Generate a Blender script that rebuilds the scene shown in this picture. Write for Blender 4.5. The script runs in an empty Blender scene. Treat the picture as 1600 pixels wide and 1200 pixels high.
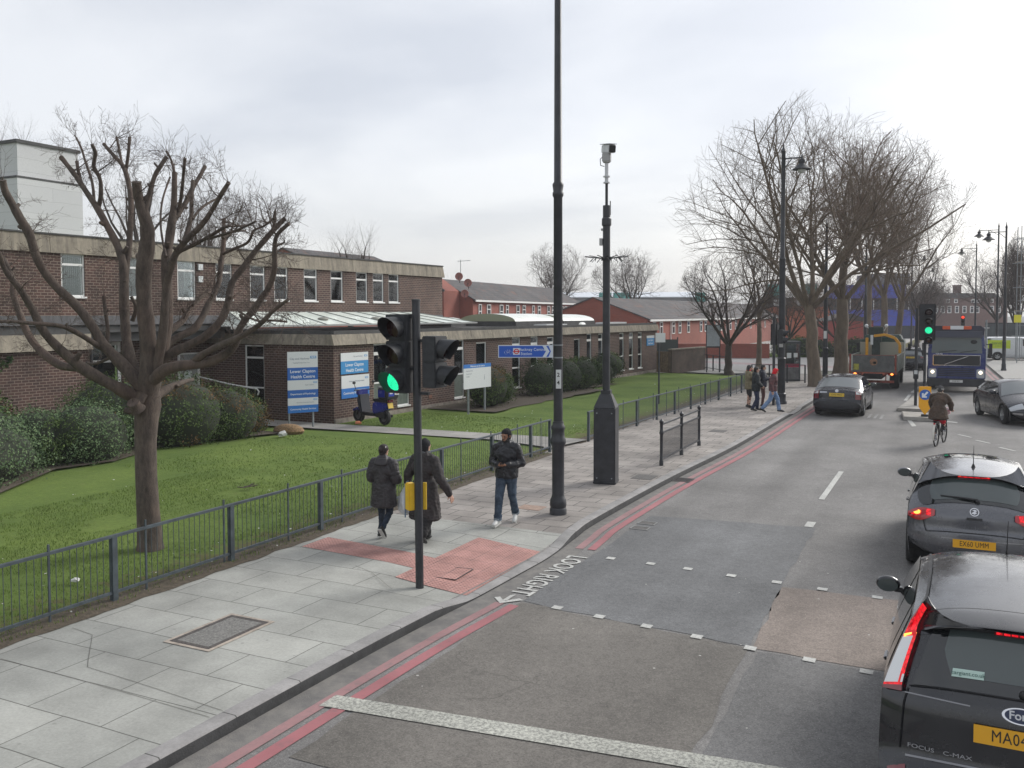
import bpy, bmesh, math, random
from mathutils import Vector, Matrix, noise, Euler
from math import radians as R, sin, cos, pi
C = bpy.context
col = C.scene.collection
# ------------------------------------------------------------------ camera, sky, sun, exposure
cam_d = bpy.data.cameras.new('camera'); cam = bpy.data.objects.new('camera', cam_d); col.objects.link(cam)
cam_d.sensor_fit = 'HORIZONTAL'; cam_d.sensor_width = 36.0; cam_d.lens = 36.0*1400/1600
cam_d.shift_y = -(550.7-600)/1600*-1.0
cam_d.clip_start = 0.1; cam_d.clip_end = 3000
cam.location = (0, 0, 3.85); cam.rotation_euler = (R(90-2.4), R(0.15), R(26.2))
C.scene.camera = cam
SUN_EL, SUN_AZ = R(32), R(-55)
w = bpy.data.worlds.new('World'); C.scene.world = w; w.use_nodes = True
nt = w.node_tree; N = nt.nodes; L = nt.links; N.clear()
out = N.new('ShaderNodeOutputWorld'); bg1 = N.new('ShaderNodeBackground'); bg2 = N.new('ShaderNodeBackground'); add = N.new('ShaderNodeAddShader')
sky = N.new('ShaderNodeTexSky'); sky.sky_type = 'NISHITA'; sky.sun_disc = False; sky.sun_elevation = SUN_EL; sky.sun_rotation = R(30); sky.air_density = 1.0; sky.dust_density = 3.0
hs0 = N.new('ShaderNodeHueSaturation'); hs0.inputs['Saturation'].default_value = 0.35
L.new(sky.outputs[0], hs0.inputs['Color']); L.new(hs0.outputs[0], bg1.inputs[0]); bg1.inputs[1].default_value = 0.05
tc = N.new('ShaderNodeTexCoord'); sep = N.new('ShaderNodeSeparateXYZ'); L.new(tc.outputs['Generated'], sep.inputs[0])
# cloud-plane projection: divide by height so the cloud bands flatten toward the horizon
mz = N.new('ShaderNodeMath'); mz.operation = 'MAXIMUM'; L.new(sep.outputs[2], mz.inputs[0]); mz.inputs[1].default_value = 0.0
az = N.new('ShaderNodeMath'); az.operation = 'ADD'; L.new(mz.outputs[0], az.inputs[0]); az.inputs[1].default_value = 0.16
dx = N.new('ShaderNodeMath'); dx.operation = 'DIVIDE'; L.new(sep.outputs[0], dx.inputs[0]); L.new(az.outputs[0], dx.inputs[1])
dy = N.new('ShaderNodeMath'); dy.operation = 'DIVIDE'; L.new(sep.outputs[1], dy.inputs[0]); L.new(az.outputs[0], dy.inputs[1])
cmb = N.new('ShaderNodeCombineXYZ'); L.new(dx.outputs[0], cmb.inputs[0]); L.new(dy.outputs[0], cmb.inputs[1]); cmb.inputs[2].default_value = 3.7
ns = N.new('ShaderNodeTexNoise'); ns.inputs['Scale'].default_value = 1.05; ns.inputs['Detail'].default_value = 6; ns.inputs['Roughness'].default_value = 0.48; ns.inputs['Distortion'].default_value = 0.3
L.new(cmb.outputs[0], ns.inputs['Vector'])
cr = N.new('ShaderNodeValToRGB'); L.new(ns.outputs[0], cr.inputs[0])
cr.color_ramp.elements[0].position = 0.36; cr.color_ramp.elements[0].color = (0.60, 0.64, 0.72, 1)
cr.color_ramp.elements[1].position = 0.62; cr.color_ramp.elements[1].color = (0.88, 0.905, 0.95, 1)
# brighter, warmer low strip of sky
mr = N.new('ShaderNodeMapRange'); L.new(sep.outputs[2], mr.inputs[0]); mr.inputs[1].default_value = 0.0; mr.inputs[2].default_value = 0.22; mr.inputs[3].default_value = 1.0; mr.inputs[4].default_value = 0.0
mr2 = N.new('ShaderNodeMath'); mr2.operation = 'POWER'; L.new(mr.outputs[0], mr2.inputs[0]); mr2.inputs[1].default_value = 1.6
mxh = N.new('ShaderNodeMix'); mxh.data_type = 'RGBA'; L.new(mr2.outputs[0], mxh.inputs[0]); L.new(cr.outputs[0], mxh.inputs[6]); mxh.inputs[7].default_value = (0.86, 0.855, 0.825, 1)
L.new(mxh.outputs[2], bg2.inputs[0]); bg2.inputs[1].default_value = 0.635
L.new(bg1.outputs[0], add.inputs[0]); L.new(bg2.outputs[0], add.inputs[1]); L.new(add.outputs[0], out.inputs[0])
sun_d = bpy.data.lights.new('sun', 'SUN'); sun_d.energy = 2.4; sun_d.angle = R(24); sun_d.color = (1.0, 0.97, 0.92)
sun = bpy.data.objects.new('sun', sun_d); col.objects.link(sun)
sdir = Vector((sin(R(30))*cos(SUN_EL), cos(R(30))*cos(SUN_EL), sin(SUN_EL)))
sun.rotation_euler = sdir.to_track_quat('Z', 'Y').to_euler()
vs = C.scene.view_settings; vs.view_transform = 'Standard'; vs.look = 'None'; vs.exposure = 0.27; vs.gamma = 1.0
C.scene.render.engine = 'CYCLES'; C.scene.render.resolution_x = 1024; C.scene.render.resolution_y = 768
try:
    C.scene.cycles.max_bounces = 6; C.scene.cycles.transparent_max_bounces = 8
except Exception: pass

# ------------------------------------------------------------------ material helpers
MATS = {}
def newmat(name):
    m = bpy.data.materials.new(name); m.use_nodes = True
    return m, m.node_tree.nodes, m.node_tree.links, m.node_tree.nodes['Principled BSDF']
def c4(c): return (c[0], c[1], c[2], 1)
def mat(name, c, rough=0.6, metal=0.0, var=0.0, vscale=8.0, bump=0.0, bscale=60.0, c2=None, emit=None, es=1.0, coat=0.0, spec=None, coords='Object'):
    """plain procedural surface: base colour, optional second colour in noise patches, optional bump"""
    if name in MATS: return MATS[name]
    m, N, L, p = newmat(name)
    p.inputs['Base Color'].default_value = c4(c); p.inputs['Roughness'].default_value = rough; p.inputs['Metallic'].default_value = metal
    if spec is not None: p.inputs['Specular IOR Level'].default_value = spec
    if coat: p.inputs['Coat Weight'].default_value = coat; p.inputs['Coat Roughness'].default_value = 0.03
    if emit: p.inputs['Emission Color'].default_value = c4(emit); p.inputs['Emission Strength'].default_value = es
    tc = N.new('ShaderNodeTexCoord')
    if var or c2:
        n = N.new('ShaderNodeTexNoise'); n.inputs['Scale'].default_value = vscale; n.inputs['Detail'].default_value = 6; n.inputs['Roughness'].default_value = 0.65
        L.new(tc.outputs[coords], n.inputs['Vector'])
        r = N.new('ShaderNodeValToRGB'); L.new(n.outputs[0], r.inputs[0])
        a = c2 if c2 else [x*(1-var) for x in c]; b = c if c2 else [min(1, x*(1+var)) for x in c]
        r.color_ramp.elements[0].position = 0.38; r.color_ramp.elements[0].color = c4(a)
        r.color_ramp.elements[1].position = 0.62; r.color_ramp.elements[1].color = c4(b)
        L.new(r.outputs[0], p.inputs['Base Color'])
    if bump:
        n2 = N.new('ShaderNodeTexNoise'); n2.inputs['Scale'].default_value = bscale; n2.inputs['Detail'].default_value = 4
        L.new(tc.outputs[coords], n2.inputs['Vector'])
        b = N.new('ShaderNodeBump'); b.inputs['Strength'].default_value = bump; b.inputs['Distance'].default_value = 0.02
        L.new(n2.outputs[0], b.inputs['Height']); L.new(b.outputs[0], p.inputs['Normal'])
    MATS[name] = m; return m
def mixc(N, L, fac, a, b, blend='MIX'):
    x = N.new('ShaderNodeMix'); x.data_type = 'RGBA'; x.blend_type = blend
    for i, v in ((0, fac), (6, a), (7, b)):
        if isinstance(v, (int, float)): x.inputs[i].default_value = v
        elif isinstance(v, tuple): x.inputs[i].default_value = c4(v)
        else: L.new(v, x.inputs[i])
    return x.outputs[2]
def ramp(N, L, src, p0, c0, p1, c1):
    r = N.new('ShaderNodeValToRGB'); L.new(src, r.inputs[0]); e = r.color_ramp.elements
    e[0].position = p0; e[0].color = c4(c0); e[1].position = p1; e[1].color = c4(c1); return r.outputs[0]
def noisen(N, L, vec, scale, detail=5, rough=0.6):
    n = N.new('ShaderNodeTexNoise'); n.inputs['Scale'].default_value = scale; n.inputs['Detail'].default_value = detail; n.inputs['Roughness'].default_value = rough
    L.new(vec, n.inputs['Vector']); return n.outputs[0]
def brickmat(name, c1, c2, mortar, bw, bh, ms, mode='wall', off=0.5, stain=0.3, rough=0.9, bump=0.4, big=0.5, shift=(0, 0), extra=None, squash=1.0):
    m, N, L, p = newmat(name)
    tc = N.new('ShaderNodeTexCoord'); s = N.new('ShaderNodeSeparateXYZ'); L.new(tc.outputs['Object'], s.inputs[0])
    cb = N.new('ShaderNodeCombineXYZ')
    if mode == 'wall':
        a = N.new('ShaderNodeMath'); a.operation = 'ADD'; L.new(s.outputs[0], a.inputs[0]); L.new(s.outputs[1], a.inputs[1])
        L.new(a.outputs[0], cb.inputs[0]); L.new(s.outputs[2], cb.inputs[1])
    elif mode == 'floor':
        L.new(s.outputs[0], cb.inputs[0]); L.new(s.outputs[1], cb.inputs[1])
    elif mode == 'floory':
        L.new(s.outputs[1], cb.inputs[0]); L.new(s.outputs[0], cb.inputs[1])
    mp = N.new('ShaderNodeMapping'); L.new(cb.outputs[0], mp.inputs[0]); mp.inputs['Location'].default_value = (shift[0], shift[1], 0)
    # slight waviness so that courses are not ruler straight
    nz = N.new('ShaderNodeTexNoise'); nz.inputs['Scale'].default_value = 1.3; L.new(cb.outputs[0], nz.inputs['Vector'])
    vm = N.new('ShaderNodeVectorMath'); vm.operation = 'MULTIPLY_ADD'; L.new(nz.outputs['Color'], vm.inputs[0]); vm.inputs[1].default_value = (0.03*bw, 0.03*bw, 0); L.new(mp.outputs[0], vm.inputs[2])
    b = N.new('ShaderNodeTexBrick'); L.new(vm.outputs[0], b.inputs['Vector'])
    b.offset = off; b.inputs['Scale'].default_value = 1.0; b.inputs['Brick Width'].default_value = bw; b.inputs['Row Height'].default_value = bh
    b.inputs['Mortar Size'].default_value = ms; b.inputs['Mortar Smooth'].default_value = 0.3; b.inputs['Bias'].default_value = 0.0
    b.inputs['Color1'].default_value = c4(c1); b.inputs['Color2'].default_value = c4(c2); b.inputs['Mortar'].default_value = c4(mortar)
    n1 = noisen(N, L, tc.outputs['Object'], big, 6, 0.6)
    dark = ramp(N, L, n1, 0.35, (1-stain,)*3, 0.65, (1+stain*0.25,)*3)
    o = mixc(N, L, 1.0, b.outputs[0], dark, 'MULTIPLY')
    n3 = noisen(N, L, tc.outputs['Object'], 28, 4, 0.7)
    o = mixc(N, L, 1.0, o, ramp(N, L, n3, 0.3, (0.86,)*3, 0.7, (1.1,)*3), 'MULTIPLY')
    if mode != 'wall':   # trodden gum and small stains
        vg = N.new('ShaderNodeTexVoronoi'); vg.inputs['Scale'].default_value = 2.6; L.new(tc.outputs['Object'], vg.inputs['Vector'])
        o = mixc(N, L, ramp(N, L, vg.outputs['Distance'], 0.045, (0.5,)*3, 0.07, (0, 0, 0)), o, tuple(x*0.45 for x in c1))
        o = mixc(N, L, ramp(N, L, noisen(N, L, tc.outputs['Object'], 2.1, 6, 0.75), 0.60, (0,)*3, 0.78, (0.38,)*3), o, tuple(x*0.55 for x in c1))
    if extra:
        n4 = noisen(N, L, tc.outputs['Object'], extra[1], 5, 0.7)
        f = ramp(N, L, n4, extra[2], (0, 0, 0), extra[2]+0.06, (1, 1, 1))
        o = mixc(N, L, f, o, extra[0])
    L.new(o, p.inputs['Base Color']); p.inputs['Roughness'].default_value = rough
    bu = N.new('ShaderNodeBump'); bu.inputs['Strength'].default_value = bump; bu.inputs['Distance'].default_value = 0.01; bu.invert = True
    L.new(b.outputs['Fac'], bu.inputs['Height']); L.new(bu.outputs[0], p.inputs['Normal'])
    MATS[name] = m; return m

# ------------------------------------------------------------------ mesh helpers
class MB:
    def __init__(s): s.v = []; s.f = []; s.mi = []; s.cur = 0; s.M = None
    def P(s, p):
        p = Vector(p)
        return s.M @ p if s.M is not None else p
    def av(s, pts):
        b = len(s.v); s.v.extend([tuple(s.P(p)) for p in pts]); return b
    def af(s, f): s.f.append(tuple(f)); s.mi.append(s.cur)
    def poly(s, pts): b = s.av(pts); s.af(range(b, b+len(pts)))
    def box(s, c, d, rz=0, rx=0, ry=0, taper=1.0):
        m = Matrix.Translation(Vector(c)) @ Euler((rx, ry, rz)).to_matrix().to_4x4()
        x, y, z = d[0]/2, d[1]/2, d[2]/2; t = taper
        pts = [m @ Vector(q) for q in ((-x,-y,-z),(x,-y,-z),(x,y,-z),(-x,y,-z),(-x*t,-y*t,z),(x*t,-y*t,z),(x*t,y*t,z),(-x*t,y*t,z))]
        b = s.av(pts)
        for f in ((3,2,1,0),(4,5,6,7),(0,1,5,4),(1,2,6,5),(2,3,7,6),(3,0,4,7)): s.af([b+i for i in f])
        return s
    def bb(s, x0, x1, y0, y1, z0, z1): return s.box(((x0+x1)/2, (y0+y1)/2, (z0+z1)/2), (abs(x1-x0), abs(y1-y0), abs(z1-z0)))
    def bar(s, p0, p1, w, h=None):
        p0, p1 = Vector(p0), Vector(p1); h = h or w; d = p1-p0; l = d.length; d.normalize()
        up = Vector((0, 0, 1)) if abs(d.z) < 0.95 else Vector((0, 1, 0))
        sx = d.cross(up).normalized(); sz = sx.cross(d)
        pts = []
        for e in (p0, p1):
            for a, b in ((-1,-1),(1,-1),(1,1),(-1,1)): pts.append(e+sx*a*w/2+sz*b*h/2)
        b = s.av(pts)
        for f in ((0,1,2,3),(7,6,5,4),(0,4,5,1),(1,5,6,2),(2,6,7,3),(3,7,4,0)): s.af([b+i for i in f])
        return s
    def tube(s, pts, rad, n=8, cap=True):
        pts = [Vector(p) for p in pts]; k = len(pts)
        if isinstance(rad, (int, float)): rad = [rad]*k
        prev = None; rings = []
        for i, p in enumerate(pts):
            d = (pts[min(i+1, k-1)]-pts[max(i-1, 0)])
            if d.length < 1e-9: d = Vector((0, 0, 1))
            d.normalize()
            if prev is None:
                a = Vector((0, 0, 1)) if abs(d.z) < 0.9 else Vector((1, 0, 0)); x = d.cross(a).normalized()
            else:
                x = prev-d*prev.dot(d)
                if x.length < 1e-6: x = d.orthogonal()
                x.normalize()
            prev = x; y = d.cross(x)
            rings.append(s.av([p+(x*cos(2*pi*j/n)+y*sin(2*pi*j/n))*rad[i] for j in range(n)]))
        for i in range(k-1):
            a, b = rings[i], rings[i+1]
            for j in range(n): s.af((a+j, a+(j+1) % n, b+(j+1) % n, b+j))
        if cap:
            s.af([rings[0]+j for j in reversed(range(n))]); s.af([rings[-1]+j for j in range(n)])
        return s
    def lathe(s, prof, n=16, c=(0, 0, 0), axis='z', cap=True):
        """prof: list of (radius, height)"""
        c = Vector(c); rings = []
        for r, h in prof:
            pts = []
            for j in range(n):
                a = 2*pi*j/n; q = (r*cos(a), r*sin(a), h)
                if axis == 'y': q = (q[0], q[2], -q[1])
                elif axis == 'x': q = (q[2], q[0], q[1])
                pts.append(c+Vector(q))
            rings.append(s.av(pts))
        for a, b in zip(rings, rings[1:]):
            for j in range(n): s.af((a+j, a+(j+1) % n, b+(j+1) % n, b+j))
        if cap:
            if prof[0][0] > 1e-6: s.af([rings[0]+j for j in reversed(range(n))])
            if prof[-1][0] > 1e-6: s.af([rings[-1]+j for j in range(n)])
        return s
    def prism(s, poly, z0, z1, plane='xy', sides=True):
        def q(a, b, h): return {'xy': (a, b, h), 'xz': (a, h, b), 'yz': (h, a, b)}[plane]
        n = len(poly); a = s.av([q(x, y, z0) for x, y in poly]); b = s.av([q(x, y, z1) for x, y in poly])
        s.af([a+i for i in reversed(range(n))]); s.af([b+i for i in range(n)])
        if sides:
            for i in range(n): s.af((a+i, a+(i+1) % n, b+(i+1) % n, b+i))
        return s
    def grid(s, fn, nu, nv):
        b = s.av([fn(i/nu, j/nv) for i in range(nu+1) for j in range(nv+1)])
        for i in range(nu):
            for j in range(nv):
                a = b+i*(nv+1)+j; s.af((a, a+1, a+nv+2, a+nv+1))
        return s
    def sphere(s, c, r, n=12, m=8, sc=(1, 1, 1)):
        c = Vector(c)
        rings = []
        for i in range(1, m):
            t = pi*i/m; rings.append(s.av([c+Vector((r*sc[0]*sin(t)*cos(2*pi*j/n), r*sc[1]*sin(t)*sin(2*pi*j/n), r*sc[2]*cos(t))) for j in range(n)]))
        top = s.av([c+Vector((0, 0, r*sc[2]))]); bot = s.av([c-Vector((0, 0, r*sc[2]))])
        for a, b in zip(rings, rings[1:]):
            for j in range(n): s.af((a+j, b+j, b+(j+1) % n, a+(j+1) % n))
        for j in range(n):
            s.af((top, rings[0]+j, rings[0]+(j+1) % n)); s.af((bot, rings[-1]+(j+1) % n, rings[-1]+j))
        return s
    def build(s, name, mats, parent=None, smooth=False, fix=True, angle=None, bevel=0):
        me = bpy.data.meshes.new(name); me.from_pydata(s.v, [], s.f)
        if not isinstance(mats, (list, tuple)): mats = [mats]
        for m in mats: me.materials.append(m)
        if len(mats) > 1: me.polygons.foreach_set('material_index', s.mi)
        if fix and len(s.f) < 60000:
            bm = bmesh.new(); bm.from_mesh(me); bmesh.ops.recalc_face_normals(bm, faces=bm.faces)
            if bevel:
                bmesh.ops.bevel(bm, geom=[e for e in bm.edges if len(e.link_faces) == 2 and e.calc_face_angle(0) > 0.5], offset=bevel, segments=2, affect='EDGES', clamp_overlap=True)
            bm.to_mesh(me); bm.free()
        o = bpy.data.objects.new(name, me); col.objects.link(o)
        if parent: o.parent = parent
        if smooth or angle or bevel:
            me.polygons.foreach_set('use_smooth', [True]*len(me.polygons))
            try: me.set_sharp_from_angle(angle=R(angle or 40))
            except Exception: pass
        return o
def thing(name, label, cat, loc=(0, 0, 0), rz=0, group=None):
    o = bpy.data.objects.new(name, None); col.objects.link(o); o.location = loc; o.rotation_euler = (0, 0, rz); o.empty_display_size = 0.2
    o['label'] = label; o['category'] = cat
    if group: o['group'] = group
    return o
def tag(o, label, cat, group=None):
    o['label'] = label; o['category'] = cat
    if group: o['group'] = group
    return o
def struct(o): o['kind'] = 'structure'; return o
def stuff(o, label, cat): o['kind'] = 'stuff'; o['label'] = label; o['category'] = cat; return o
def copy_tree(o, parent=None):
    c = o.copy(); col.objects.link(c); c.parent = parent
    for ch in list(o.children): copy_tree(ch, c)
    return c
TMP = bpy.data.scenes.new('bake_scene')
def bake(o):
    """evaluate one object on its own (a scratch scene keeps this quick)"""
    col.objects.unlink(o); TMP.collection.objects.link(o)
    with C.temp_override(scene=TMP, view_layer=TMP.view_layers[0]):
        dg = C.evaluated_depsgraph_get(); dg.update(); me = bpy.data.meshes.new_from_object(o.evaluated_get(dg))
    TMP.collection.objects.unlink(o); return me
def text_obj(name, s, size, m, parent=None, M=None, ext=0.002, align='CENTER', squash=1.0, bold=0.0, space=1.0):
    """lettering as a real thin mesh; local x to the right, y up"""
    cu = bpy.data.curves.new(name, 'FONT'); cu.body = s; cu.size = size; cu.extrude = ext; cu.align_x = align; cu.align_y = 'CENTER'; cu.offset = bold; cu.space_character = space
    cu.resolution_u = 3
    t = bpy.data.objects.new(name, cu); col.objects.link(t)
    me = bake(t)
    bpy.data.objects.remove(t); me.materials.clear(); me.materials.append(m)
    me.transform(Matrix.Diagonal((squash, 1, 1, 1)))
    if M is not None: me.transform(M)
    o = bpy.data.objects.new(name, me); col.objects.link(o)
    if parent: o.parent = parent
    return o
def frame_m(origin, xdir, ydir):
    x = Vector(xdir).normalized(); y = Vector(ydir).normalized(); z = x.cross(y).normalized(); y = z.cross(x)
    m = Matrix((x, y, z)).transposed().to_4x4(); m.translation = Vector(origin); return m
def jit(a): return random.uniform(-a, a)
# ------------------------------------------------------------------ GROUND, ROAD, PAVEMENT, LAWN
random.seed(5)
RZ = -0.12
def asphalt(name, base, warm=0.0, cell=1.0, speck=0.35):
    m, N, L, p = newmat(name); tc = N.new('ShaderNodeTexCoord'); V = tc.outputs['Object']
    b2 = tuple(x*0.72 for x in base); b3 = tuple(x*1.22 for x in base)
    o = ramp(N, L, noisen(N, L, V, 0.35, 6, 0.65), 0.3, b2, 0.7, b3)
    # wheel-worn lighter / darker bands along the road
    mp = N.new('ShaderNodeMapping'); L.new(V, mp.inputs[0]); mp.inputs['Scale'].default_value = (1.1, 0.06, 1)
    o = mixc(N, L, 1.0, o, ramp(N, L, noisen(N, L, mp.outputs[0], 1.0, 3, 0.5), 0.35, (0.86,)*3, 0.65, (1.12,)*3), 'MULTIPLY')
    # aggregate grain
    o = mixc(N, L, 1.0, o, ramp(N, L, noisen(N, L, V, 55, 3, 0.8), 0.3, (0.62,)*3, 0.72, (1.45,)*3), 'MULTIPLY')
    o = mixc(N, L, 1.0, o, ramp(N, L, noisen(N, L, V, 13, 5, 0.85), 0.32, (0.80,)*3, 0.68, (1.22,)*3), 'MULTIPLY')
    vo = N.new('ShaderNodeTexVoronoi'); vo.inputs['Scale'].default_value = 30; L.new(V, vo.inputs['Vector'])
    lt = N.new('ShaderNodeMath'); lt.operation = 'LESS_THAN'; L.new(vo.outputs['Distance'], lt.inputs[0]); lt.inputs[1].default_value = 0.16
    o = mixc(N, L, lt.outputs[0], o, tuple(min(1, x*(1+speck*2)) for x in base))
    # rare trodden gum spots
    v2 = N.new('ShaderNodeTexVoronoi'); v2.inputs['Scale'].default_value = 2.3; L.new(V, v2.inputs['Vector'])
    l2 = N.new('ShaderNodeMath'); l2.operation = 'LESS_THAN'; L.new(v2.outputs['Distance'], l2.inputs[0]); l2.inputs[1].default_value = 0.036
    o = mixc(N, L, l2.outputs[0], o, (0.42, 0.41, 0.38))
    # dark oil drips
    n5 = noisen(N, L, V, 1.4, 6, 0.75); f5 = ramp(N, L, n5, 0.62, (0, 0, 0), 0.76, (0.6,)*3)
    o = mixc(N, L, f5, o, tuple(x*0.45 for x in base))
    # hairline cracks, only here and there
    vc = N.new('ShaderNodeTexVoronoi'); vc.feature = 'DISTANCE_TO_EDGE'; vc.inputs['Scale'].default_value = 0.42
    dn = N.new('ShaderNodeTexNoise'); dn.inputs['Scale'].default_value = 2.2; dn.inputs['Detail'].default_value = 6; L.new(V, dn.inputs['Vector'])
    av = N.new('ShaderNodeVectorMath'); av.operation = 'MULTIPLY_ADD'; L.new(dn.outputs['Color'], av.inputs[0]); av.inputs[1].default_value = (0.9, 0.9, 0); L.new(V, av.inputs[2]); L.new(av.outputs[0], vc.inputs['Vector'])
    cl = ramp(N, L, vc.outputs['Distance'], 0.002, (1, 1, 1), 0.006, (0, 0, 0)); ck = ramp(N, L, noisen(N, L, V, 0.30, 3, 0.5), 0.56, (0,)*3, 0.62, (1,)*3)
    mm = N.new('ShaderNodeMath'); mm.operation = 'MULTIPLY'; L.new(cl, mm.inputs[0]); L.new(ck, mm.inputs[1]); m3 = N.new('ShaderNodeMath'); m3.operation = 'MULTIPLY'; L.new(mm.outputs[0], m3.inputs[0]); m3.inputs[1].default_value = 0.38
    o = mixc(N, L, m3.outputs[0], o, tuple(x*0.3 for x in base))
    L.new(o, p.inputs['Base Color']); p.inputs['Roughness'].default_value = 0.82; p.inputs['Specular IOR Level'].default_value = 0.35
    bu = N.new('ShaderNodeBump'); bu.inputs['Strength'].default_value = 0.5; bu.inputs['Distance'].default_value = 0.006
    L.new(noisen(N, L, V, 90, 3, 0.8), bu.inputs['Height']); L.new(bu.outputs[0], p.inputs['Normal'])
    MATS[name] = m; return m
A_main = asphalt('asphalt_grey', (0.172, 0.166, 0.160)); A_dark = asphalt('asphalt_blue', (0.136, 0.138, 0.140), speck=0.1); A_brown = asphalt('asphalt_brown', (0.205, 0.172, 0.150))
A_warm = asphalt('asphalt_warm', (0.138, 0.128, 0.115), speck=0.25)
soil = mat('bare_soil', (0.10, 0.078, 0.055), 0.95, c2=(0.055, 0.045, 0.03), vscale=14, bump=0.6, bscale=40)
gm = mat('far_ground', (0.11, 0.12, 0.08), 0.95, c2=(0.09, 0.085, 0.075), vscale=0.12)
g = MB(); g.poly([(-700, -60, -0.16), (700, -60, -0.16), (700, 1400, -0.16), (-700, 1400, -0.16)]); struct(g.build('ground', gm))
def sheet(name, pts, z, m, sub=None):
    b = MB(); b.poly([(x, y, z) for x, y in pts]); return struct(b.build(name, m))
sheet('road', [(-7.0, -30), (16, -30), (16, 60), (7, 260), (-3.5, 260), (-6.2, 90), (-6.2, 61), (-40, 88), (-40, 62), (-7.0, 50)], RZ-0.004, A_main)
def rag(pts, a=0.035, step=0.35):
    """ragged edge for a resurfacing patch"""
    r = []; n = len(pts)
    for i in range(n):
        p, q = Vector(pts[i]), Vector(pts[(i+1) % n]); k = max(1, int((q-p).length/step))
        for j in range(k):
            t = j/k; v = p.lerp(q, t); d = (q-p).normalized(); nn = Vector((-d.y, d.x)); v = v+nn*jit(a)*(0 if j == 0 else 1); r.append((v.x, v.y))
    return r
sheet('road_patch', rag([(-5.30, 16.93), (-2.23, 17.30), (-2.18, 13.27), (-2.11, 10.72), (-4.94, 11.02), (-5.30, 11.1)]), RZ+0.001, A_dark)
sheet('road_patch', rag([(-2.17, 13.30), (0.9, 13.45), (0.9, 10.62), (-2.08, 10.68)]), RZ+0.001, A_brown)
sheet('road_patch', rag([(-5.30, 11.03), (-2.12, 10.67), (-2.0, 6.2), (-5.30, 6.2)]), RZ+0.001, A_warm)
sheet('road_patch', rag([(-2.0, 10.6), (1.2, 10.5), (1.2, 5.0), (-1.9, 5.0)]), RZ+0.001, asphalt('asphalt_cool', (0.138, 0.136, 0.134)))
# concrete gutter strip along the kerb
def smooth_line(pts, n=6):
    r = []
    for i in range(len(pts)-1):
        p0 = Vector(pts[max(i-1, 0)]); p1 = Vector(pts[i]); p2 = Vector(pts[i+1]); p3 = Vector(pts[min(i+2, len(pts)-1)])
        for j in range(n):
            t = j/n; r.append(0.5*((2*p1)+(-p0+p2)*t+(2*p0-5*p1+4*p2-p3)*t*t+(-p0+3*p1-3*p2+p3)*t**3))
    r.append(Vector(pts[-1])); return [(v.x, v.y) for v in r]
KERB = smooth_line([(-6.17, -4), (-6.15, 3), (-6.09, 7.6), (-6.03, 9.4), (-5.93, 10.9), (-5.88, 12.3), (-5.86, 13.3), (-5.96, 14.7), (-6.03, 16.0), (-5.95, 20.7), (-5.70, 26.5), (-5.64, 34), (-5.58, 42), (-5.75, 50), (-6.6, 56.5), (-8.6, 60.0), (-11.5, 62.0)])
def drop(y): # dropped kerb at the crossings
    def b(a, c, f): return max(0, min(1, min((y-a)/f, (c-y)/f)))
    return -0.095*max(b(10.0, 14.6, 0.75), b(36.0, 38.9, 0.6))
def strip(name, line, o0, o1, z, m, y0=None, y1=None, zf=None):
    b = MB(); pr = None
    for i, (x, y) in enumerate(line):
        if (y0 is not None and y < y0) or (y1 is not None and y > y1): continue
        j0, j1 = max(i-1, 0), min(i+1, len(line)-1)
        d = Vector((line[j1][0]-line[j0][0], line[j1][1]-line[j0][1])).normalized(); n = Vector((d.y, -d.x))
        zz = z if zf is None else zf(y)
        k = b.av([(x+n.x*o0, y+n.y*o0, zz), (x+n.x*o1, y+n.y*o1, zz)])
        if pr is not None: b.af((pr, pr+1, k+1, k))
        pr = k
    return b.build(name, m)
fine = []
for (xa, ya), (xb, yb) in zip(KERB, KERB[1:]):
    k = max(1, int(abs(yb-ya)/0.35)); fine += [(xa+(xb-xa)*j/k, ya+(yb-ya)*j/k) for j in range(k)]
fine.append(KERB[-1])
struct(strip('gutter', fine, 0.0, 0.34, RZ+0.0005, mat('gutter_concrete', (0.19, 0.18, 0.165), 0.9, c2=(0.13, 0.125, 0.12), vscale=5, bump=0.3)))
def paint(name, c, wear=0.5, sc=9, low=0.55):
    m, N, L, p = newmat(name); tc = N.new('ShaderNodeTexCoord'); V = tc.outputs['Object']
    f = ramp(N, L, noisen(N, L, V, sc, 6, 0.85), wear-0.08, (0, 0, 0), wear+0.08, (1, 1, 1))
    n2 = ramp(N, L, noisen(N, L, V, 1.1, 4, 0.6), 0.3, (0.8,)*3, 0.7, (1.1,)*3)
    o = mixc(N, L, f, tuple(x*low+0.045 for x in c), c); o = mixc(N, L, 1.0, o, n2, 'MULTIPLY')
    L.new(o, p.inputs['Base Color']); p.inputs['Roughness'].default_value = 0.7; MATS[name] = m; return m
redp = paint('red_line_paint', (0.34, 0.125, 0.135), 0.42, 6, 0.62); redp2 = paint('faded_red_paint', (0.30, 0.165, 0.165), 0.45, 6, 0.62)
whitep = paint('white_road_paint', (0.52, 0.52, 0.49), 0.47, 30); wornp = paint('worn_white_paint', (0.50, 0.50, 0.44), 0.50, 26, 0.30)
def rline(name, o0, o1, y0, y1, m): return struct(strip(name, fine, o0, o1, RZ+0.0055, m, y0, y1))
rline('red_line', 0.31, 0.445, -2, 11.0, redp2); rline('red_line', 0.53, 0.68, -2, 11.0, redp)
rline('red_line', 0.20, 0.34, 13.85, 42, redp2); rline('red_line', 0.42, 0.56, 13.75, 46, redp)
def quad(b, x0, y0, x1, y1, z, sk=0.0): b.poly([(x0, y0, z), (x1, y0+sk, z), (x1, y1+sk, z), (x0, y1, z)])
b = MB()
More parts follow.
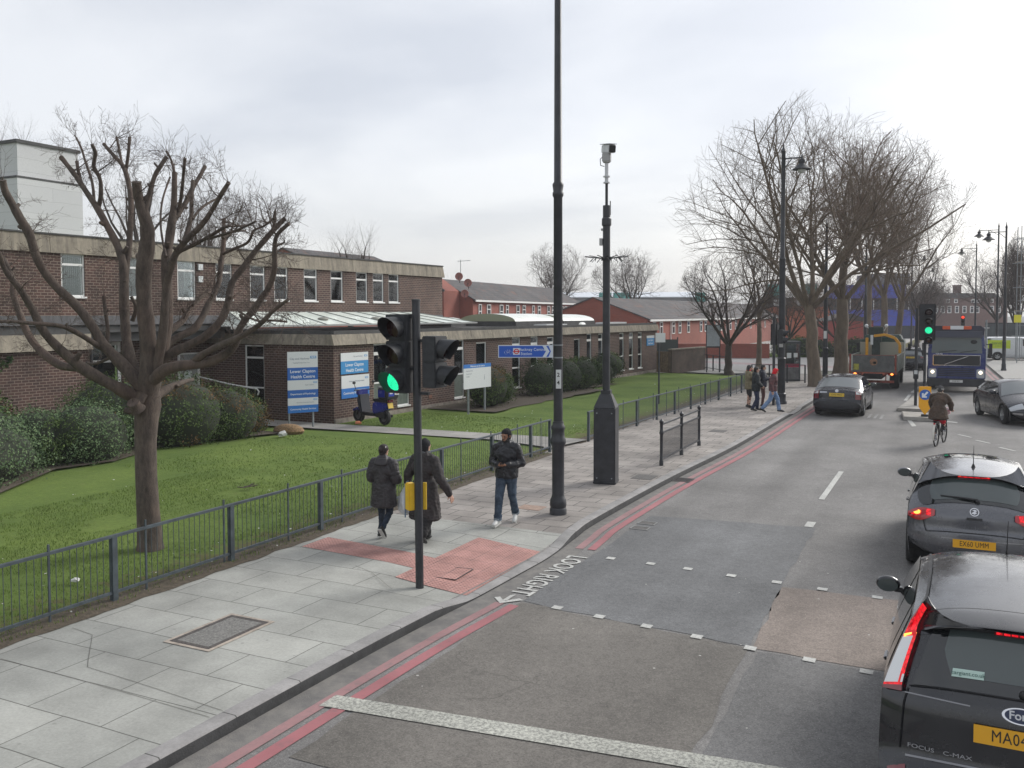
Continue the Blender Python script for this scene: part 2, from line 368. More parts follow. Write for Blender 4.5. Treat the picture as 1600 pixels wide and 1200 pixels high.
for i in range(12):
    xa = -5.72+i*0.5; quad(b, xa, 7.16+0.055*i, xa+0.5, 7.44+0.055*i, RZ+0.0095, 0.055)
struct(b.build('stop_line', wornp))
b = MB()
for x, y in ((-4.75, 11.03), (-4.11, 10.94), (-3.44, 10.86), (-2.77, 10.77), (-2.10, 10.67), (-1.42, 10.6), (-0.8, 10.52), (-4.94, 13.67), (-4.26, 13.65), (-3.65, 13.62), (-2.96, 13.55), (-2.28, 13.50), (-1.63, 13.44), (-0.89, 13.38)):
    quad(b, x-0.07, y-0.07, x+0.07, y+0.06, RZ+0.0095, -0.01)
struct(b.build('crossing_studs', whitep))
b = MB()
quad(b, -2.53, 20.0, -2.41, 23.8, RZ+0.0055); quad(b, -2.44, 17.3, -2.28, 17.75, RZ+0.0055)
for x, y in ((0.22, 32.75), (0.71, 31.51), (1.3, 30.1)):
    b.poly([(x-0.05, y, RZ+.0055), (x+0.33, y-0.62, RZ+.0055), (x+0.40, y-0.56, RZ+.0055), (x+0.04, y+0.04, RZ+.0055)])
b.poly([(-1.70, 38.2, RZ+.0055), (-1.58, 38.3, RZ+.0055), (-1.10, 34.6, RZ+.0055), (-1.24, 34.4, RZ+.0055)])
b.poly([(-1.35, 37.3, RZ+.0055), (-0.5, 37.0, RZ+.0055), (-0.5, 36.7, RZ+.0055), (-1.35, 37.0, RZ+.0055)])
b.poly([(-0.45, 36.9, RZ+.0055), (0.2, 36.5, RZ+.0055), (0.2, 36.2, RZ+.0055), (-0.45, 36.6, RZ+.0055)])
for y in (45.0, 47.0, 49.2, 51.5): b.poly([(-1.75, y, RZ+.0055), (-0.9, y, RZ+.0055), (-0.9, y+0.35, RZ+.0055), (-1.75, y+0.35, RZ+.0055)])
b.poly([(-1.98, 44.6, RZ+.0055), (-1.84, 44.6, RZ+.0055), (-1.78, 48.0, RZ+.0055), (-1.92, 48.0, RZ+.0055)])
b.poly([(-1.88, 49.4, RZ+.0055), (-1.74, 49.4, RZ+.0055), (-1.50, 54.0, RZ+.0055), (-1.64, 54.0, RZ+.0055)])
b.poly([(1.2, 46.0, RZ+.0055), (2.2, 45.8, RZ+.0055), (2.2, 46.2, RZ+.0055), (1.2, 46.4, RZ+.0055)])

struct(b.build('road_marking', whitep))
b = MB()
for k in range(3): b.poly([(-2.9+k*0.22, 36.6-k*0.1, RZ+.0055), (-2.80+k*0.22, 36.6-k*0.1, RZ+.0055), (-2.80+k*0.22, 38.0, RZ+.0055), (-2.9+k*0.22, 38.0, RZ+.0055)])
struct(b.build('road_marking', paint('ghost_paint', (0.30, 0.30, 0.29), 0.5, 22)))
# LOOK RIGHT with its arrow: lettering reads for people standing on the pavement, letter tops toward the road
Mt = frame_m((-5.475, 12.42, RZ+0.0085), (0, -1, 0), (1, 0, 0))
t = text_obj('road_lettering', 'LOOK RIGHT', 0.46, whitep, None, Mt, 0.0006, squash=0.82, bold=0.006, space=1.0); struct(t)
b = MB(); zz = RZ+0.0095
b.poly([(-5.56, 11.22, zz), (-5.50, 11.28, zz), (-5.50, 10.96, zz), (-5.56, 10.96, zz)])
b.poly([(-5.53, 10.84, zz), (-5.30, 11.10, zz), (-5.38, 11.14, zz), (-5.53, 10.96, zz)])
b.poly([(-5.53, 10.84, zz), (-5.53, 10.96, zz), (-5.66, 11.10, zz), (-5.72, 11.04, zz)])
struct(b.build('road_marking', whitep))
# ------------------ kerb stones
km = brickmat('kerb_granite', (0.30, 0.29, 0.285), (0.25, 0.245, 0.24), (0.08, 0.08, 0.075), 0.92, 5.0, 0.008, 'floory', off=0.0, stain=0.25, bump=0.2, big=2.0)
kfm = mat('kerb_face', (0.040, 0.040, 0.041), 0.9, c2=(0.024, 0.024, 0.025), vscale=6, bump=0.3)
b = MB(); pr = None
for i, (x, y) in enumerate(fine):
    j0, j1 = max(i-1, 0), min(i+1, len(fine)-1)
    d = Vector((fine[j1][0]-fine[j0][0], fine[j1][1]-fine[j0][1])).normalized(); n = Vector((d.y, -d.x)); dz = drop(y)
    q = []
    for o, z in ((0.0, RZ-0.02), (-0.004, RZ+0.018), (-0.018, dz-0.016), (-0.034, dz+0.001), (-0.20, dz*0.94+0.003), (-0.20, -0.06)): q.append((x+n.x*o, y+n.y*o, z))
    k = b.av(q)
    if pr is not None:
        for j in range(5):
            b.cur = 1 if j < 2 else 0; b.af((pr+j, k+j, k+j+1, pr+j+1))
    pr = k
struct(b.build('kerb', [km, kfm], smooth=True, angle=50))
# ------------------ pavement (large slabs near, small slabs beyond, tactile red)
pm1 = brickmat('large_slabs', (0.392, 0.392, 0.360), (0.325, 0.328, 0.302), (0.125, 0.125, 0.112), 1.03, 0.665, 0.0075, 'floor', off=0.5, stain=0.30, bump=0.35, big=0.8, shift=(0.92, 0.28), extra=((0.12, 0.12, 0.11), 3.0, 0.70))
pm2 = brickmat('small_slabs', (0.345, 0.315, 0.288), (0.270, 0.246, 0.225), (0.085, 0.08, 0.075), 0.62, 0.45, 0.011, 'floor', off=0.5, stain=0.38, bump=0.45, big=0.7, extra=((0.31, 0.30, 0.28), 1.6, 0.66))
pmt = brickmat('tactile_red', (0.52, 0.285, 0.25), (0.46, 0.25, 0.22), (0.36, 0.215, 0.195), 0.40, 0.40, 0.01, 'floor', off=0.0, stain=0.28, bump=0.3, big=2.2)
# blister bumps on the tactile paving
def blisters(m):
    N, L = m.node_tree.nodes, m.node_tree.links; p = N['Principled BSDF']; tc = N.new('ShaderNodeTexCoord'); mp = N.new('ShaderNodeMapping'); L.new(tc.outputs['Object'], mp.inputs[0])
    vo = N.new('ShaderNodeTexVoronoi'); vo.inputs['Scale'].default_value = 15.0; vo.inputs['Randomness'].default_value = 0.0; vo.voronoi_dimensions = '2D'; L.new(mp.outputs[0], vo.inputs['Vector'])
    r = ramp(N, L, vo.outputs['Distance'], 0.18, (1, 1, 1), 0.36, (0, 0, 0))
    bu = N.new('ShaderNodeBump'); bu.inputs['Strength'].default_value = 0.9; bu.inputs['Distance'].default_value = 0.012; L.new(r, bu.inputs['Height'])
    old = p.inputs['Normal'].links[0].from_node; L.new(bu.outputs[0], p.inputs['Normal'])
    src = p.inputs['Base Color'].links[0].from_socket
    L.new(mixc(N, L, r, mixc(N, L, 1.0, src, (0.86, 0.84, 0.84), 'MULTIPLY'), src), p.inputs['Base Color'])
blisters(pmt)
def pav(name, y0, y1, m, dz=0.0, xl=-10.35):
    b = MB(); pr = None
    for i, (x, y) in enumerate(fine):
        if y < y0-0.2 or y > y1+0.2: continue
        j0, j1 = max(i-1, 0), min(i+1, len(fine)-1)
        d = Vector((fine[j1][0]-fine[j0][0], fine[j1][1]-fine[j0][1])).normalized(); n = Vector((d.y, -d.x)); xe = x-n.x*0.2; ye = y-n.y*0.2
        cols = []
        for t, f in ((0, 1.0), (0.55, 0.72), (1.2, 0.25), (1.75, 0.0)): cols.append((xe-t, ye, drop(y)*0.94*f+dz))
        cols.append((xl if y < 56 else min(xl, xe-2), ye, dz))
        k = b.av(cols)
        if pr is not None:
            for j in range(4): b.af((pr+j, pr+j+1, k+j+1, k+j))
        pr = k
    return struct(b.build(name, m))
pav('pavement', -4, 14.35, pm1); pav('pavement', 14.45, 62.0, pm2)
pms = mat('plain_concrete', (0.36, 0.35, 0.33), 0.9, c2=(0.29, 0.285, 0.27), vscale=4, bump=0.2)
def drape(name, poly, m, dz, nx=14):
    """sheet following the dropped pavement surface"""
    xs = [p[0] for p in poly]; b = MB()
    def zf(x, y):
        k = min(fine, key=lambda q: abs(q[1]-y)); t = (k[0]-0.2)-x
        f = 1 if t <= 0 else (1-t/0.55*0.28 if t < 0.55 else (0.72-(t-0.55)/0.65*0.47 if t < 1.2 else (0.25-(t-1.2)/0.55*0.25 if t < 1.75 else 0)))
        return drop(y)*0.94*f+dz
    (x0, ya0, yb0), (x1, ya1, yb1) = poly
    def fn(u, v):
        x = x0+(x1-x0)*u; ya = ya0+(ya1-ya0)*u; yb = yb0+(yb1-yb0)*u; y = ya+(yb-ya)*v; return (x, y, zf(x, y))
    b.grid(fn, nx, nx); return struct(b.build(name, m))
drape('tactile_paving', [(-9.68, 11.72, 12.42), (-7.30, 11.50, 12.12)], pmt, 0.004)
drape('tactile_paving', [(-7.34, 10.98, 13.58), (-6.07, 10.86, 13.42)], pmt, 0.008)
# manhole covers let into the slabs
def frame_rect(b, x0, x1, y0, y1, w, z, sk=0):
    b.bb(x0, x1, y0, y0+w, z-.003, z); b.bb(x0, x1, y1-w, y1, z-.003, z); b.bb(x0, x0+w, y0+w, y1-w, z-.003, z); b.bb(x1-w, x1, y0+w, y1-w, z-.003, z)
mh = thing('manhole_cover', 'long stone-filled access cover in the near pale slabs', 'manhole cover', (-7.95, 8.09, 0))
b = MB(); frame_rect(b, -0.36, 0.36, -0.56, 0.56, 0.05, 0.008); b.build('surround', mat('mortar_bed', (0.36, 0.31, 0.26), 0.9, var=0.2), mh)
b = MB(); frame_rect(b, -0.308, 0.308, -0.508, 0.508, 0.055, 0.011); b.build('frame', mat('rusty_iron', (0.075, 0.065, 0.06), 0.8, var=0.35, vscale=30), mh)
b = MB(); b.bb(-0.25, 0.25, -0.45, 0.45, 0.001, 0.009); b.build('infill', mat('aggregate_fill', (0.25, 0.24, 0.225), 0.95, c2=(0.13, 0.13, 0.12), vscale=38, bump=0.6, bscale=80), mh)
m2 = thing('manhole_cover', 'square cover set in the red tactile paving beside the signal pole', 'manhole cover', (-6.78, 11.62, -0.074), 0.05)
b = MB(); frame_rect(b, -0.26, 0.26, -0.30, 0.30, 0.016, 0.032); b.build('frame', mat('dark_iron', (0.05, 0.045, 0.045), 0.7), m2)
b = MB(); b.bb(-0.24, 0.24, -0.28, 0.28, 0.02, 0.028); b.build('cover', pmt, m2)
b = MB(); b.bb(-0.25, 0.25, -0.2, 0.2, 0, 0.006); o = b.build('manhole_cover', mat('brown_slab', (0.30, 0.215, 0.17), 0.9, var=0.2, vscale=9)); o.location = (-7.5, 16.1, 0.0); tag(o, 'brownish utility slab behind the man in the dark jacket', 'manhole cover')
for (x, y, rz, l) in ((-6.9, 29.4, 0, 'oval dark utility cover in the pavement before the group of four'), (-6.5, 20.3, 0, 'small dark cover near the kerb beside the short barrier')):
    b = MB(); b.bb(-0.25, 0.25, -0.3, 0.3, 0, 0.006); o = b.build('manhole_cover', mat('dark_iron2', (0.09, 0.085, 0.08), 0.8, var=0.3, vscale=20)); o.location = (x, y, 0.0); tag(o, l, 'manhole cover')
# road gully
gl = thing('gully_grate', 'iron drain grate in the gutter against the kerb', 'drain', (-5.74, 20.95, RZ+0.002))
b = MB(); frame_rect(b, -0.22, 0.22, -0.24, 0.24, 0.035, 0.012); b.build('frame', mat('dark_iron', (0.05,)*3), gl)
b = MB()
for i in range(7): b.bb(-0.18, 0.18, -0.19+i*0.06, -0.16+i*0.06, 0.001, 0.010)
b.build('grille', mat('dark_iron', (0.05,)*3), gl)
for k, (x, y) in enumerate(((-5.16, 16.30), (-5.16, 15.86))):
    q = thing('road_cover', ('upper' if k == 0 else 'lower')+' of two small iron covers by the double red lines', 'road cover', (x, y, RZ+0.002), group='small paired iron covers in the road')
    b = MB(); frame_rect(b, -0.17, 0.17, -0.13, 0.13, 0.03, 0.008); b.build('frame', mat('pale_iron', (0.19, 0.19, 0.185), 0.7), q)
    b = MB(); b.bb(-0.13, 0.13, -0.09, 0.09, 0.0, 0.006); b.build('lid', mat('dark_iron2', (0.09, 0.085, 0.08)), q)
# odd-cut slabs: dark open joints that do not follow the bond
jm = mat('open_joint', (0.14, 0.135, 0.12), 0.95); b = MB()
for ln_ in (((-9.7, 7.39), (-9.27, 7.33), (-8.46, 6.62), (-7.57, 6.56), (-6.33, 6.45)), ((-9.55, 6.36), (-8.43, 6.35), (-7.37, 6.33), (-6.34, 6.29)), ((-8.19, 11.17), (-7.76, 10.98), (-7.02, 10.42)), ((-7.76, 13.75), (-7.59, 14.35)), ((-9.9, 15.2), (-8.9, 15.9), (-8.7, 16.9)), ((-8.6, 17.6), (-7.7, 17.75), (-7.6, 18.4)), ((-7.9, 23.2), (-7.2, 23.1)), ((-7.6, 30.9), (-6.7, 31.6))):
    for (xa, ya), (xb, yb) in zip(ln_, ln_[1:]):
        p, q = Vector((xa, ya, 0.004)), Vector((xb, yb, 0.004)); d = (q-p).normalized(); n = Vector((-d.y, d.x, 0))*0.0032; k = max(2, int((q-p).length/0.2)); pv = None
        for i in range(k+1):
            c = p.lerp(q, i/k)+n*jit(0.8); j = b.av([c-n, c+n]); 
            if pv is not None: b.af((pv, j, j+1, pv+1))
            pv = j
struct(b.build('open_joints', jm))
# ------------------ lawn, soil edge, path
def grassmat(name):
    m, N, L, p = newmat(name); tc = N.new('ShaderNodeTexCoord'); V = tc.outputs['Object']
    o = ramp(N, L, noisen(N, L, V, 0.32, 6, 0.65), 0.32, (0.088, 0.138, 0.034), 0.66, (0.155, 0.215, 0.052))
    o = mixc(N, L, 1.0, o, ramp(N, L, noisen(N, L, V, 11, 5, 0.8), 0.3, (0.78,)*3, 0.7, (1.18,)*3), 'MULTIPLY')
    o = mixc(N, L, ramp(N, L, noisen(N, L, V, 2.2, 6, 0.75), 0.60, (0,)*3, 0.72, (0.7,)*3), o, (0.14, 0.14, 0.05))
    sx = N.new('ShaderNodeSeparateXYZ'); L.new(V, sx.inputs[0]); mr = N.new('ShaderNodeMapRange'); L.new(sx.outputs[0], mr.inputs[0]); mr.inputs[1].default_value = -11.8; mr.inputs[2].default_value = -10.2; mr.inputs[3].default_value = -0.12; mr.inputs[4].default_value = 0.22
    ad = N.new('ShaderNodeMath'); ad.operation = 'ADD'; L.new(mr.outputs[0], ad.inputs[0]); L.new(noisen(N, L, V, 3.1, 6, 0.8), ad.inputs[1])
    o = mixc(N, L, ramp(N, L, ad.outputs[0], 0.56, (0,)*3, 0.70, (0.85,)*3), o, (0.13, 0.105, 0.06))
    L.new(o, p.inputs['Base Color']); p.inputs['Roughness'].default_value = 0.95; p.inputs['Specular IOR Level'].default_value = 0.15
    bu = N.new('ShaderNodeBump'); bu.inputs['Strength'].default_value = 0.8; bu.inputs['Distance'].default_value = 0.03
    L.new(noisen(N, L, V, 45, 4, 0.8), bu.inputs['Height']); L.new(bu.outputs[0], p.inputs['Normal'])
    MATS[name] = m; return m
grs = grassmat('lawn_grass')
b = MB(); b.grid(lambda u, v: (-60+u*49.75, -5+v*62.0, 0.012+0.05*noise.noise(Vector((u*12, v*14, 0)))*(1 if u < 0.97 else 0)), 60, 70)
struct(b.build('lawn', grs, smooth=True))
b = MB(); b.grid(lambda u, v: (-10.45+u*(0.62+0.12*noise.noise(Vector((v*60, 1, 0)))), -4+v*26.6, 0.006+0.022*math.sin(pi*u)+0.03*noise.noise(Vector((u*3, v*70, 4)))*math.sin(pi*u)), 8, 160); struct(b.build('soil_edge', soil, smooth=True))
b = MB(); b.grid(lambda u, v: (-10.40+u*(0.45+0.12*noise.noise(Vector((v*60, 1, 0)))), 24.8+v*30, 0.006+0.02*math.sin(pi*u)), 6, 90); struct(b.build('soil_edge', soil, smooth=True))
pth = brickmat('path_slabs', (0.33, 0.315, 0.29), (0.27, 0.26, 0.24), (0.16, 0.15, 0.13), 0.9, 0.6, 0.01, 'floor', stain=0.25, bump=0.3)
sheet('path', [(-10.3, 22.9), (-9.9, 25.3), (-10.4, 25.38), (-19.5, 25.24), (-26, 25.3), (-26, 23.7), (-19.0, 23.95), (-12.4, 24.1), (-10.5, 23.4)], 0.062, pth)
sheet('planting_bed', [(-20.6, 18.9), (-19.4, 22.6), (-26, 23.4), (-26, 8), (-17.8, 8), (-18.3, 12.3), (-19.9, 14.8), (-19.6, 16.3)], 0.068, soil)
sheet('planting_bed', rag([(-16.0, 31.0), (-15.8, 42.5), (-16.9, 43.2), (-16.4, 46.5), (-18.6, 46.5), (-19.2, 31.0)], 0.15, 0.8), 0.066, soil)
# side road beyond the lawn and the concrete-pale junction
sheet('side_road', [(-75, 92), (-9.2, 66), (-6.2, 66), (-6.2, 92), (-8, 96), (-75, 118)], RZ+0.0005, mat('pale_road', (0.33, 0.32, 0.31), 0.8, c2=(0.28, 0.275, 0.27), vscale=0.4, bump=0.2))
b = MB(); b.poly([(-30, 78.6, RZ+.005), (-6.3, 70.2, RZ+.005), (-6.3, 70.7, RZ+.005), (-30, 79.2, RZ+.005)]); b.poly([(-30, 77.2, RZ+.005), (-6.3, 68.9, RZ+.005), (-6.3, 69.3, RZ+.005), (-30, 77.7, RZ+.005)])
struct(b.build('red_line', redp))
sheet('side_pavement', [(-60, 74), (-14, 58.5), (-9.4, 61.2), (-7.4, 59.6), (-9.0, 66.0), (-60, 86)], RZ+0.10, pms)
# far pavements on both sides of the main road
b = MB(); b.prism([(-6.0, 92), (-3.6, 260), (-40, 260), (-40, 92)], -0.15, 0.0); struct(b.build('far_pavement', pms))
b = MB(); b.prism([(3.15, 45), (2.35, 78), (3.0, 84), (9.5, 84), (9.5, 45)], -0.15, 0.0); b.prism([(7.5, 95), (6.0, 260), (60, 260), (60, 95)], -0.15, 0.0); struct(b.build('far_pavement', pms))
b = MB(); b.poly([(3.0, 45, RZ+.005), (2.85, 45, RZ+.005), (2.0, 78, RZ+.005), (2.15, 78, RZ+.005)]); b.poly([(2.7, 45, RZ+.005), (2.55, 45, RZ+.005), (1.75, 78, RZ+.005), (1.9, 78, RZ+.005)]); struct(b.build('red_line', redp2))
# ------------------------------------------------------------------ HEALTH CENTRE (local x = toward the road, y = along the road)
random.seed(11)
ANG = math.atan2(1.67, 33)
HCO = (-19.61, 25.57)
def hc(a, b):  # local (along, out) -> world xy
    return (HCO[0]+a*sin(ANG)+b*cos(ANG), HCO[1]+a*cos(ANG)-b*sin(ANG))
HC = thing('health_centre', 'dark brown brick building of two flat-roofed storeys with pale concrete bands', 'building', (HCO[0], HCO[1], 0), -ANG)
brown = brickmat('brown_brick', (0.110, 0.058, 0.046), (0.064, 0.037, 0.032), (0.235, 0.185, 0.15), 0.225, 0.088, 0.0125, stain=0.42, big=0.5, bump=0.6)
concr = None
def streaky(name, c, c2, sz=0.35, rough=0.9):
    m, N, L, p = newmat(name); tc = N.new('ShaderNodeTexCoord'); V = tc.outputs['Object']
    mp = N.new('ShaderNodeMapping'); L.new(V, mp.inputs[0]); mp.inputs['Scale'].default_value = (3.0, 3.0, sz)
    o = ramp(N, L, noisen(N, L, mp.outputs[0], 1.6, 6, 0.7), 0.35, c2, 0.62, c)
    o = mixc(N, L, 1.0, o, ramp(N, L, noisen(N, L, V, 9, 5, 0.7), 0.3, (0.82,)*3, 0.7, (1.1,)*3), 'MULTIPLY')
    L.new(o, p.inputs['Base Color']); p.inputs['Roughness'].default_value = rough; MATS[name] = m; return m
concr = streaky('fascia_concrete', (0.31, 0.275, 0.215), (0.17, 0.15, 0.12))
felt = mat('roof_felt', (0.075, 0.075, 0.075), 0.85, c2=(0.05, 0.05, 0.05), vscale=2)
lead = streaky('lead_flashing', (0.12, 0.12, 0.125), (0.06, 0.06, 0.065), 0.5, 0.6)
wpaint = mat('white_window_paint', (0.72, 0.72, 0.70), 0.5, var=0.06, vscale=6)
gpaint = mat('green_grey_panel', (0.10, 0.125, 0.105), 0.6, var=0.15)
def glassmat(name, tint=(0.02, 0.025, 0.028), gl=0.55, ro=0.04):
    m = bpy.data.materials.new(name); m.use_nodes = True; N = m.node_tree.nodes; L = m.node_tree.links; N.clear()
    o = N.new('ShaderNodeOutputMaterial'); tr = N.new('ShaderNodeBsdfTransparent'); tr.inputs[0].default_value = (0.72, 0.76, 0.75, 1)
    g = N.new('ShaderNodeBsdfGlossy'); g.inputs['Roughness'].default_value = ro; g.inputs[0].default_value = (0.9, 0.95, 1, 1)
    fr = N.new('ShaderNodeFresnel'); fr.inputs[0].default_value = 1.5; mx = N.new('ShaderNodeMixShader')
    ma = N.new('ShaderNodeMath'); ma.operation = 'MULTIPLY_ADD'; L.new(fr.outputs[0], ma.inputs[0]); ma.inputs[1].default_value = 1.0; ma.inputs[2].default_value = gl*0.05
    L.new(ma.outputs[0], mx.inputs[0]); L.new(tr.outputs[0], mx.inputs[1]); L.new(g.outputs[0], mx.inputs[2]); L.new(mx.outputs[0], o.inputs[0]); MATS[name] = m; return m
pane_m = glassmat('window_glass'); blackp0 = mat('pipe_black', (0.02, 0.02, 0.022), 0.5)
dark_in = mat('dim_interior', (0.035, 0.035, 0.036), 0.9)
curt = mat('net_curtain', (0.52, 0.52, 0.49), 0.9, var=0.2, vscale=5); blind = mat('grey_blind', (0.30, 0.31, 0.29), 0.85, var=0.15, vscale=6); blindw = mat('pale_roller_blind', (0.50, 0.52, 0.47), 0.85, var=0.05)
def wallx(b, x, y0, y1, z0, z1, holes, dep=0.10, sgn=1):
    """wall face on x=const with openings (y0,y1,z0,z1) and reveals going inwards (-x*sgn)"""
    ys = sorted(set([y0, y1]+[h[0] for h in holes]+[h[1] for h in holes])); zs = sorted(set([z0, z1]+[h[2] for h in holes]+[h[3] for h in holes]))
    for i in range(len(ys)-1):
        for j in range(len(zs)-1):
            cy, cz = (ys[i]+ys[i+1])/2, (zs[j]+zs[j+1])/2
            if any(h[0] < cy < h[1] and h[2] < cz < h[3] for h in holes): continue
            b.poly([(x, ys[i], zs[j]), (x, ys[i+1], zs[j]), (x, ys[i+1], zs[j+1]), (x, ys[i], zs[j+1])])
    for (a, c, d, e) in holes:
        xi = x-dep*sgn
        for p, q in (((a, d), (c, d)), ((c, d), (c, e)), ((c, e), (a, e)), ((a, e), (a, d))):
            b.poly([(x, p[0], p[1]), (x, q[0], q[1]), (xi, q[0], q[1]), (xi, p[0], p[1])])
def wally(b, y, x0, x1, z0, z1, holes, dep=0.10):
    xs = sorted(set([x0, x1]+[h[0] for h in holes]+[h[1] for h in holes])); zs = sorted(set([z0, z1]+[h[2] for h in holes]+[h[3] for h in holes]))
    for i in range(len(xs)-1):
        for j in range(len(zs)-1):
            cx, cz = (xs[i]+xs[i+1])/2, (zs[j]+zs[j+1])/2
            if any(h[0] < cx < h[1] and h[2] < cz < h[3] for h in holes): continue
            b.poly([(xs[i], y, zs[j]), (xs[i+1], y, zs[j]), (xs[i+1], y, zs[j+1]), (xs[i], y, zs[j+1])])
    for (a, c, d, e) in holes:
        yi = y+dep
        for p, q in (((a, d), (c, d)), ((c, d), (c, e)), ((c, e), (a, e)), ((a, e), (a, d))):
            b.poly([(p[0], y, p[1]), (q[0], y, q[1]), (q[0], yi, q[1]), (p[0], yi, p[1])])
def window(parent, org, axis, w, z0, z1, trans=(), fw=0.065, sillw=0.05, cur=None, panels=()):
    """org: outer wall corner (x,y); axis 'y' (faces +x) or 'x' (faces -y); frame 5 cm inside the opening"""
    fr = MB()
    def bx(b, u0, u1, d0, d1, za, zb):
        if axis == 'y': b.bb(org[0]-d1, org[0]-d0, org[1]+u0, org[1]+u1, za, zb)
        else: b.bb(org[0]+u0, org[0]+u1, org[1]+d0, org[1]+d1, za, zb)
    bx(fr, 0.004, fw, 0.035, 0.095, z0+0.004, z1-0.004); bx(fr, w-fw, w-0.004, 0.035, 0.095, z0+0.004, z1-0.004)
    bx(fr, fw, w-fw, 0.035, 0.095, z1-fw, z1-0.004); bx(fr, fw, w-fw, 0.035, 0.095, z0+0.004, z0+fw)
    for t, h in trans: bx(fr, fw, w-fw, 0.03, 0.09, t-h/2, t+h/2)
    f = fr.build('window', wpaint, parent)
    b = MB(); bx(b, fw, w-fw, 0.062, 0.068, z0+fw, z1-fw); b.build('pane', pane_m, f)
    b = MB(); bx(b, -0.03, w+0.03, -0.05, 0.034, z0-0.05, z0+0.003); b.build('sill', wpaint if sillw > 0 else concr, f)
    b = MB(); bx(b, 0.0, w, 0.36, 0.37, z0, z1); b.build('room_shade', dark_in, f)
    if cur:
        b = MB(); kind, u0, u1, za, zb = cur; n = max(2, int((u1-u0)*30))
        for i in range(n): bx(b, u0+(u1-u0)*i/n, u0+(u1-u0)*(i+1)/n, 0.14+0.015*(i % 2), 0.15+0.015*(i % 2), za, zb)
        b.build('curtain' if kind is curt else 'blind', kind, f)
    for za, zb in panels:
        b = MB(); bx(b, fw, w-fw, 0.052, 0.06, za, zb); b.build('panel', gpaint, f)
    return f
# --- upper storey (plane x=-5)
UB = -5.0
uw = [(-13.6, 0.8, ('b', .1, .7)), (-10.2, 0.8, ('c', .4, .76)), (-6.92, 0.82, ('w', .05, .77)), (-4.52, 0.8, ('b', .1, .7)), (-2.46, 0.82, ('c', 0.42, 0.72)), (-0.70, 0.80, ('b', .1, .5)), (1.02, 0.80, ('c', 0.33, 0.7)), (2.33, 0.78, ('b', .1, .7)), (4.06, 0.82, ('c', .42, .7)), (5.75, 0.82, ('b', .07, .7)), (7.48, 0.82, ('c', .1, .7)), (8.70, 0.82, ('c', .07, .7)), (9.90, 0.82, ('c', .3, .7))]
holes = [(a, a+wd, 4.46, 5.92) for a, wd, c in uw]
b = MB(); wallx(b, UB, -16, 14.5, 3.55, 5.82, [h if h[3] < 5.8 else (h[0], h[1], h[2], 5.82) for h in holes])
b.poly([(UB, 14.5, 3.3), (-12, 14.5, 3.3), (-12, 14.5, 5.82), (UB, 14.5, 5.82)]); b.poly([(UB, -16, 3.3), (-12, -16, 3.3), (-12, -16, 5.82), (UB, -16, 5.82)])
b.build('upper_wall', brown, HC)
b = MB()
b.prism([(UB-0.12, 5.82), (UB+0.10, 5.82), (UB+0.10, 5.88), (UB-0.05, 6.36), (UB-0.12, 6.36)], -16.1, 14.45, 'xz') if False else None
for (ya, yb) in [(-16+i*2.9, -16+i*2.9+2.885) for i in range(10)]+[(13.0, 14.62)]:
    k = b.av([(UB+0.09, ya, 5.80), (UB+0.02, ya, 6.36), (-5.6, ya, 6.36), (-5.6, ya, 5.80), (UB+0.09, yb, 5.80), (UB+0.02-(0.10 if yb > 14 else 0)*0, yb-(0.09 if yb > 14 else 0), 6.36), (-5.6, yb-(0.09 if yb > 14 else 0), 6.36), (-5.6, yb, 5.80)])
    for f in ((0, 1, 2, 3), (4, 5, 6, 7), (0, 1, 5, 4), (1, 2, 6, 5), (3, 2, 6, 7), (0, 3, 7, 4)): b.af([k+i for i in f])
b.build('upper_fascia', concr, HC)
b = MB(); b.bb(UB+0.06, -5.7, -16, 14.55, 6.362, 6.41); b.bb(-12, -5.7, -16, 14.5, 6.2, 6.36); b.build('upper_roof', felt, HC)
for a, wd, c in uw:
    cu = None
    if c: cu = ({'c': curt, 'b': blind, 'w': blindw}[c[0]], c[1], c[2], 4.52, 5.80)
    window(HC, (UB, a), 'y', wd, 4.46, 5.82, [(5.47, 0.07)], 0.055, cur=cu)
# hole tops above the brick: small lintel strip is hidden by the fascia foot
for z in (5.62, 5.18):
    f = MB(); f.bb(UB+0.002, UB+0.06, -1.55, -1.35, z-0.11, z+0.11); f.build('wall_lamp' if z > 5.4 else 'alarm_box', mat('pale_plastic', (0.6, 0.62, 0.62), 0.5), HC)
# --- ground floor, road side (plane x=0)
gw = [ (2.28, 0.90, 0.32, 2.77, 1), (3.75, 0.80, 0.30, 2.77, 1), (7.85, 0.80, 0.27, 2.77, 1), (9.66, 0.90, 0.72, 2.62, 0), (12.97, 0.82, 0.33, 2.77, 1), (14.88, 0.78, 0.33, 2.77, 1), (16.68, 0.78, 0.33, 2.70, 1), (19.94, 0.78, 0.72, 2.52, 0), (21.62, 0.68, 0.40, 2.77, 1), (23.24, 0.64, 0.40, 2.74, 1), (26.45, 0.74, 0.43, 2.73, 1), (28.03, 0.72, 0.43, 2.72, 1), (29.57, 0.72, 0.42, 2.71, 1)]
b = MB(); wallx(b, 0, 0, 33.1, 0.16, 2.80, [(a, a+wd, z0, min(z1, 2.80)) for a, wd, z0, z1, t in gw])
lw = [(-4.30, -3.32, 0.45, 2.75), (-8.05, -7.05, 0.05, 2.43)]
wally(b, 0, -5.0, 0, -0.05, 2.80, [(-4.30, -3.32, 0.45, 2.75)])
wally(b, 33.1, -7, 0, 0, 2.80, [])
wallx(b, UB, -16, -5.9, -0.05, 2.80, [])
wally(b, -5.9, -9, UB, -0.05, 2.80, [])
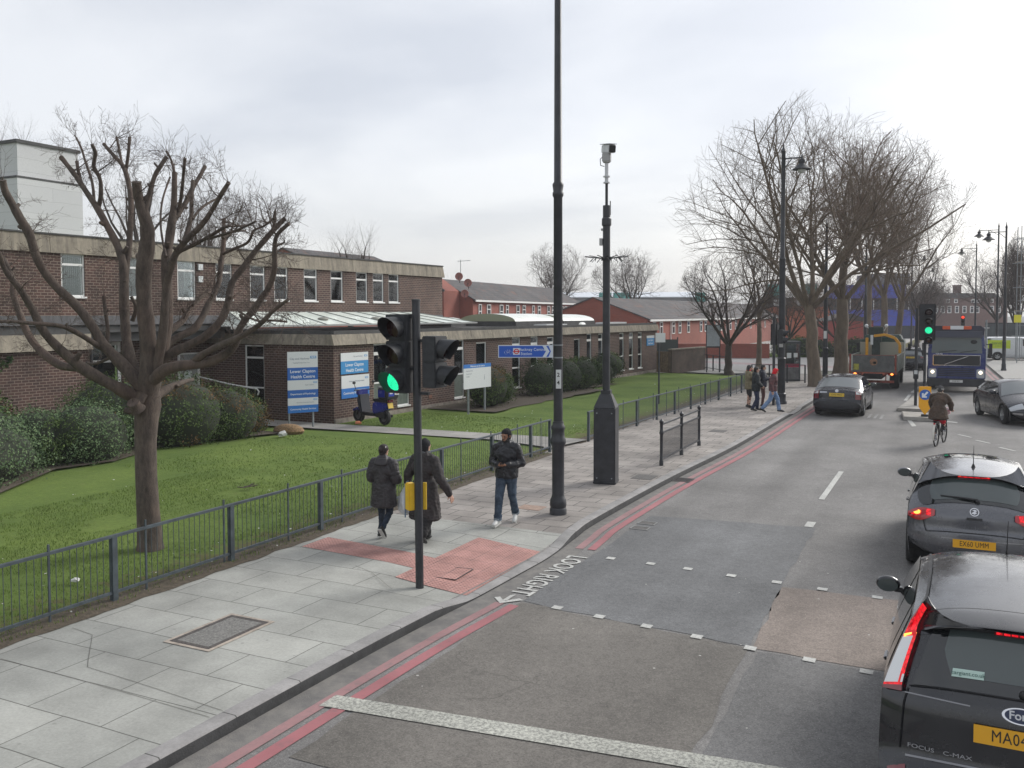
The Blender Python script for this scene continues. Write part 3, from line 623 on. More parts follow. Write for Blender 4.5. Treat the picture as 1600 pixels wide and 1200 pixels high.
wallx(b, -6.2, -5.9, 0.0, -0.05, 3.3, [(-5.3, -3.9, 0.02, 2.95), (-1.5, -0.5, 0.02, 2.45)])
b.poly([(-5.0, 0, -0.05), (-6.2, 0, -0.05), (-6.2, 0, 3.2), (-5.0, 0, 3.2)])
b.build('lower_wall', brown, HC)
b = MB(); b.bb(-0.3, 0.04, 0.03, 33.1, -0.1, 0.158); b.build('plinth', mat('plinth_concrete', (0.24, 0.21, 0.18), 0.9, var=0.3, vscale=3), HC)
for i, (a, wd, z0, z1, t) in enumerate(gw):
    tr = [(2.40, 0.12), (1.29, 0.06)] if t else []
    cu = random.choice([(blind, 0.08, wd-0.07, 0.9, z1-0.1), (curt, 0.1, wd-0.1, z0+0.1, z1-0.1), (blind, 0.08, wd-0.07, 1.3, z1-0.1), (curt, wd*0.5, wd-0.08, z0+0.1, z1-0.1)])
    window(HC, (0, a), 'y', wd, z0, min(z1, 2.80), tr, 0.05, cur=cu, panels=[(z0+0.05, 1.26)] if t and i in (1, 2, 0) else [])
window(HC, (-4.30, 0), 'x', 0.98, 0.45, 2.75, [(2.28, 0.07), (1.16, 0.05)], 0.05, cur=(curt, 0.1, 0.45, 1.25, 2.2))
f = window(HC, (-6.2, -5.3), 'y', 1.4, 0.02, 2.95, [(2.3, 0.09)], 0.12, cur=None)
d = MB(); d.bb(-6.25, -6.20, -1.46, -0.54, 0.03, 2.42); dd = d.build('door', mat('grey_door', (0.27, 0.28, 0.27), 0.6, var=0.1), HC)
d = MB(); d.bb(-6.2, -6.14, -1.5, -1.43, 0.03, 2.45); d.bb(-6.2, -6.14, -0.57, -0.5, 0.03, 2.45); d.bb(-6.2, -6.14, -1.43, -0.57, 2.40, 2.45); d.build('door_frame', wpaint, dd)
d = MB(); d.bb(-6.197, -6.19, -1.2, -0.85, 1.35, 1.75); d.build('notice', mat('paper', (0.62, 0.66, 0.64), 0.8), dd)
# lower fascia all round
b = MB()
def fas(p, q, n, z0=2.79, z1=3.17, o0=0.13, o1=0.02):
    p, q, n = Vector(p), Vector(q), Vector(n)
    L_ = (q-p).length; k = max(1, round(L_/1.85)); dv = (q-p)/k
    for i in range(k):
        g_ = dv.normalized()*0.009
        a = p+dv*i+(g_ if i else Vector((0, 0))); c = p+dv*(i+1)-(g_ if i < k-1 else Vector((0, 0)))
        pts = []
        for e in (a, c):
            pts += [(e.x+n.x*o0, e.y+n.y*o0, z0), (e.x+n.x*o1, e.y+n.y*o1, z1), (e.x-n.x*0.3, e.y-n.y*0.3, z1), (e.x-n.x*0.3, e.y-n.y*0.3, z0)]
        m = b.av(pts)
        for f in ((0, 1, 2, 3), (4, 7, 6, 5), (0, 4, 5, 1), (1, 5, 6, 2), (0, 3, 7, 4), (3, 2, 6, 7)): b.af([m+i_ for i_ in f])
fas((0, -0.12), (0, 33.2), (1, 0)); fas((0.02, 0), (-6.3, 0), (0, -1)); b.build('lower_fascia', concr, HC); b = MB(); fas((UB, -16), (UB, -5.95), (1, 0), 2.78, 3.28)
b.build('lower_fascia', concr, HC)
b = MB()  # dark felt upstand and roof behind the concrete band
b.bb(-0.22, -0.02, 0.05, 33.05, 3.172, 3.30); b.bb(-6.3, -0.2, 0.03, 0.17, 3.172, 3.30); b.bb(-11, -0.22, 0.17, 33.05, 3.16, 3.22)
b.bb(UB-0.28, UB-0.02, -16, -5.97, 3.282, 3.56); b.bb(-12, UB-0.28, -16, 0.02, 3.30, 3.42); b.bb(-6.4, UB-0.03, -5.97, 0.02, 3.31, 3.54)
b.build('lower_roof', felt, HC)
b = MB(); b.bb(UB-0.05, UB+0.05, -16, 14.5, 3.56, 3.70); b.bb(UB-0.02, UB+0.03, -16, 14.5, 3.70, 3.86); b.build('flashing', lead, HC)
b = MB(); b.bb(-6.32, -5.3, -5.88, -0.02, 3.0, 3.29); b.build('porch_soffit', mat('dark_grey_soffit', (0.11, 0.11, 0.11), 0.9), HC)  # one even dark grey over the whole soffit
# sloping glazed roof between the storeys
glz = mat('milky_glazing', (0.74, 0.79, 0.74), 0.3, c2=(0.60, 0.66, 0.60), vscale=1.2)
b = MB(); y0, y1, x0, x1, zb, zt = -1.2, 14.9, -2.9, -4.93, 3.46, 4.0
b.poly([(x0, y0, zb), (x0, y1-0.4, zb), (x1, y1-3.3, zt), (x1, y0+1.0, zt)]); b.poly([(x0, y0, zb), (x1, y0+1.0, zt), (x1, y0+0.2, zb)]); b.poly([(x0, y1-0.4, zb), (x1, y1-3.3, zt), (x1, y1, zb)])
gr = b.build('glazed_roof', glz, HC, fix=False)
b = MB()
n = 11
for i in range(n+1):
    t = i/n; ya = y0+(y1-0.4-y0)*t; yb = y0+1.0+(y1-4.3-y0)*t
    b.bar((x0, ya, zb+0.02), (x1, yb, zt+0.02), 0.035, 0.03)
b.bar((x0, y0, zb), (x0, y1-0.4, zb), 0.07, 0.07)
b.build('glazing_bars', mat('pale_lead', (0.28, 0.29, 0.28), 0.6), gr)
for t in (0.33, 0.62, 0.86):
    b = MB(); cy = y0+1+(y1-3)*t; b.sphere((-3.7, cy, 3.70), 0.26, 14, 6, (0.75, 1.0, 0.32)); b.build('roof_vent', mat('vent_grey', (0.21, 0.21, 0.18), 0.6), gr, smooth=True)
# barrel rooflights beyond the upper block
fibre = mat('rooflight_white', (0.74, 0.76, 0.73), 0.4, c2=(0.62, 0.65, 0.60), vscale=1.5); fgreen = mat('rooflight_green_end', (0.33, 0.35, 0.24), 0.5)
def barrel(ya, yb, xc, wd, z0, h):
    k = MB(); k.grid(lambda u, v: (xc-wd/2*cos(pi*u), ya+(yb-ya)*v, z0+h*sin(pi*u)), 14, 2); r = k.build('rooflight', fibre, HC, smooth=True, fix=False)
    for y, nm in ((ya, 'end_panel'), (yb, 'end_panel')):
        e = MB(); e.poly([(xc-wd/2*cos(pi*i/14), y, z0+h*sin(pi*i/14)) for i in range(15)]); e.build(nm, fgreen, r, fix=False)
    e = MB(); e.bb(xc-wd/2-0.05, xc+wd/2+0.05, ya-0.03, yb+0.03, 3.2, z0); e.build('kerb_upstand', felt, r)
barrel(18.0, 23.0, -4.4, 3.6, 3.50, 0.42); barrel(24.6, 29.2, -4.6, 3.4, 3.48, 0.40); barrel(15.6, 17.0, -6.2, 2.0, 3.42, 0.3)
k = MB(); k.sphere((-3.4, 27.2, 3.24), 0.75, 16, 8, (1, 1.0, 0.3)); k.build('rooflight', fibre, HC, smooth=True)
k = MB(); k.bb(-2.2, -1.4, 19.4, 22.0, 3.26, 3.33); k.bb(-2.4, -1.6, 28.3, 31.6, 3.26, 3.36); k.build('roof_hatch', mat('pale_edge', (0.55, 0.56, 0.56), 0.5), HC)
b = MB(); b.tube([(UB+0.07, -5.99, 0), (UB+0.07, -5.99, 2.8)], 0.05, 8); b.tube([(0.06, 17.9, 0.1), (0.06, 17.9, 2.8)], 0.04, 8); b.build('downpipe', blackp0, HC, smooth=True)
for y in (5.9, 11.6, 25.1): b = MB(); b.bb(0.0, 0.02, y, y+0.22, 0.42, 0.56); b.build('air_vent', mat('terracotta_vent', (0.2, 0.09, 0.06), 0.8), HC)
# security camera and striped hand rail by the corner window
sc = thing('hand_rail', 'white entrance hand rail sloping down beside the corner window', 'hand rail', (HCO[0], HCO[1], 0), -ANG)
b = MB(); b.tube([(-5.4, -1.35, 1.62), (-3.9, -1.1, 1.35), (-2.75, -0.95, 1.22), (-2.65, -0.95, 1.12), (-2.72, -0.95, 1.0)], 0.028, 8); b.build('rail', mat('white_rail', (0.66, 0.66, 0.64), 0.5), sc, smooth=True)
b = MB()
for x, z in ((-5.2, 1.56), (-3.7, 1.32), (-2.8, 1.2)): b.tube([(x, -1.0-(x+2.8)*-0.14, 0), (x, -1.0-(x+2.8)*-0.14, z)], 0.022, 6)
b.build('post', mat('dark_iron', (0.05,)*3), sc)
# ------------------------------------------------------------------ signs of the health centre
blue1 = mat('sign_blue', (0.022, 0.12, 0.42), 0.45); blue2 = mat('sign_light_blue', (0.035, 0.24, 0.52), 0.45); blue3 = mat('sign_mid_blue', (0.025, 0.17, 0.52), 0.45)
swhite = mat('sign_white', (0.66, 0.68, 0.69), 0.5); sgrey = mat('sign_print_grey', (0.30, 0.33, 0.38), 0.6); nhsb = mat('logo_blue', (0.08, 0.28, 0.55), 0.5); steel = mat('galvanised_post', (0.24, 0.26, 0.27), 0.55, 0.3, var=0.15); wtext = mat('white_print', (0.75, 0.78, 0.80), 0.6)
def signface(t, M0, w, h, rows, name='panel'):
    """rows: (y0,y1,material,[(text,size,x,y,mat)]) in metres from the bottom-left"""
    for (ya, yb, m, texts) in rows:
        b = MB(); b.M = M0; b.bb(0, w, ya, yb, -0.03, 0.0); p = b.build(name, m, t)
        for (s, sz, x, y, tm) in texts:
            if s == '#nhs':
                q = MB(); q.M = M0; q.bb(x-0.11*sz, x+0.11*sz, y-0.045*sz, y+0.045*sz, 0.0005, 0.003); q.build('logo', nhsb, p)
                text_obj('lettering', 'NHS', 0.085*sz, wtext, p, M0 @ Matrix.Translation((x, y, 0.0035)) @ Matrix.Shear('XZ', 4, (0, 0)), 0.0008, bold=0.002*sz)
            else: text_obj('lettering', s, sz, tm, p, M0 @ Matrix.Translation((x, y, 0.002)), 0.0008, bold=sz*0.012)
# free-standing totem (posts at the two measured feet)
s1 = thing('totem_sign', 'tall blue and white sign on two posts beside the building corner', 'sign', (-19.86, 23.48, 0))
dx_, dy_ = (-19.66+19.86+0.30), (24.34-23.48); ln = math.hypot(dx_, dy_); W1 = 1.06
ud = Vector((dx_, dy_, 0)).normalized()
M0 = frame_m((-ud.x*0.04, -ud.y*0.04, 0.58), (ud.x, ud.y, 0), (0, 0, 1))
signface(s1, M0, W1, 2.2, [
    (1.52, 2.05, swhite, [('City and Hackney', 0.095, 0.42, 1.82, sgrey), ('#nhs', 0.95, 0.90, 1.86, None), ('Teaching Primary Care Trust', 0.05, 0.48, 1.68, sgrey)]),
    (1.10, 1.517, blue1, [('Lower Clapton', 0.145, 0.53, 1.39, wtext), ('Health Centre', 0.145, 0.53, 1.21, wtext)]),
    (0.77, 1.097, swhite, [('#nhs', 0.6, 0.96, 1.01, None), ('East London', 0.06, 0.76, 0.93, sgrey)]),
    (0.50, 0.767, blue1, [('Department of Psychology', 0.082, 0.53, 0.63, wtext)]),
    (0.25, 0.497, swhite, [('#nhs', 0.6, 0.96, 0.43, None), ('Homerton University Hospital', 0.05, 0.6, 0.34, sgrey)]),
    (0.0, 0.247, blue3, [('Community Health Services', 0.080, 0.53, 0.12, wtext)])])
b = MB()
for t in (0.0, 0.84): b.tube([(ud.x*t+0.02, ud.y*t, -0.05), (ud.x*t+0.02, ud.y*t, 2.58)], 0.035, 8)
nrm = Vector((ud.y, -ud.x, 0))
b.v = [(x-nrm.x*0.075, y-nrm.y*0.075, z) for x, y, z in b.v]; b.build('post', steel, s1, smooth=True, angle=50)
# wall-mounted pair (on the road-side wall)
s2 = thing('wall_sign', 'upper light blue board on the brown brick wall beside the first window', 'sign', (*hc(0.36, 0.035), 1.74), -ANG)
M1 = frame_m((0, 0, 0), (0, 1, 0), (0, 0, 1))
signface(s2, M1, 1.55, 0.76, [(0.46, 0.76, swhite, [('City and Hackney', 0.075, 0.95, 0.62, sgrey), ('#nhs', 0.8, 1.40, 0.63, None)]), (0.0, 0.457, blue2, [('Lower Clapton', 0.17, 0.76, 0.32, wtext), ('Health Centre', 0.17, 0.76, 0.12, wtext)])])
s3 = thing('wall_sign', 'lower white and mid blue board on the brown brick wall, just above the scooter', 'sign', (*hc(0.38, 0.035), 0.86), -ANG)
signface(s3, M1, 1.58, 0.80, [(0.36, 0.82, swhite, [('Homerton University Hospital', 0.07, 0.85, 0.60, sgrey), ('#nhs', 0.8, 1.42, 0.70, None)]), (0.0, 0.357, blue3, [('Community Health Services', 0.122, 0.79, 0.18, wtext)])])
s4 = thing('wall_sign', 'small light blue board at the far end of the low brick building', 'sign', (*hc(31.1, 0.03), 1.80), -ANG)
signface(s4, M1, 1.4, 0.66, [(0.5, 0.66, swhite, [('#nhs', 0.6, 1.2, 0.58, None)]), (0.0, 0.497, blue2, [('Lower Clapton', 0.15, 0.7, 0.35, wtext), ('Health Centre', 0.15, 0.7, 0.14, wtext)])])
# white map board on the lawn
s5 = thing('map_board', 'white board with a blue heading on two grey posts before a bush', 'sign', (-16.82, 30.38, 0))
ud = Vector((-17.02+16.80+0.42, 31.83-30.38, 0)).normalized(); M0 = frame_m((-ud.x*0.32, -ud.y*0.32, 0.98), (ud.x, ud.y, 0), (0, 0, 1))
signface(s5, M0, 1.80, 0.95, [(0.0, 0.80, swhite, [('Health services', 0.07, 0.35, 0.7, sgrey), ('directory and', 0.06, 0.33, 0.58, sgrey), ('site plan', 0.06, 0.26, 0.48, sgrey), ('i', 0.30, 1.35, 0.4, sgrey)]), (0.803, 0.95, blue3, [('Welcome to the centre', 0.10, 0.9, 0.87, wtext)])])
b = MB(); nrm = Vector((ud.y, -ud.x, 0))*-0.075
for t in (0.05, 1.15): b.tube([(ud.x*t+nrm.x, ud.y*t+nrm.y, -0.05), (ud.x*t+nrm.x, ud.y*t+nrm.y, 1.85)], 0.045, 8)
b.build('post', steel, s5, smooth=True, angle=50)
# ------------------------------------------------------------------ POLES, SIGNALS, RAILINGS
blackp = mat('black_paint', (0.028, 0.030, 0.035), 0.42, var=0.25, vscale=4); blackm = mat('matt_black', (0.026, 0.028, 0.032), 0.62, var=0.2, vscale=12); railp = mat('rail_grey_paint', (0.048, 0.062, 0.072), 0.5, var=0.25, vscale=7)
tagm = mat('white_tag', (0.62, 0.64, 0.63), 0.6); blk = mat('black_print', (0.02, 0.02, 0.02), 0.7)
def lantern_lamp(t, x, z, side, drop_=0.25, arm=1.15, s=1.0):
    b = MB(); b.tube([(0, 0, z), (side*arm, 0, z)], 0.03*s, 8); b.tube([(0, 0, z-0.45*s), (side*arm*0.45, 0, z-0.03)], 0.02*s, 6); b.build('arm', blackp, t, smooth=True)
    b = MB(); ax = side*arm
    b.lathe([(0.02, 0.18), (0.04, 0.1), (0.05, 0.0), (0.12, -0.03), (0.14, -0.12), (0.11, -0.20), (0.17, -0.26), (0.33, -0.40), (0.40, -0.44), (0.40, -0.46), (0.2, -0.45)], 18, (ax, 0, z-0.05)); lam = b.build('lantern', blackm, t, smooth=True, angle=35)
    b = MB(); b.sphere((ax, 0, z-0.53), 0.17, 14, 8, (1, 1, 0.85)); b.build('glass_bowl', mat('lamp_bowl', (0.5, 0.52, 0.5), 0.25), lam, smooth=True)
# tall column in the middle
t = thing('lamp_column', 'very tall black ringed lamp column carrying the blue finger sign, cropped by the top of the view', 'lamp post', (-6.80, 15.82, 0))
b = MB(); b.lathe([(0.165, -0.02), (0.165, 0.10), (0.15, 0.13), (0.165, 0.18), (0.155, 0.28), (0.13, 0.33), (0.118, 0.38), (0.118, 1.30), (0.128, 1.33), (0.15, 1.38), (0.15, 1.45), (0.128, 1.50), (0.12, 1.62), (0.135, 1.66), (0.135, 1.70), (0.11, 1.74), (0.105, 1.80)], 20); b.build('base', blackp, t, smooth=True, angle=35)
b = MB(); b.lathe([(0.088, 1.7), (0.084, 6.08), (0.105, 6.12), (0.105, 6.17), (0.090, 6.2), (0.105, 6.30), (0.105, 6.34), (0.078, 6.38), (0.060, 10.9), (0.065, 10.95), (0.0, 11.3)], 18, cap=False); b.build('column', blackp, t, smooth=True, angle=35)
lantern_lamp(t, 0, 10.6, 1, arm=1.3)
b = MB(); b.box((0.045, -0.082, 2.62), (0.10, 0.03, 0.36), rz=0.45); tg = b.build('tag', tagm, t)
Mx = frame_m((0.047, -0.0985, 2.70), (0.9, 0.43, 0), (0, 0, 1)); text_obj('lettering', '2', 0.11, blk, tg, Mx, 0.001, bold=0.002); Mx = frame_m((0.047, -0.0985, 2.55), (0.9, 0.43, 0), (0, 0, 1)); text_obj('lettering', '4', 0.11, blk, tg, Mx, 0.001, bold=0.002)
# finger sign (local x away from the column, facing the camera side)
fs = thing('finger_sign', 'blue arrow-edged direction sign with cycle and station symbols on the tall lamp column', 'sign', (-6.80, 15.82, 0), R(26))
sb = mat('route_blue', (0.015, 0.095, 0.48), 0.45); sw = mat('route_white', (0.62, 0.68, 0.74), 0.5); sr = mat('roundel_red', (0.55, 0.03, 0.04), 0.5)
b = MB(); b.bb(-1.15, -0.10, -0.04, -0.02, 3.03, 3.27); p = b.build('backing', sw, fs)
b = MB(); b.bb(-1.135, -0.20, -0.044, -0.041, 3.045, 3.255); b.prism([(-0.20, 3.045), (-0.185, 3.045), (-0.14, 3.15), (-0.185, 3.255), (-0.20, 3.255)], -0.044, -0.041, 'xz'); b.build('blue_panel', sb, p)
b = MB(); b.prism([(-0.30, 3.045), (-0.23, 3.045), (-0.165, 3.15), (-0.23, 3.255), (-0.30, 3.255), (-0.235, 3.15)], -0.047, -0.0445, 'xz'); b.build('chevron', sw, p)
FM = lambda x, z: frame_m((x, -0.0445, z), (1, 0, 0), (0, 0, 1))
text_obj('lettering', 'Hackney Central', 0.078, sw, p, FM(-0.50, 3.185), 0.001, bold=0.0005); text_obj('lettering', 'Station', 0.078, sw, p, FM(-0.61, 3.105), 0.001, bold=0.0005)
b = MB(); b.bb(-0.865, -0.735, -0.046, -0.0445, 3.085, 3.215); q = b.build('symbol_square', sw, p)
b = MB(); k = 20
for i in range(k):
    a0, a1 = 2*pi*i/k, 2*pi*(i+1)/k
    b.poly([(-0.80+0.052*cos(a0), -0.047, 3.15+0.052*sin(a0)), (-0.80+0.052*cos(a1), -0.047, 3.15+0.052*sin(a1)), (-0.80+0.033*cos(a1), -0.047, 3.15+0.033*sin(a1)), (-0.80+0.033*cos(a0), -0.047, 3.15+0.033*sin(a0))])
b.bb(-0.862, -0.738, -0.0478, -0.0472, 3.138, 3.162); b.build('roundel', sr, q)
b = MB()
for cx in (-1.0, -0.91):
    for i in range(14):
        a0, a1 = 2*pi*i/14, 2*pi*(i+1)/14
        b.bar((cx+0.032*cos(a0), -0.046, 3.13+0.032*sin(a0)), (cx+0.032*cos(a1), -0.046, 3.13+0.032*sin(a1)), 0.006, 0.002)
for p0, p1 in (((-1.0, 3.13), (-0.975, 3.175)), ((-0.975, 3.175), (-0.93, 3.175)), ((-0.91, 3.13), (-0.935, 3.19)), ((-0.955, 3.13), (-0.93, 3.175)), ((-0.955, 3.13), (-1.0, 3.13)), ((-0.98, 3.185), (-0.965, 3.185)), ((-0.955, 3.13), (-0.975, 3.175))): b.bar((p0[0], -0.046, p0[1]), (p1[0], -0.046, p1[1]), 0.007, 0.002)
b.build('cycle_symbol', sw, p)
b = MB()
for z in (3.03, 3.27): b.lathe([(0.089, z-0.012), (0.092, z-0.012), (0.092, z+0.012), (0.089, z+0.012)], 18)
b.build('clamp', steel, p)
# CCTV mast
t = thing('camera_mast', 'black camera mast with a wide box base, spike collar and white camera on top', 'camera mast', (-7.09, 19.28, 0), R(10))
b = MB(); b.box((0, 0, 0.86), (0.50, 0.50, 1.76)); b.box((0, 0, 0.03), (0.52, 0.52, 0.08)); b.cur = 0
k = b.av([(-0.25, -0.25, 1.738), (0.25, -0.25, 1.738), (0.25, 0.25, 1.738), (-0.25, 0.25, 1.738)]+[(0.12*x, 0.12*y, 2.06) for x, y in ((-1, -1), (1, -1), (1, 1), (-1, 1))])
for f in ((0, 1, 5, 4), (1, 2, 6, 5), (2, 3, 7, 6), (3, 0, 4, 7), (4, 5, 6, 7)): b.af([k+i for i in f])
bs = b.build('base_box', blackp, t, bevel=0.02)
b = MB()
for x in (-0.17, 0.17):
    for z in (0.14, 1.62): b.lathe([(0.016, 0), (0.016, 0.012), (0, 0.016)], 8, (x, -0.25, z), 'y')
b.v = [(x, -0.252-(y+0.25), z) for x, y, z in b.v]; b.build('bolt', steel, bs)
b = MB(); b.box((0, 0, 2.08), (0.22, 0.22, 0.1)); b.lathe([(0.086, 1.9), (0.086, 5.85), (0.11, 5.88), (0.11, 6.02), (0.086, 6.05), (0.086, 6.32), (0.04, 6.33)], 16); b.build('mast', blackp, t, smooth=True, angle=35)
b = MB(); b.tube([(0, 0, 6.3), (0, 0, 6.82)], 0.032, 10); b.tube([(0.085, 0, 6.1), (0.085, 0, 6.42)], 0.012, 6); b.build('inner_tube', blackm, t, smooth=True)
b = MB()
for i in range(14):
    a = 2*pi*i/14; b.bar((0.08*cos(a), 0.08*sin(a), 5.12), (0.50*cos(a), 0.50*sin(a), 5.17), 0.03, 0.012); b.bar((0.3*cos(a), 0.3*sin(a), 5.14), (0.38*cos(a+0.12), 0.38*sin(a+0.12), 5.05), 0.012)
b.lathe([(0.09, 5.08), (0.12, 5.08), (0.12, 5.16), (0.09, 5.16)], 14); b.build('spike_collar', blackm, t)
wh = mat('camera_white', (0.55, 0.56, 0.57), 0.45, var=0.08)
b = MB(); b.tube([(0, 0, 6.82), (0, 0, 7.28)], 0.042, 12); b.lathe([(0.075, 6.82), (0.075, 6.85)], 12); b.lathe([(0.08, 6.96), (0.08, 6.985)], 12); b.build('white_tube', wh, t, smooth=True, angle=40)
b = MB(); b.box((0, 0, 7.40), (0.19, 0.16, 0.20)); b.lathe([(0.05, 7.27), (0.10, 7.30), (0.10, 7.33)], 12); b.build('pan_head', mat('camera_grey', (0.36, 0.36, 0.36), 0.5), t, bevel=0.02)
b = MB(); b.box((0.03, 0.06, 7.60), (0.17, 0.42, 0.18), rz=R(35), rx=R(8)); cmr = b.build('camera_housing', wh, t, bevel=0.015)
b = MB(); b.box((0.03+0.22*sin(R(35)), 0.06-0.24*cos(R(35)), 7.565), (0.15, 0.02, 0.15), rz=R(35), rx=R(8)); b.build('lens_window', blk, cmr)
b = MB(); b.box((0.03, 0.04, 7.705), (0.20, 0.50, 0.015), rz=R(35), rx=R(8)); b.build('sunshield', wh, cmr)
b = MB(); b.tube([(-0.05, -0.03, 7.45), (-0.14, -0.05, 7.36), (-0.13, -0.05, 7.22), (-0.05, -0.02, 7.20)], 0.010, 6); b.build('cable', blackm, t)
b = MB(); b.box((-0.12, -0.02, 5.50), (0.07, 0.09, 0.16)); b.box((-0.10, 0, 5.78), (0.05, 0.05, 0.05)); b.build('receiver_box', mat('camera_grey', (0.36,)*3), t)
# traffic signal heads
lens_off = {'r': mat('unlit_red_lens', (0.03, 0.010, 0.010), 0.2), 'a': mat('unlit_amber_lens', (0.028, 0.016, 0.012), 0.2), 'g': mat('unlit_green_lens', (0.01, 0.02, 0.015), 0.2)}
def lit_lens(name, c, core, s1_, s2_):
    m, N, L, p = newmat(name); tc = N.new('ShaderNodeTexCoord'); gr_ = N.new('ShaderNodeTexNoise'); gr_.inputs['Scale'].default_value = 60; L.new(tc.outputs['Object'], gr_.inputs['Vector'])
    p.inputs['Base Color'].default_value = c4(c); p.inputs['Emission Color'].default_value = c4(core)
    mm = N.new('ShaderNodeMapRange'); L.new(gr_.outputs[0], mm.inputs[0]); mm.inputs[1].default_value = 0.35; mm.inputs[2].default_value = 0.65; mm.inputs[3].default_value = s1_; mm.inputs[4].default_value = s2_
    L.new(mm.outputs[0], p.inputs['Emission Strength']); MATS[name] = m; return m
green_on = lit_lens('lit_green_lens', (0.0, 0.3, 0.15), (0.02, 0.80, 0.36), 0.55, 1.3)
def sig_head(t, org, yaw, n=3, lit=None, s=1.0, sz=0.30, side=0):
    """n-aspect head facing local -y after yaw; org = top centre"""
    M0 = Matrix.Translation(Vector(org)) @ Matrix.Rotation(yaw, 4, 'Z')
    b = MB(); b.M = M0
    for i in range(n): b.box((0, 0, -sz*(i+0.5)*s), (0.29*s, 0.20*s, (sz-0.012)*s))
    b.box((0, 0.03, -sz*n/2*s), (0.25*s, 0.18*s, sz*n*s-0.01)); h = b.build('signal_head', blackm, t, bevel=0.012)
    for i in range(n):
        z = -sz*(i+0.5)*s; b = MB(); b.M = M0; K = 18; r = 0.125*s
        b.grid(lambda u, v: ((r+0.010*v)*cos(R(-65)+R(310)*u), -0.10*s-v*(0.24*s*(0.62+0.38*max(-0.6, sin(R(-65)+R(310)*u)))), z+(r+0.010*v)*sin(R(-65)+R(310)*u)-0.02*v), K, 4)
        vz = b.build('visor', blackm, h, smooth=True, fix=False)
        b = MB(); b.M = M0; b.lathe([(r*0.97, 0), (r*0.9, -0.02), (r*0.6, -0.035), (0, -0.042)], 18, (0, -0.095*s, z), 'y', cap=False)
        b.v = [tuple(v) for v in b.v]
        key = 'rag'[i] if n == 3 else 'rg'[i]
        b.build('lens', green_on if lit == i else lens_off[key], h, smooth=True, fix=False)
    return h
t = thing('traffic_signal', 'near black traffic signal pole showing green, with a yellow push-button box', 'traffic light', (-6.80, 10.80, -0.06), 0)
b = MB(); b.tube([(0, 0, -0.02), (-0.03, 0, 4.12)], 0.0585, 16); b.lathe([(0.064, 4.10), (0.064, 4.135), (0, 4.14)], 16, (-0.03, 0, 0)); b.build('pole', blackp, t, smooth=True, angle=45)
sig_head(t, (-0.28, -0.03, 3.93), R(-2), 3, 2, 1.2, 0.315)
sig_head(t, (0.24, 0.06, 3.62), R(88), 2, None, 1.1, 0.335)
b = MB()
for z in (3.9, 3.15):
    b = MB(); b.box((-0.10, 0, z), (0.16, 0.06, 0.04)); b.build('bracket', blackm, t); b = MB(); b.box((0.09, 0.03, z-0.35), (0.14, 0.06, 0.04)); b.build('bracket', blackm, t)
yel = mat('push_box_yellow', (0.70, 0.44, 0.02), 0.5, var=0.06)
def pbox(t, x, y, z, rz, m=yel):
    b = MB(); b.M = Matrix.Translation((x, y, z)) @ Matrix.Rotation(rz, 4, 'Z'); b.box((0, 0, 0), (0.135, 0.115, 0.39)); pb = b.build('push_button_box', m, t, bevel=0.015)
    b = MB(); b.M = Matrix.Translation((x, y, z)) @ Matrix.Rotation(rz, 4, 'Z'); b.box((0, -0.06, 0.02), (0.10, 0.012, 0.22)); b.build('front_plate', blackm, pb)
pbox(t, -0.125, -0.03, 1.32, R(150)); b = MB(); b.box((0.045, 0.085, 1.32), (0.05, 0.02, 0.39), rz=R(20)); b.build('push_button_box', yel, t)
# second signal pole by the group crossing, with heads turned away
t = thing('traffic_signal', 'dark traffic signal pole behind the four people by the far crossing', 'traffic light', (-6.78, 38.86, 0))
b = MB(); b.tube([(0, 0, 0), (0, 0, 3.75)], 0.06, 12); b.build('pole', blackp, t, smooth=True, angle=45)
sig_head(t, (-0.02, 0.25, 3.45), R(172), 3, None, 1.0); sig_head(t, (0.28, 0.02, 3.2), R(90), 2, None, 1.0)
# island signal with green lit
t = thing('traffic_signal', 'tall signal on the traffic island showing green, with a push-button box', 'traffic light', (-1.20, 41.0, 0.0))
b = MB(); b.tube([(-0.16, 0, 0.0), (-0.16, 0, 4.1)], 0.06, 12); b.tube([(0.16, 0.3, 0.0), (0.16, 0.3, 4.1)], 0.055, 12); b.build('pole', blackp, t, smooth=True, angle=45)
b = MB(); b.box((0.24, 0.0, 3.50), (0.62, 0.04, 1.50)); b.build('backing_board', blackm, t, bevel=0.03)
sig_head(t, (0.30, -0.14, 4.12), 0, 3, 2, 1.15, 0.33); sig_head(t, (0.30, -0.12, 2.96), 0, 1, None, 1.1, 0.33)
b = MB(); b.box((-0.16, -0.10, 1.35), (0.20, 0.12, 0.42)); pb = b.build('push_button_box', blackm, t, bevel=0.015); b = MB(); b.box((-0.16, -0.165, 1.42), (0.13, 0.012, 0.16)); b.build('indicator_panel', mat('pale_panel', (0.5, 0.52, 0.52), 0.5), pb)
# island itself
isl = mat('island_paving', (0.30, 0.285, 0.26), 0.9, var=0.2, vscale=3)
b = MB(); b.prism([(-2.02, 39.6), (-0.55, 39.5), (-0.42, 41.5), (-0.55, 55), (-1.15, 55), (-1.85, 42.0)], RZ-0.02, 0.015); b.prism([(-1.62, 36.4), (-0.40, 36.2), (-0.38, 38.2), (-1.78, 38.4)], RZ-0.02, 0.015); struct(b.build('traffic_island', isl, bevel=0.03))
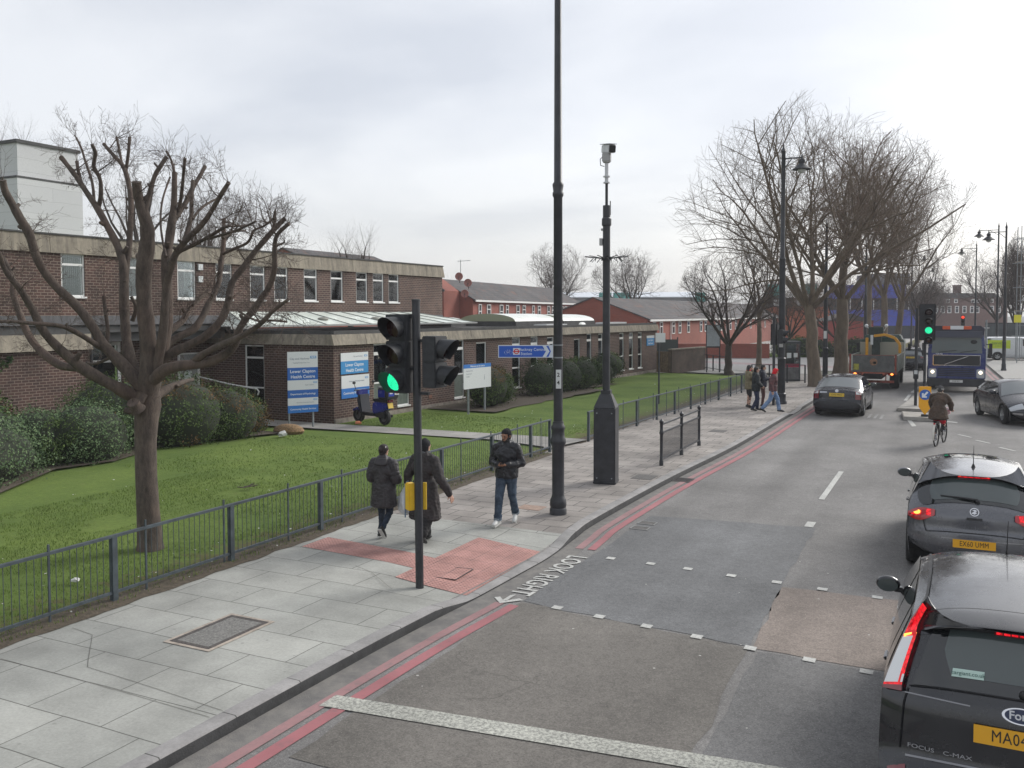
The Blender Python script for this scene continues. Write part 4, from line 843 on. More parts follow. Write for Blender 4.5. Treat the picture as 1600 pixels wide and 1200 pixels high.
# keep-left bollard sign
t = thing('keep_left_sign', 'orange pointed bollard with a blue keep-left arrow disc', 'bollard', (-0.90, 36.75, 0.015), R(6))
org_ = mat('bollard_orange', (0.85, 0.40, 0.01), 0.5); dblue = mat('arrow_blue', (0.03, 0.13, 0.45), 0.45)
b = MB(); b.prism([(-0.21, 0.35), (0, 0.05), (0.21, 0.35), (0.21, 1.12), (-0.21, 1.12)], -0.06, 0.06, 'xz'); b.build('body', org_, t, bevel=0.015)
b = MB(); b.bb(-0.12, 0.12, -0.09, 0.09, 0, 0.08); b.bb(-0.03, 0.03, -0.03, 0.03, 0.0, 0.3); b.build('foot', blackm, t)
b = MB(); b.lathe([(0.195, -0.062), (0.195, -0.07), (0, -0.0705)], 24, (0, 0, 0.82), 'y'); b.v = [(x, -abs(y), z) for x, y, z in b.v]; dc = b.build('disc', dblue, t)
b = MB(); ar = [(0.11, 0.09), (0.06, 0.13), (-0.05, 0.0), (-0.05, 0.06), (-0.11, 0.06), (-0.11, -0.11), (0.06, -0.11), (0.06, -0.05), (0.0, -0.05)]
b.prism([(x, z+0.82) for x, z in ar], -0.073, -0.0712, 'xz'); b.build('arrow', mat('white_print', (0.75,)*3), dc)
# lamp columns along the kerb
def column(name, label, loc, h, side, group=None, tagz=None, r=1.0, arm=1.15, hd=True, rz=0.0):
    t = thing(name, label, 'lamp post', loc, rz, group)
    b = MB(); b.lathe([(0.24*r, -0.02), (0.24*r, 0.10), (0.20*r, 0.16), (0.20*r, 0.44), (0.165*r, 0.48), (0.165*r, 1.9), (0.185*r, 1.95), (0.15*r, 2.0)], 14); b.build('base', blackp, t, smooth=True, angle=35)
    b = MB(); b.lathe([(0.15*r, 1.9), (0.125*r, h*0.55), (0.14*r, h*0.55+0.05), (0.10*r, h*0.55+0.15), (0.085*r, h-0.5), (0.11*r, h-0.45), (0.05*r, h-0.3), (0, h)], 12, cap=False); b.build('column', blackp, t, smooth=True, angle=35)
    if hd: lantern_lamp(t, 0, h-0.75, side, arm=arm)
    if tagz: b = MB(); b.box((0.0, -0.165*r, tagz), (0.16, 0.02, 0.42)); b.build('tag', tagm, t)
    return t
column('street_lamp', 'tall black lamp post with one hooded lantern beside the person in the red hood', (-6.58, 39.56, 0), 11.2, 1, tagz=2.65, arm=0.75)
column('street_lamp', 'slim black column between the two big tree trunks', (-6.38, 52.6, 0), 9.2, 1, tagz=2.7, hd=False, r=0.85)
column('street_lamp', 'black lamp post on the right-hand pavement with its lantern reaching over the road', (3.12, 69.0, 0), 10.1, -1, arm=1.05, r=0.72)
gr_ = 'distant lamp posts down the road'
column('street_lamp', 'distant lamp post left of the tall right-hand one, lantern facing left', (2.1, 107, 0), 11.5, -1, gr_, arm=1.4, r=0.7)
column('street_lamp', 'nearer of the two distant lamp posts above the left side of the blue lorry', (-4.5, 118, 0), 11.5, 1, gr_, arm=1.3, r=0.7)
column('street_lamp', 'farther of the two distant lamp posts above the left side of the blue lorry', (-4.2, 150, 0), 11.5, 1, gr_, arm=1.3, r=0.7)
column('street_lamp', 'slim dark column in front of the blue building', (-5.9, 72, 0), 9.4, 1, arm=1.2, r=0.8, hd=False)
column('street_lamp', 'lamp post with a lantern beside the scaffolding at the right edge', (3.4, 88, 0), 11.8, -1, gr_, arm=1.5, r=0.7)
column('street_lamp', 'tiny lamp post far down the road above the brick terrace', (-3.2, 195, 0), 11.5, 1, gr_, arm=1.3, r=0.7)
# thin sign post on the lawn
t = thing('sign_post', 'thin black post with a small white plate standing on the lawn by the second railing', 'post', (-11.30, 37.24, 0))
b = MB(); b.tube([(0, 0, -0.05), (0, 0, 2.62)], 0.038, 10); b.lathe([(0.05, 2.55), (0.05, 2.6), (0, 2.66)], 10); b.build('post', blackp, t, smooth=True, angle=45)
b = MB(); b.box((0.06, 0, 2.86), (0.02, 0.42, 0.40), rz=R(-62)); b.build('plate', tagm, t)
# guard railings
def railing(name, label, p0, p1, nposts, group, h=0.90, bars=True, posts=None, step=0.10, m=railp):
    d = Vector((p1[0]-p0[0], p1[1]-p0[1], 0)); ln = d.length; t = thing(name, label, 'railing', (p0[0], p0[1], 0), math.atan2(d.y, d.x)-pi/2, group)
    ys = posts or [ln*i/(nposts-1) for i in range(nposts)]
    for y in ys: b = MB(); b.box((0, y, h/2-0.03), (0.07, 0.08, h+0.04)); b.build('post', m, t)
    b = MB(); b.box((0, ln/2, h), (0.055, ln+0.04, 0.035)); b.build('top_rail', m, t)
    b = MB(); b.box((0, ln/2, 0.14), (0.04, ln, 0.035)); b.build('bottom_rail', m, t)
    if bars:
        b = MB(); y = step/2; k = 0
        while y < ln:
            k += 1; b.box((0, y, (h+0.14)/2), (0.007, 0.007, h-0.16) if k % 15 else (0.02, 0.025, h+0.08)); y += step
        b.build('infill_bars', m, t)
    return t
gF = 'grey guard railings round the lawn'
railing('guard_railing', 'long near guard railing from the left edge to the gap at the path', (-10.03, 1.4), (-10.12, 23.0), 0, gF, posts=[0.1, 2.7, 4.8, 6.91, 9.1, 11.32, 13.4, 15.58, 18.0, 20.28, 21.55])
railing('guard_railing', 'second guard railing running from the camera mast to the far crossing', (-9.89, 25.3), (-9.10, 48.5), 0, gF, posts=[0.05+2.1*i for i in range(12)])
# short black barrier by the kerb
t = thing('pedestrian_barrier', 'short black barrier of two mesh panels between three finialed posts near the kerb', 'railing', (-6.62, 22.06, 0), R(0.3))
for y in (0, 1.92, 3.85):
    b = MB(); b.lathe([(0.055, 0), (0.055, 0.12), (0.04, 0.15), (0.04, 0.78), (0.056, 0.82), (0.056, 0.86), (0.04, 0.9), (0.042, 1.08), (0.056, 1.10), (0.056, 1.14), (0.03, 1.17), (0, 1.21)], 12, (0, y, 0)); b.build('post', blackp, t, smooth=True, angle=35)
b = MB()
for z, w in ((1.05, 0.035), (0.84, 0.04), (0.16, 0.04)): b.bar((0, 0.04, z), (0, 3.81, z), w)
b.build('rail', blackp, t)
b = MB()
for i in range(60):
    y = 0.07+i*0.064
    b.box((0, y, 0.5), (0.008, 0.008, 0.66))
b.bar((0, 0.05, 0.5), (0, 3.8, 0.5), 0.006); b.build('mesh_panel', blackp, t)
# far short railings at the corner
railing('guard_railing', 'dark railing at the junction under the large pale board', (-16.0, 62.9), (-13.4, 59.2), 5, gF, h=1.05, step=0.25, m=blackm)
railing('guard_railing', 'low dark railing behind the people at the far crossing', (-10.2, 51.5), (-7.4, 52.2), 4, gF, h=1.0, step=0.3, m=blackm)
# advertising / notice board on two legs
t = thing('notice_board', 'pale blank-faced board on two dark legs at the far corner of the lawn', 'sign', (-14.75, 59.45, 0), R(18))
b = MB(); b.box((0.42, 0, 2.40), (0.95, 0.10, 1.55)); fr = b.build('frame', blackm, t, bevel=0.02); b = MB(); b.box((0.42, -0.055, 2.42), (0.84, 0.012, 1.40)); b.build('face', mat('board_pale', (0.38, 0.41, 0.44), 0.4, var=0.1), fr)
b = MB(); b.box((0.0, 0, 0.85), (0.07, 0.07, 1.75)); b.build('leg', blackm, t); b = MB(); b.box((0.84, 0, 0.85), (0.07, 0.07, 1.75)); b.build('leg', blackm, t)
# phone box
t = thing('phone_box', 'dark glazed telephone box standing before the big tree trunk', 'phone box', (-8.45, 53.6, 0), R(22))
fr_ = mat('phone_frame', (0.05, 0.055, 0.06), 0.5, var=0.2); b = MB()
for x in (-0.45, 0.45):
    for y in (-0.45, 0.45): b.box((x, y, 1.1), (0.07, 0.07, 2.2))
b.box((0, 0, 2.22), (0.98, 0.98, 0.14)); b.box((0, 0, 0.06), (0.95, 0.95, 0.12)); b.box((0, -0.45, 1.25), (0.9, 0.04, 0.05)); b.box((0.45, 0, 1.25), (0.04, 0.9, 0.05)); b.box((0, -0.45, 1.75), (0.9, 0.03, 0.04)); b.build('frame', fr_, t)
b = MB(); b.box((0, 0, 0.45), (0.86, 0.86, 0.66)); b.build('lower_panel', mat('phone_grey', (0.12, 0.12, 0.12), 0.5, var=0.3, vscale=3), t)
b = MB(); b.box((0, -0.44, 1.5), (0.8, 0.01, 1.25)); b.box((0.44, 0, 1.5), (0.01, 0.8, 1.25)); b.box((-0.44, 0, 1.5), (0.01, 0.8, 1.25)); b.build('glass', pane_m, t)
b = MB(); b.box((0.0, -0.465, 0.90), (0.85, 0.012, 0.20)); b.build('red_band', mat('phone_red', (0.28, 0.02, 0.05), 0.5), t)
b = MB(); b.box((0, 0.2, 1.5), (0.6, 0.2, 1.1)); b.build('phone_unit', mat('phone_grey', (0.12,)*3), t)
b = MB(); b.box((-0.15, -0.458, 1.48), (0.25, 0.006, 0.3)); b.box((0.22, -0.458, 1.5), (0.22, 0.006, 0.25)); b.build('sticker', tagm, t)
# ------------------------------------------------------------------ BUILDINGS AND WALLS BEYOND
random.seed(3)
redb = brickmat('red_brick', (0.30, 0.075, 0.05), (0.24, 0.06, 0.042), (0.26, 0.13, 0.10), 0.225, 0.075, 0.01, stain=0.22, big=0.25, bump=0.2)
slate = brickmat('slate_roof', (0.105, 0.10, 0.10), (0.075, 0.07, 0.072), (0.04, 0.04, 0.04), 0.3, 0.25, 0.012, stain=0.35, big=0.35, bump=0.3, extra=((0.13, 0.075, 0.06), 0.9, 0.56))
def simple_window(parent, x, y, z0, z1, wd, axis='y', fw=0.09, glass=None):
    """white frame plus dark pane standing 4 cm proud of / set in the wall; axis y: faces +x at x; axis x: faces -y at y"""
    f = MB(); g = MB()
    def bx(b, u0, u1, d, za, zb):
        if axis == 'y': b.bb(x, x+d, y+u0, y+u1, za, zb)
        else: b.bb(x+u0, x+u1, y-d, y, za, zb)
    bx(f, 0, fw, 0.06, z0, z1); bx(f, wd-fw, wd, 0.06, z0, z1); bx(f, fw, wd-fw, 0.06, z1-fw, z1); bx(f, fw, wd-fw, 0.06, z0, z0+fw); bx(f, fw, wd-fw, 0.055, (z0+z1)/2+0.12, (z0+z1)/2+0.2)
    o = f.build('window', wpaint, parent); bx(g, fw, wd-fw, 0.03, z0+fw, z1-fw); g.build('pane', glass or mat('far_glass', (0.05, 0.055, 0.06), 0.1), o); return o
def gable_house(t, x0, x1, y0, y1, ze, zr, wallm, roofm, ov=0.25, zb=-0.2):
    """ridge along y; front x1 faces +x; gable end y0 faces -y"""
    xm = (x0+x1)/2; b = MB()
    b.poly([(x0, y0, zb), (x1, y0, zb), (x1, y0, ze), (xm, y0, zr), (x0, y0, ze)]); b.poly([(x0, y1, zb), (x1, y1, zb), (x1, y1, ze), (xm, y1, zr), (x0, y1, ze)])
    b.poly([(x1, y0, zb), (x1, y1, zb), (x1, y1, ze), (x1, y0, ze)]); b.poly([(x0, y0, zb), (x0, y1, zb), (x0, y1, ze), (x0, y0, ze)]); b.build('wall', wallm, t)
    s = (zr-ze)/(x1-xm); b = MB()
    for xa in (x0-ov, x1+ov):
        za = ze-s*ov; dz = 0.10
        k = b.av([(xa, y0-0.12, za), (xm, y0-0.12, zr), (xm, y1+0.12, zr), (xa, y1+0.12, za), (xa, y0-0.12, za+dz), (xm, y0-0.12, zr+dz), (xm, y1+0.12, zr+dz), (xa, y1+0.12, za+dz)])
        for f in ((3, 2, 1, 0), (4, 5, 6, 7), (0, 1, 5, 4), (3, 2, 6, 7), (0, 3, 7, 4)): b.af([k+i for i in f])
    b.build('roof', roofm, t)
    b = MB(); b.bb(x1+ov-0.02, x1+ov+0.08, y0, y1, ze-s*ov-0.12, ze-s*ov+0.06); b.build('gutter', wpaint, t)
t = thing('terraced_houses', 'long red brick terrace with small white windows seen over the low roof', 'houses', (-40, 71, 0), R(5.2))
gable_house(t, -6.0, 1.0, 0.2, 34, 5.30, 7.1, redb, slate)
for i, y in enumerate([1.4, 3.4, 6.6, 8.3, 11.2, 13.0, 16.0, 17.8, 21.0, 22.6, 26.0, 27.4, 30.4, 32.2]): simple_window(t, 1.02, y, 3.6+(0 if i % 2 else -0.4), 4.85, 0.95 if i % 3 else 0.7)
b = MB(); b.prism([(-6.0, -0.2), (-0.3, -0.2), (-0.3, 6.0), (-2.55, 7.55), (-4.6, 5.9), (-6.0, 5.0)], -3.2, 0.15, 'xz'); b.build('end_block', redb, t)
b = MB(); b.bar((-2.55, -3.4, 7.6), (-0.15, -3.4, 5.95), 0.12, 0.2); b.bar((-2.55, -3.2, 7.6), (-2.55, 0.1, 7.6), 0.12, 0.1); b.build('roof_edge', felt, t)
def dish(label, x, y, z, r):
    t = thing('satellite_dish', label, 'satellite dish', (x, y, z), R(20), 'satellite dishes on the terrace end')
    b = MB(); b.lathe([(r, 0), (r*0.97, -0.02), (r*0.6, 0.05), (0, 0.09)], 18, (0, -0.1, 0), 'y', cap=False); b.build('dish', mat('dish_terracotta', (0.30, 0.13, 0.11), 0.6, var=0.1), t, smooth=True)
    b = MB(); b.bar((0, -0.1, 0), (0, 0.35, -0.55), 0.05); b.bar((0, -0.1, -r*0.8), (0, -0.55, -0.1), 0.03); b.build('arm', blackm, t)
dish('highest reddish satellite dish on the end of the red terrace', -39.7, 70.0, 7.30, 0.36); dish('middle reddish satellite dish on the end of the red terrace', -38.9, 70.2, 6.72, 0.36); dish('lowest dim reddish satellite dish against the red terrace wall', -38.9, 69.6, 5.75, 0.36)
t = thing('tv_aerial', 'thin roof aerial above the red terrace gable', 'aerial', (-40.4, 71.5, 7.0))
b = MB(); b.tube([(0, 0, 0), (0, 0, 1.9)], 0.03, 5); b.build('mast', steel, t); b = MB(); b.tube([(-0.3, 0, 1.75), (1.0, 0, 1.8)], 0.02, 4)
for i in range(5): b.tube([(-0.1+i*0.25, -0.3, 1.77), (-0.1+i*0.25, 0.3, 1.77)], 0.012, 4)
b.build('array', steel, t)
t = thing('terraced_houses', 'red brick house row with a broad plain gable and long grey roof', 'houses', (-24.0, 75.6, 0))
gable_house(t, -10.2, 0, 0, 74, 3.45, 5.35, redb, slate)
ys = [1.5, 3.6, 7.6, 9.8, 13.0, 18.0, 20.0, 25.0, 27.2, 32, 35, 40, 44, 49, 54, 60, 66]
for y in ys: simple_window(t, 0.01, y, 2.0, 3.18, 0.9)
b = MB(); b.tube([(0.08, 7.0, 0), (0.08, 7.0, 3.3)], 0.05, 6); b.tube([(0.08, 30.0, 0), (0.08, 30.0, 3.3)], 0.05, 6); b.build('downpipe', wpaint, t)
t = thing('house', 'small slate roofed house peeping over the upper parapet', 'house', (-46.5, 54.5, 0)); gable_house(t, -3.5, 3.5, 0, 12, 7.6, 9.0, redb, slate)
# white panelled block, far left
t = thing('office_block', 'white panelled block rising behind the brick building at far left', 'building', (-46.7, 32.8, 0))
pan = brickmat('white_panels', (0.60, 0.61, 0.61), (0.56, 0.57, 0.575), (0.42, 0.43, 0.43), 4.5, 0.75, 0.012, stain=0.1, big=0.1, bump=0.1)
b = MB(); b.bb(-16, 0, 0, 4.15, 0, 11.55); b.bb(-16, -0.12, 0.12, 4.0, 11.55, 13.5); b.build('wall', pan, t)
b = MB(); b.bb(-16.1, 0.03, -0.06, 4.2, 11.56, 11.66); b.build('ledge', felt, t); b = MB(); b.bb(-16.1, -0.02, 0.02, 4.1, 13.5, 13.68); b.build('parapet', felt, t)
# low brick wall and gate boards at the end of the lawn
wallb = brickmat('old_dark_brick', (0.10, 0.07, 0.05), (0.075, 0.052, 0.04), (0.12, 0.10, 0.085), 0.225, 0.075, 0.011, stain=0.4, big=0.8, bump=0.4)
t = thing('brick_wall', 'low dark brick wall running from the building end to the junction', 'wall', (-16.55, 57.1, 0), R(-9.5))
b = MB(); b.bb(-0.15, 0.10, 0, 5.4, -0.05, 1.52); b.build('wall', wallb, t); b = MB(); b.bb(-0.19, 0.14, -0.03, 5.43, 1.522, 1.60); b.build('coping', concr, t)
t = thing('timber_gate', 'brown boarded gate closing the gap beside the low brick wall', 'gate', (-17.6, 57.5, 0), R(-20))
b = MB()
for i in range(8): b.bb(i*0.14, i*0.14+0.125, -0.03, 0, 0.03, 1.42)
b.build('boards', mat('weathered_timber', (0.16, 0.115, 0.07), 0.85, var=0.3, vscale=6), t); b = MB(); b.bb(0, 1.1, 0.0, 0.05, 0.3, 0.4); b.bb(0, 1.1, 0.0, 0.05, 1.1, 1.2); b.build('rail', mat('weathered_timber', (0.16,)*3), t)
# across the side road
t = thing('brick_wall', 'red brick boundary wall across the side road left of the phone box', 'wall', (-26.0, 78.5, 0), 0)
b = MB(); b.bar((0, 0, 0.55), (11.2, 4.0, 0.55), 0.25, 1.3); b.build('wall', redb, t)
t = thing('steel_gates', 'dark green gates in the wall across the side road', 'gate', (-24.6, 78.3, 0), R(20)); b = MB(); b.bb(0, 2.4, -0.1, 0, 0, 1.6)
b.build('leaf', mat('gate_green', (0.02, 0.035, 0.03), 0.6), t); b = MB(); b.bb(-0.1, 0, -0.15, 0.05, 0, 1.8); b.bb(2.4, 2.5, -0.15, 0.05, 0, 1.8); b.build('post', blackm, t)
sheet('park_grass', [(-14.5, 84), (-4.8, 90), (-4.0, 150), (-60, 150), (-40, 100)], -0.02, grs)
t = thing('park_fence', 'dark park railings with grass behind, beyond the side road', 'fence', (-15.5, 84.5, 0)); b = MB()
for i in range(42): b.box((i*0.26, i*0.115, 0.6), (0.03, 0.03, 1.2))
b.bar((0, 0, 1.05), (10.9, 4.8, 1.05), 0.04); b.bar((0, 0, 0.2), (10.9, 4.8, 0.2), 0.04); b.build('railings', blackm, t)
t = thing('house', 'bright orange-red brick house front with white windows behind the big tree', 'house', (-25.6, 143.5, 0), R(21))
b = MB(); b.bb(0, 9, 0, 8, -0.5, 5.0); b.build('wall', mat('orange_brick', (0.42, 0.13, 0.07), 0.9, var=0.12), t); b = MB(); b.bb(-0.2, 9.2, -0.2, 8, 5.0, 6.4); b.build('roof', slate, t)
for x in (0.4, 1.6, 3.6, 4.7): b = MB(); b.bb(x, x+0.85, -0.3, -0.2, 5.15, 6.1); b.build('window', wpaint, t)
teal = mat('teal_sheeting', (0.05, 0.30, 0.27), 0.7, c2=(0.10, 0.40, 0.36), vscale=0.8)
for (x, y, w_, z0, z1, l) in ((-26.5, 146, 2.6, 6.3, 8.6, 'left'), (-21.0, 149, 1.6, 7.0, 8.6, 'right')):
    t = thing('sheeted_scaffold', l+' patch of teal sheeted scaffolding high behind the big tree', 'scaffolding', (x, y, 0), R(22)); b = MB(); b.bb(0, w_, 0, 2, z0, z1); b.build('sheeting', teal, t)
    b = MB()
    for xx in (0, w_): b.tube([(xx, -0.1, 0), (xx, -0.1, z1+0.4)], 0.06, 5)
    b.bar((0, -0.1, z1+0.1), (w_, -0.1, z1+0.1), 0.1); b.build('tube', steel, t)
t = thing('warehouse', 'long low building with a pale metal roof on the skyline', 'building', (-92, 200, 0), R(26))
b = MB(); b.bb(0, 42, 0, 20, 0, 8.0); b.build('wall', mat('grey_cladding', (0.2, 0.2, 0.2), 0.8), t); b = MB(); b.prism([(-0.5, 8.0), (-0.5, 8.2), (10, 9.6), (20.5, 8.2), (20.5, 8.0)], 0, 42, 'yz'); b.build('roof', mat('pale_metal_roof', (0.60, 0.64, 0.68), 0.4), t)
for x, w_ in ((15.5, 3.0), (19.0, 4.0), (39, 2.4)): b = MB(); b.bb(x, x+w_, -1.2, -0.6, 7.0, 9.2); b.build('teal_panel', teal, t)
# blue clad building
t = thing('blue_building', 'bright blue clad building with a dark glass band behind the trees', 'building', (-14.9, 149, 0), R(24))
bl = mat('blue_cladding', (0.06, 0.085, 0.42), 0.6, var=0.12, vscale=0.3)
b = MB(); b.bb(0, 10.6, 0, 10, 2.0, 4.5); b.bb(0.2, 9.0, 0.0, 10, 6.3, 8.4); b.build('blue_panel', bl, t)
b = MB(); b.bb(0, 10.5, 0.3, 10, -0.3, 2.0); b.bb(0.1, 10.4, 0.35, 10, 4.5, 6.3); b.build('glass_band', mat('dark_glazing', (0.03, 0.035, 0.045), 0.15), t); b = MB(); b.bb(4.5, 10, 1, 9, 8.4, 10.2); b.build('roof_plant', mat('grey_cladding', (0.2,)*3), t)
b = MB()
for i in range(6): b.bb(0.5+i*1.8, 0.62+i*1.8, 0.22, 0.3, 4.5, 6.3)
b.build('mullion', wpaint, t)
t = thing('red_building', 'small red building beside the lorry with the crane', 'building', (-13.5, 112, 0), R(24)); b = MB(); b.bb(0, 5.5, 0, 5, -0.2, 3.0); b.build('wall', mat('dull_red', (0.30, 0.07, 0.06), 0.9, var=0.15), t); b = MB(); b.prism([(-0.2, 3.0), (5.7, 3.0), (2.8, 3.9)], -0.2, 5.2, 'xz'); b.build('roof', slate, t)
# brown brick terrace that closes the road
dkb = brickmat('brown_stock_brick', (0.17, 0.085, 0.07), (0.13, 0.065, 0.055), (0.20, 0.15, 0.13), 0.3, 0.1, 0.012, stain=0.25, big=0.15, bump=0.1)
t = thing('brick_terrace', 'three storey brown brick terrace with chimneys closing the end of the road', 'houses', (-6.5, 222, 0), R(26.5))
b = MB(); b.bb(-4, 19.5, 0, 12, 0, 7.4); b.build('wall', dkb, t)
b = MB()
for x0 in (-4, 1.3, 6.2, 12.0): b.prism([(x0, 7.4), (x0+5.2, 7.4), (x0+4.4, 8.5), (x0+0.9, 8.5)], -0.2, 12, 'xz')
b.build('roof', slate, t)
for x in (1.6, 8.6): b = MB(); b.bb(x, x+1.4, 2, 3.2, 7.4, 10.4 if x > 5 else 8.9); b.bb(x-0.1, x+1.5, 1.9, 3.3, 10.1 if x > 5 else 8.7, 10.3 if x > 5 else 8.8) ; b.build('chimney', dkb, t)
for x in (2.9, 4.4, 5.9, 7.6, 9.3, 11.0, 12.2, 15.5, 17.0): simple_window(t, x, 0.0, 4.0, 5.6, 0.9, 'x', 0.14); 
for x in (5.6, 7.4, 11.2, 12.5, 15.5): simple_window(t, x, 0.0, 6.3, 7.15, 0.8, 'x', 0.14)
# right-hand edge: hoarding, wall, scaffold, rails
t = thing('hoarding', 'dark grey boarded hoarding behind the white van', 'hoarding', (2.7, 95, 0), R(14)); b = MB()
for i in range(12): b.bb(i*1.0, i*1.0+0.985, 0, 0.08, 0, 2.9)
b.build('boards', mat('hoarding_grey', (0.075, 0.085, 0.09), 0.7, var=0.25, vscale=1), t); b = MB(); b.bb(0, 12, -0.02, 0.1, 2.905, 3.0); b.build('capping', blackm, t)
t = thing('scaffold_tower', 'open scaffold tower with lift boards at the right edge', 'scaffolding', (4.9, 84, 0), R(10)); b = MB()
for x in (0, 1.2, 2.4):
    for y in (0, 1.2): b.tube([(x, y, 0), (x, y, 11.0)], 0.035, 5)
for z in (2, 4, 6, 8, 10): b.bar((-0.3, 0, z), (2.7, 0, z), 0.05); b.bar((-0.3, 1.2, z), (2.7, 1.2, z), 0.05)
for z in (2.9, 4.9, 6.9, 8.9): b.bar((-0.2, 0, z), (2.6, 0, z), 0.04)
b.build('tubes', steel, t)
for z in (4.05, 8.05): b = MB(); b.bb(-0.2, 2.6, 0.05, 1.15, z, z+0.07); b.build('lift_boards', mat('boards', (0.3, 0.27, 0.22), 0.8), t)
t = thing('yellow_sign', 'small yellow square sign in front of the scaffold', 'sign', (4.5, 80, 0)); b = MB(); b.bb(-0.25, 0.25, -0.03, 0, 3.15, 3.75); b.build('plate', mat('sign_yellow', (0.75, 0.68, 0.05), 0.5), t); b = MB(); b.tube([(0, 0.03, 0), (0, 0.03, 3.8)], 0.04, 6); b.build('post', steel, t)
t = thing('traffic_signal', 'distant traffic signal with a red light above the blue lorry', 'traffic light', (0.8, 92, 0)); b = MB(); b.tube([(0, 0, 0), (0, 0, 3.6)], 0.07, 8); b.build('pole', blackp, t)
red_on = mat('lit_red_lamp', (0.5, 0.02, 0.01), 0.3, emit=(1.0, 0.05, 0.02), es=1.5)
h = sig_head(t, (0.0, -0.16, 3.7), 0, 3, None, 1.1, 0.33)
b = MB(); b.lathe([(0.12, 0), (0, -0.05)], 14, (0, -0.30, 3.53), 'y', cap=False); b.build('lit_lens', red_on, h, fix=False)
t = thing('sign_post', 'grey pole with two small cross arms beside the right-hand lamp post', 'post', (2.2, 74.5, 0)); b = MB(); b.tube([(0, 0, 0), (0, 0, 3.4)], 0.06, 8); b.build('pole', steel, t); b = MB(); b.bar((-0.75, 0, 2.8), (0.2, 0, 2.8), 0.05); b.box((-0.75, -0.05, 2.8), (0.18, 0.1, 0.14)); b.build('arm', swhite, t)
# ------------------------------------------------------------------ TREES, BUSHES, GRASS
random.seed(21)
def barkmat(name, c, c2, sc=6, moss=None):
    m, N, L, p = newmat(name); tc = N.new('ShaderNodeTexCoord'); V = tc.outputs['Object']
    mp = N.new('ShaderNodeMapping'); L.new(V, mp.inputs[0]); mp.inputs['Scale'].default_value = (1, 1, 0.35)
    o = ramp(N, L, noisen(N, L, mp.outputs[0], sc, 6, 0.75), 0.32, c2, 0.68, c)
    if moss:
        g_ = N.new('ShaderNodeNewGeometry'); s_ = N.new('ShaderNodeSeparateXYZ'); L.new(g_.outputs['Normal'], s_.inputs[0])
        a_ = N.new('ShaderNodeMath'); a_.operation = 'MULTIPLY_ADD'; L.new(noisen(N, L, V, 2.2, 5, 0.7), a_.inputs[0]); a_.inputs[1].default_value = 1.8; L.new(s_.outputs[2], a_.inputs[2])
        o = mixc(N, L, ramp(N, L, a_.outputs[0], 1.05, (0,)*3, 1.6, (0.75,)*3), o, moss)
        o = mixc(N, L, ramp(N, L, noisen(N, L, V, 0.9, 4, 0.6), 0.5, (0,)*3, 0.66, (0.35,)*3), o, (0.15, 0.09, 0.068))
    L.new(o, p.inputs['Base Color']); p.inputs['Roughness'].default_value = 0.95
    bu = N.new('ShaderNodeBump'); bu.inputs['Strength'].default_value = 0.8; bu.inputs['Distance'].default_value = 0.02
    L.new(noisen(N, L, mp.outputs[0], sc*5, 5, 0.75), bu.inputs['Height']); L.new(bu.outputs[0], p.inputs['Normal']); MATS[name] = m; return m
bark_n = barkmat('near_bark', (0.135, 0.105, 0.085), (0.045, 0.036, 0.031), 11, (0.125, 0.12, 0.05))
bark_p = barkmat('plane_bark', (0.175, 0.137, 0.098), (0.075, 0.058, 0.044), 3)
bark_d = barkmat('dark_bark', (0.075, 0.058, 0.048), (0.04, 0.032, 0.028), 4)
twig_m = mat('twigs', (0.085, 0.064, 0.052), 0.95); twig_p = mat('plane_twigs', (0.135, 0.102, 0.074), 0.95); twig_w = mat('warm_twigs', (0.145, 0.100, 0.072), 0.95)
def rnd_perp(d):
    a = Vector((jit(1), jit(1), jit(1))); a = a-d*a.dot(d)
    return a.normalized() if a.length > 1e-4 else d.orthogonal().normalized()
def sprout(mb, p, d, ln, r, depth, up=0.25, wob=0.18, seg=4, kids=3, sides=3):
    pts = [p.copy()]; rr = [r]; cur = d.normalized(); pos = p.copy()
    for i in range(seg):
        cur = (cur+rnd_perp(cur)*random.uniform(0, wob)+Vector((0, 0, up*0.25))).normalized(); pos = pos+cur*ln/seg; pts.append(pos.copy()); rr.append(max(r*(1-0.75*(i+1)/seg), 0.0018))
        if depth > 0:
            for k in range(kids if i > 0 else max(0, kids-2)):
                if random.random() < 0.75:
                    dd = (cur*0.8+rnd_perp(cur)*random.uniform(0.5, 1.0)).normalized(); sprout(mb, pos, dd, ln*random.uniform(0.35, 0.6), rr[-1]*0.7, depth-1, up, wob, 3, kids, 3)
    mb.tube(pts, rr, sides, cap=False)
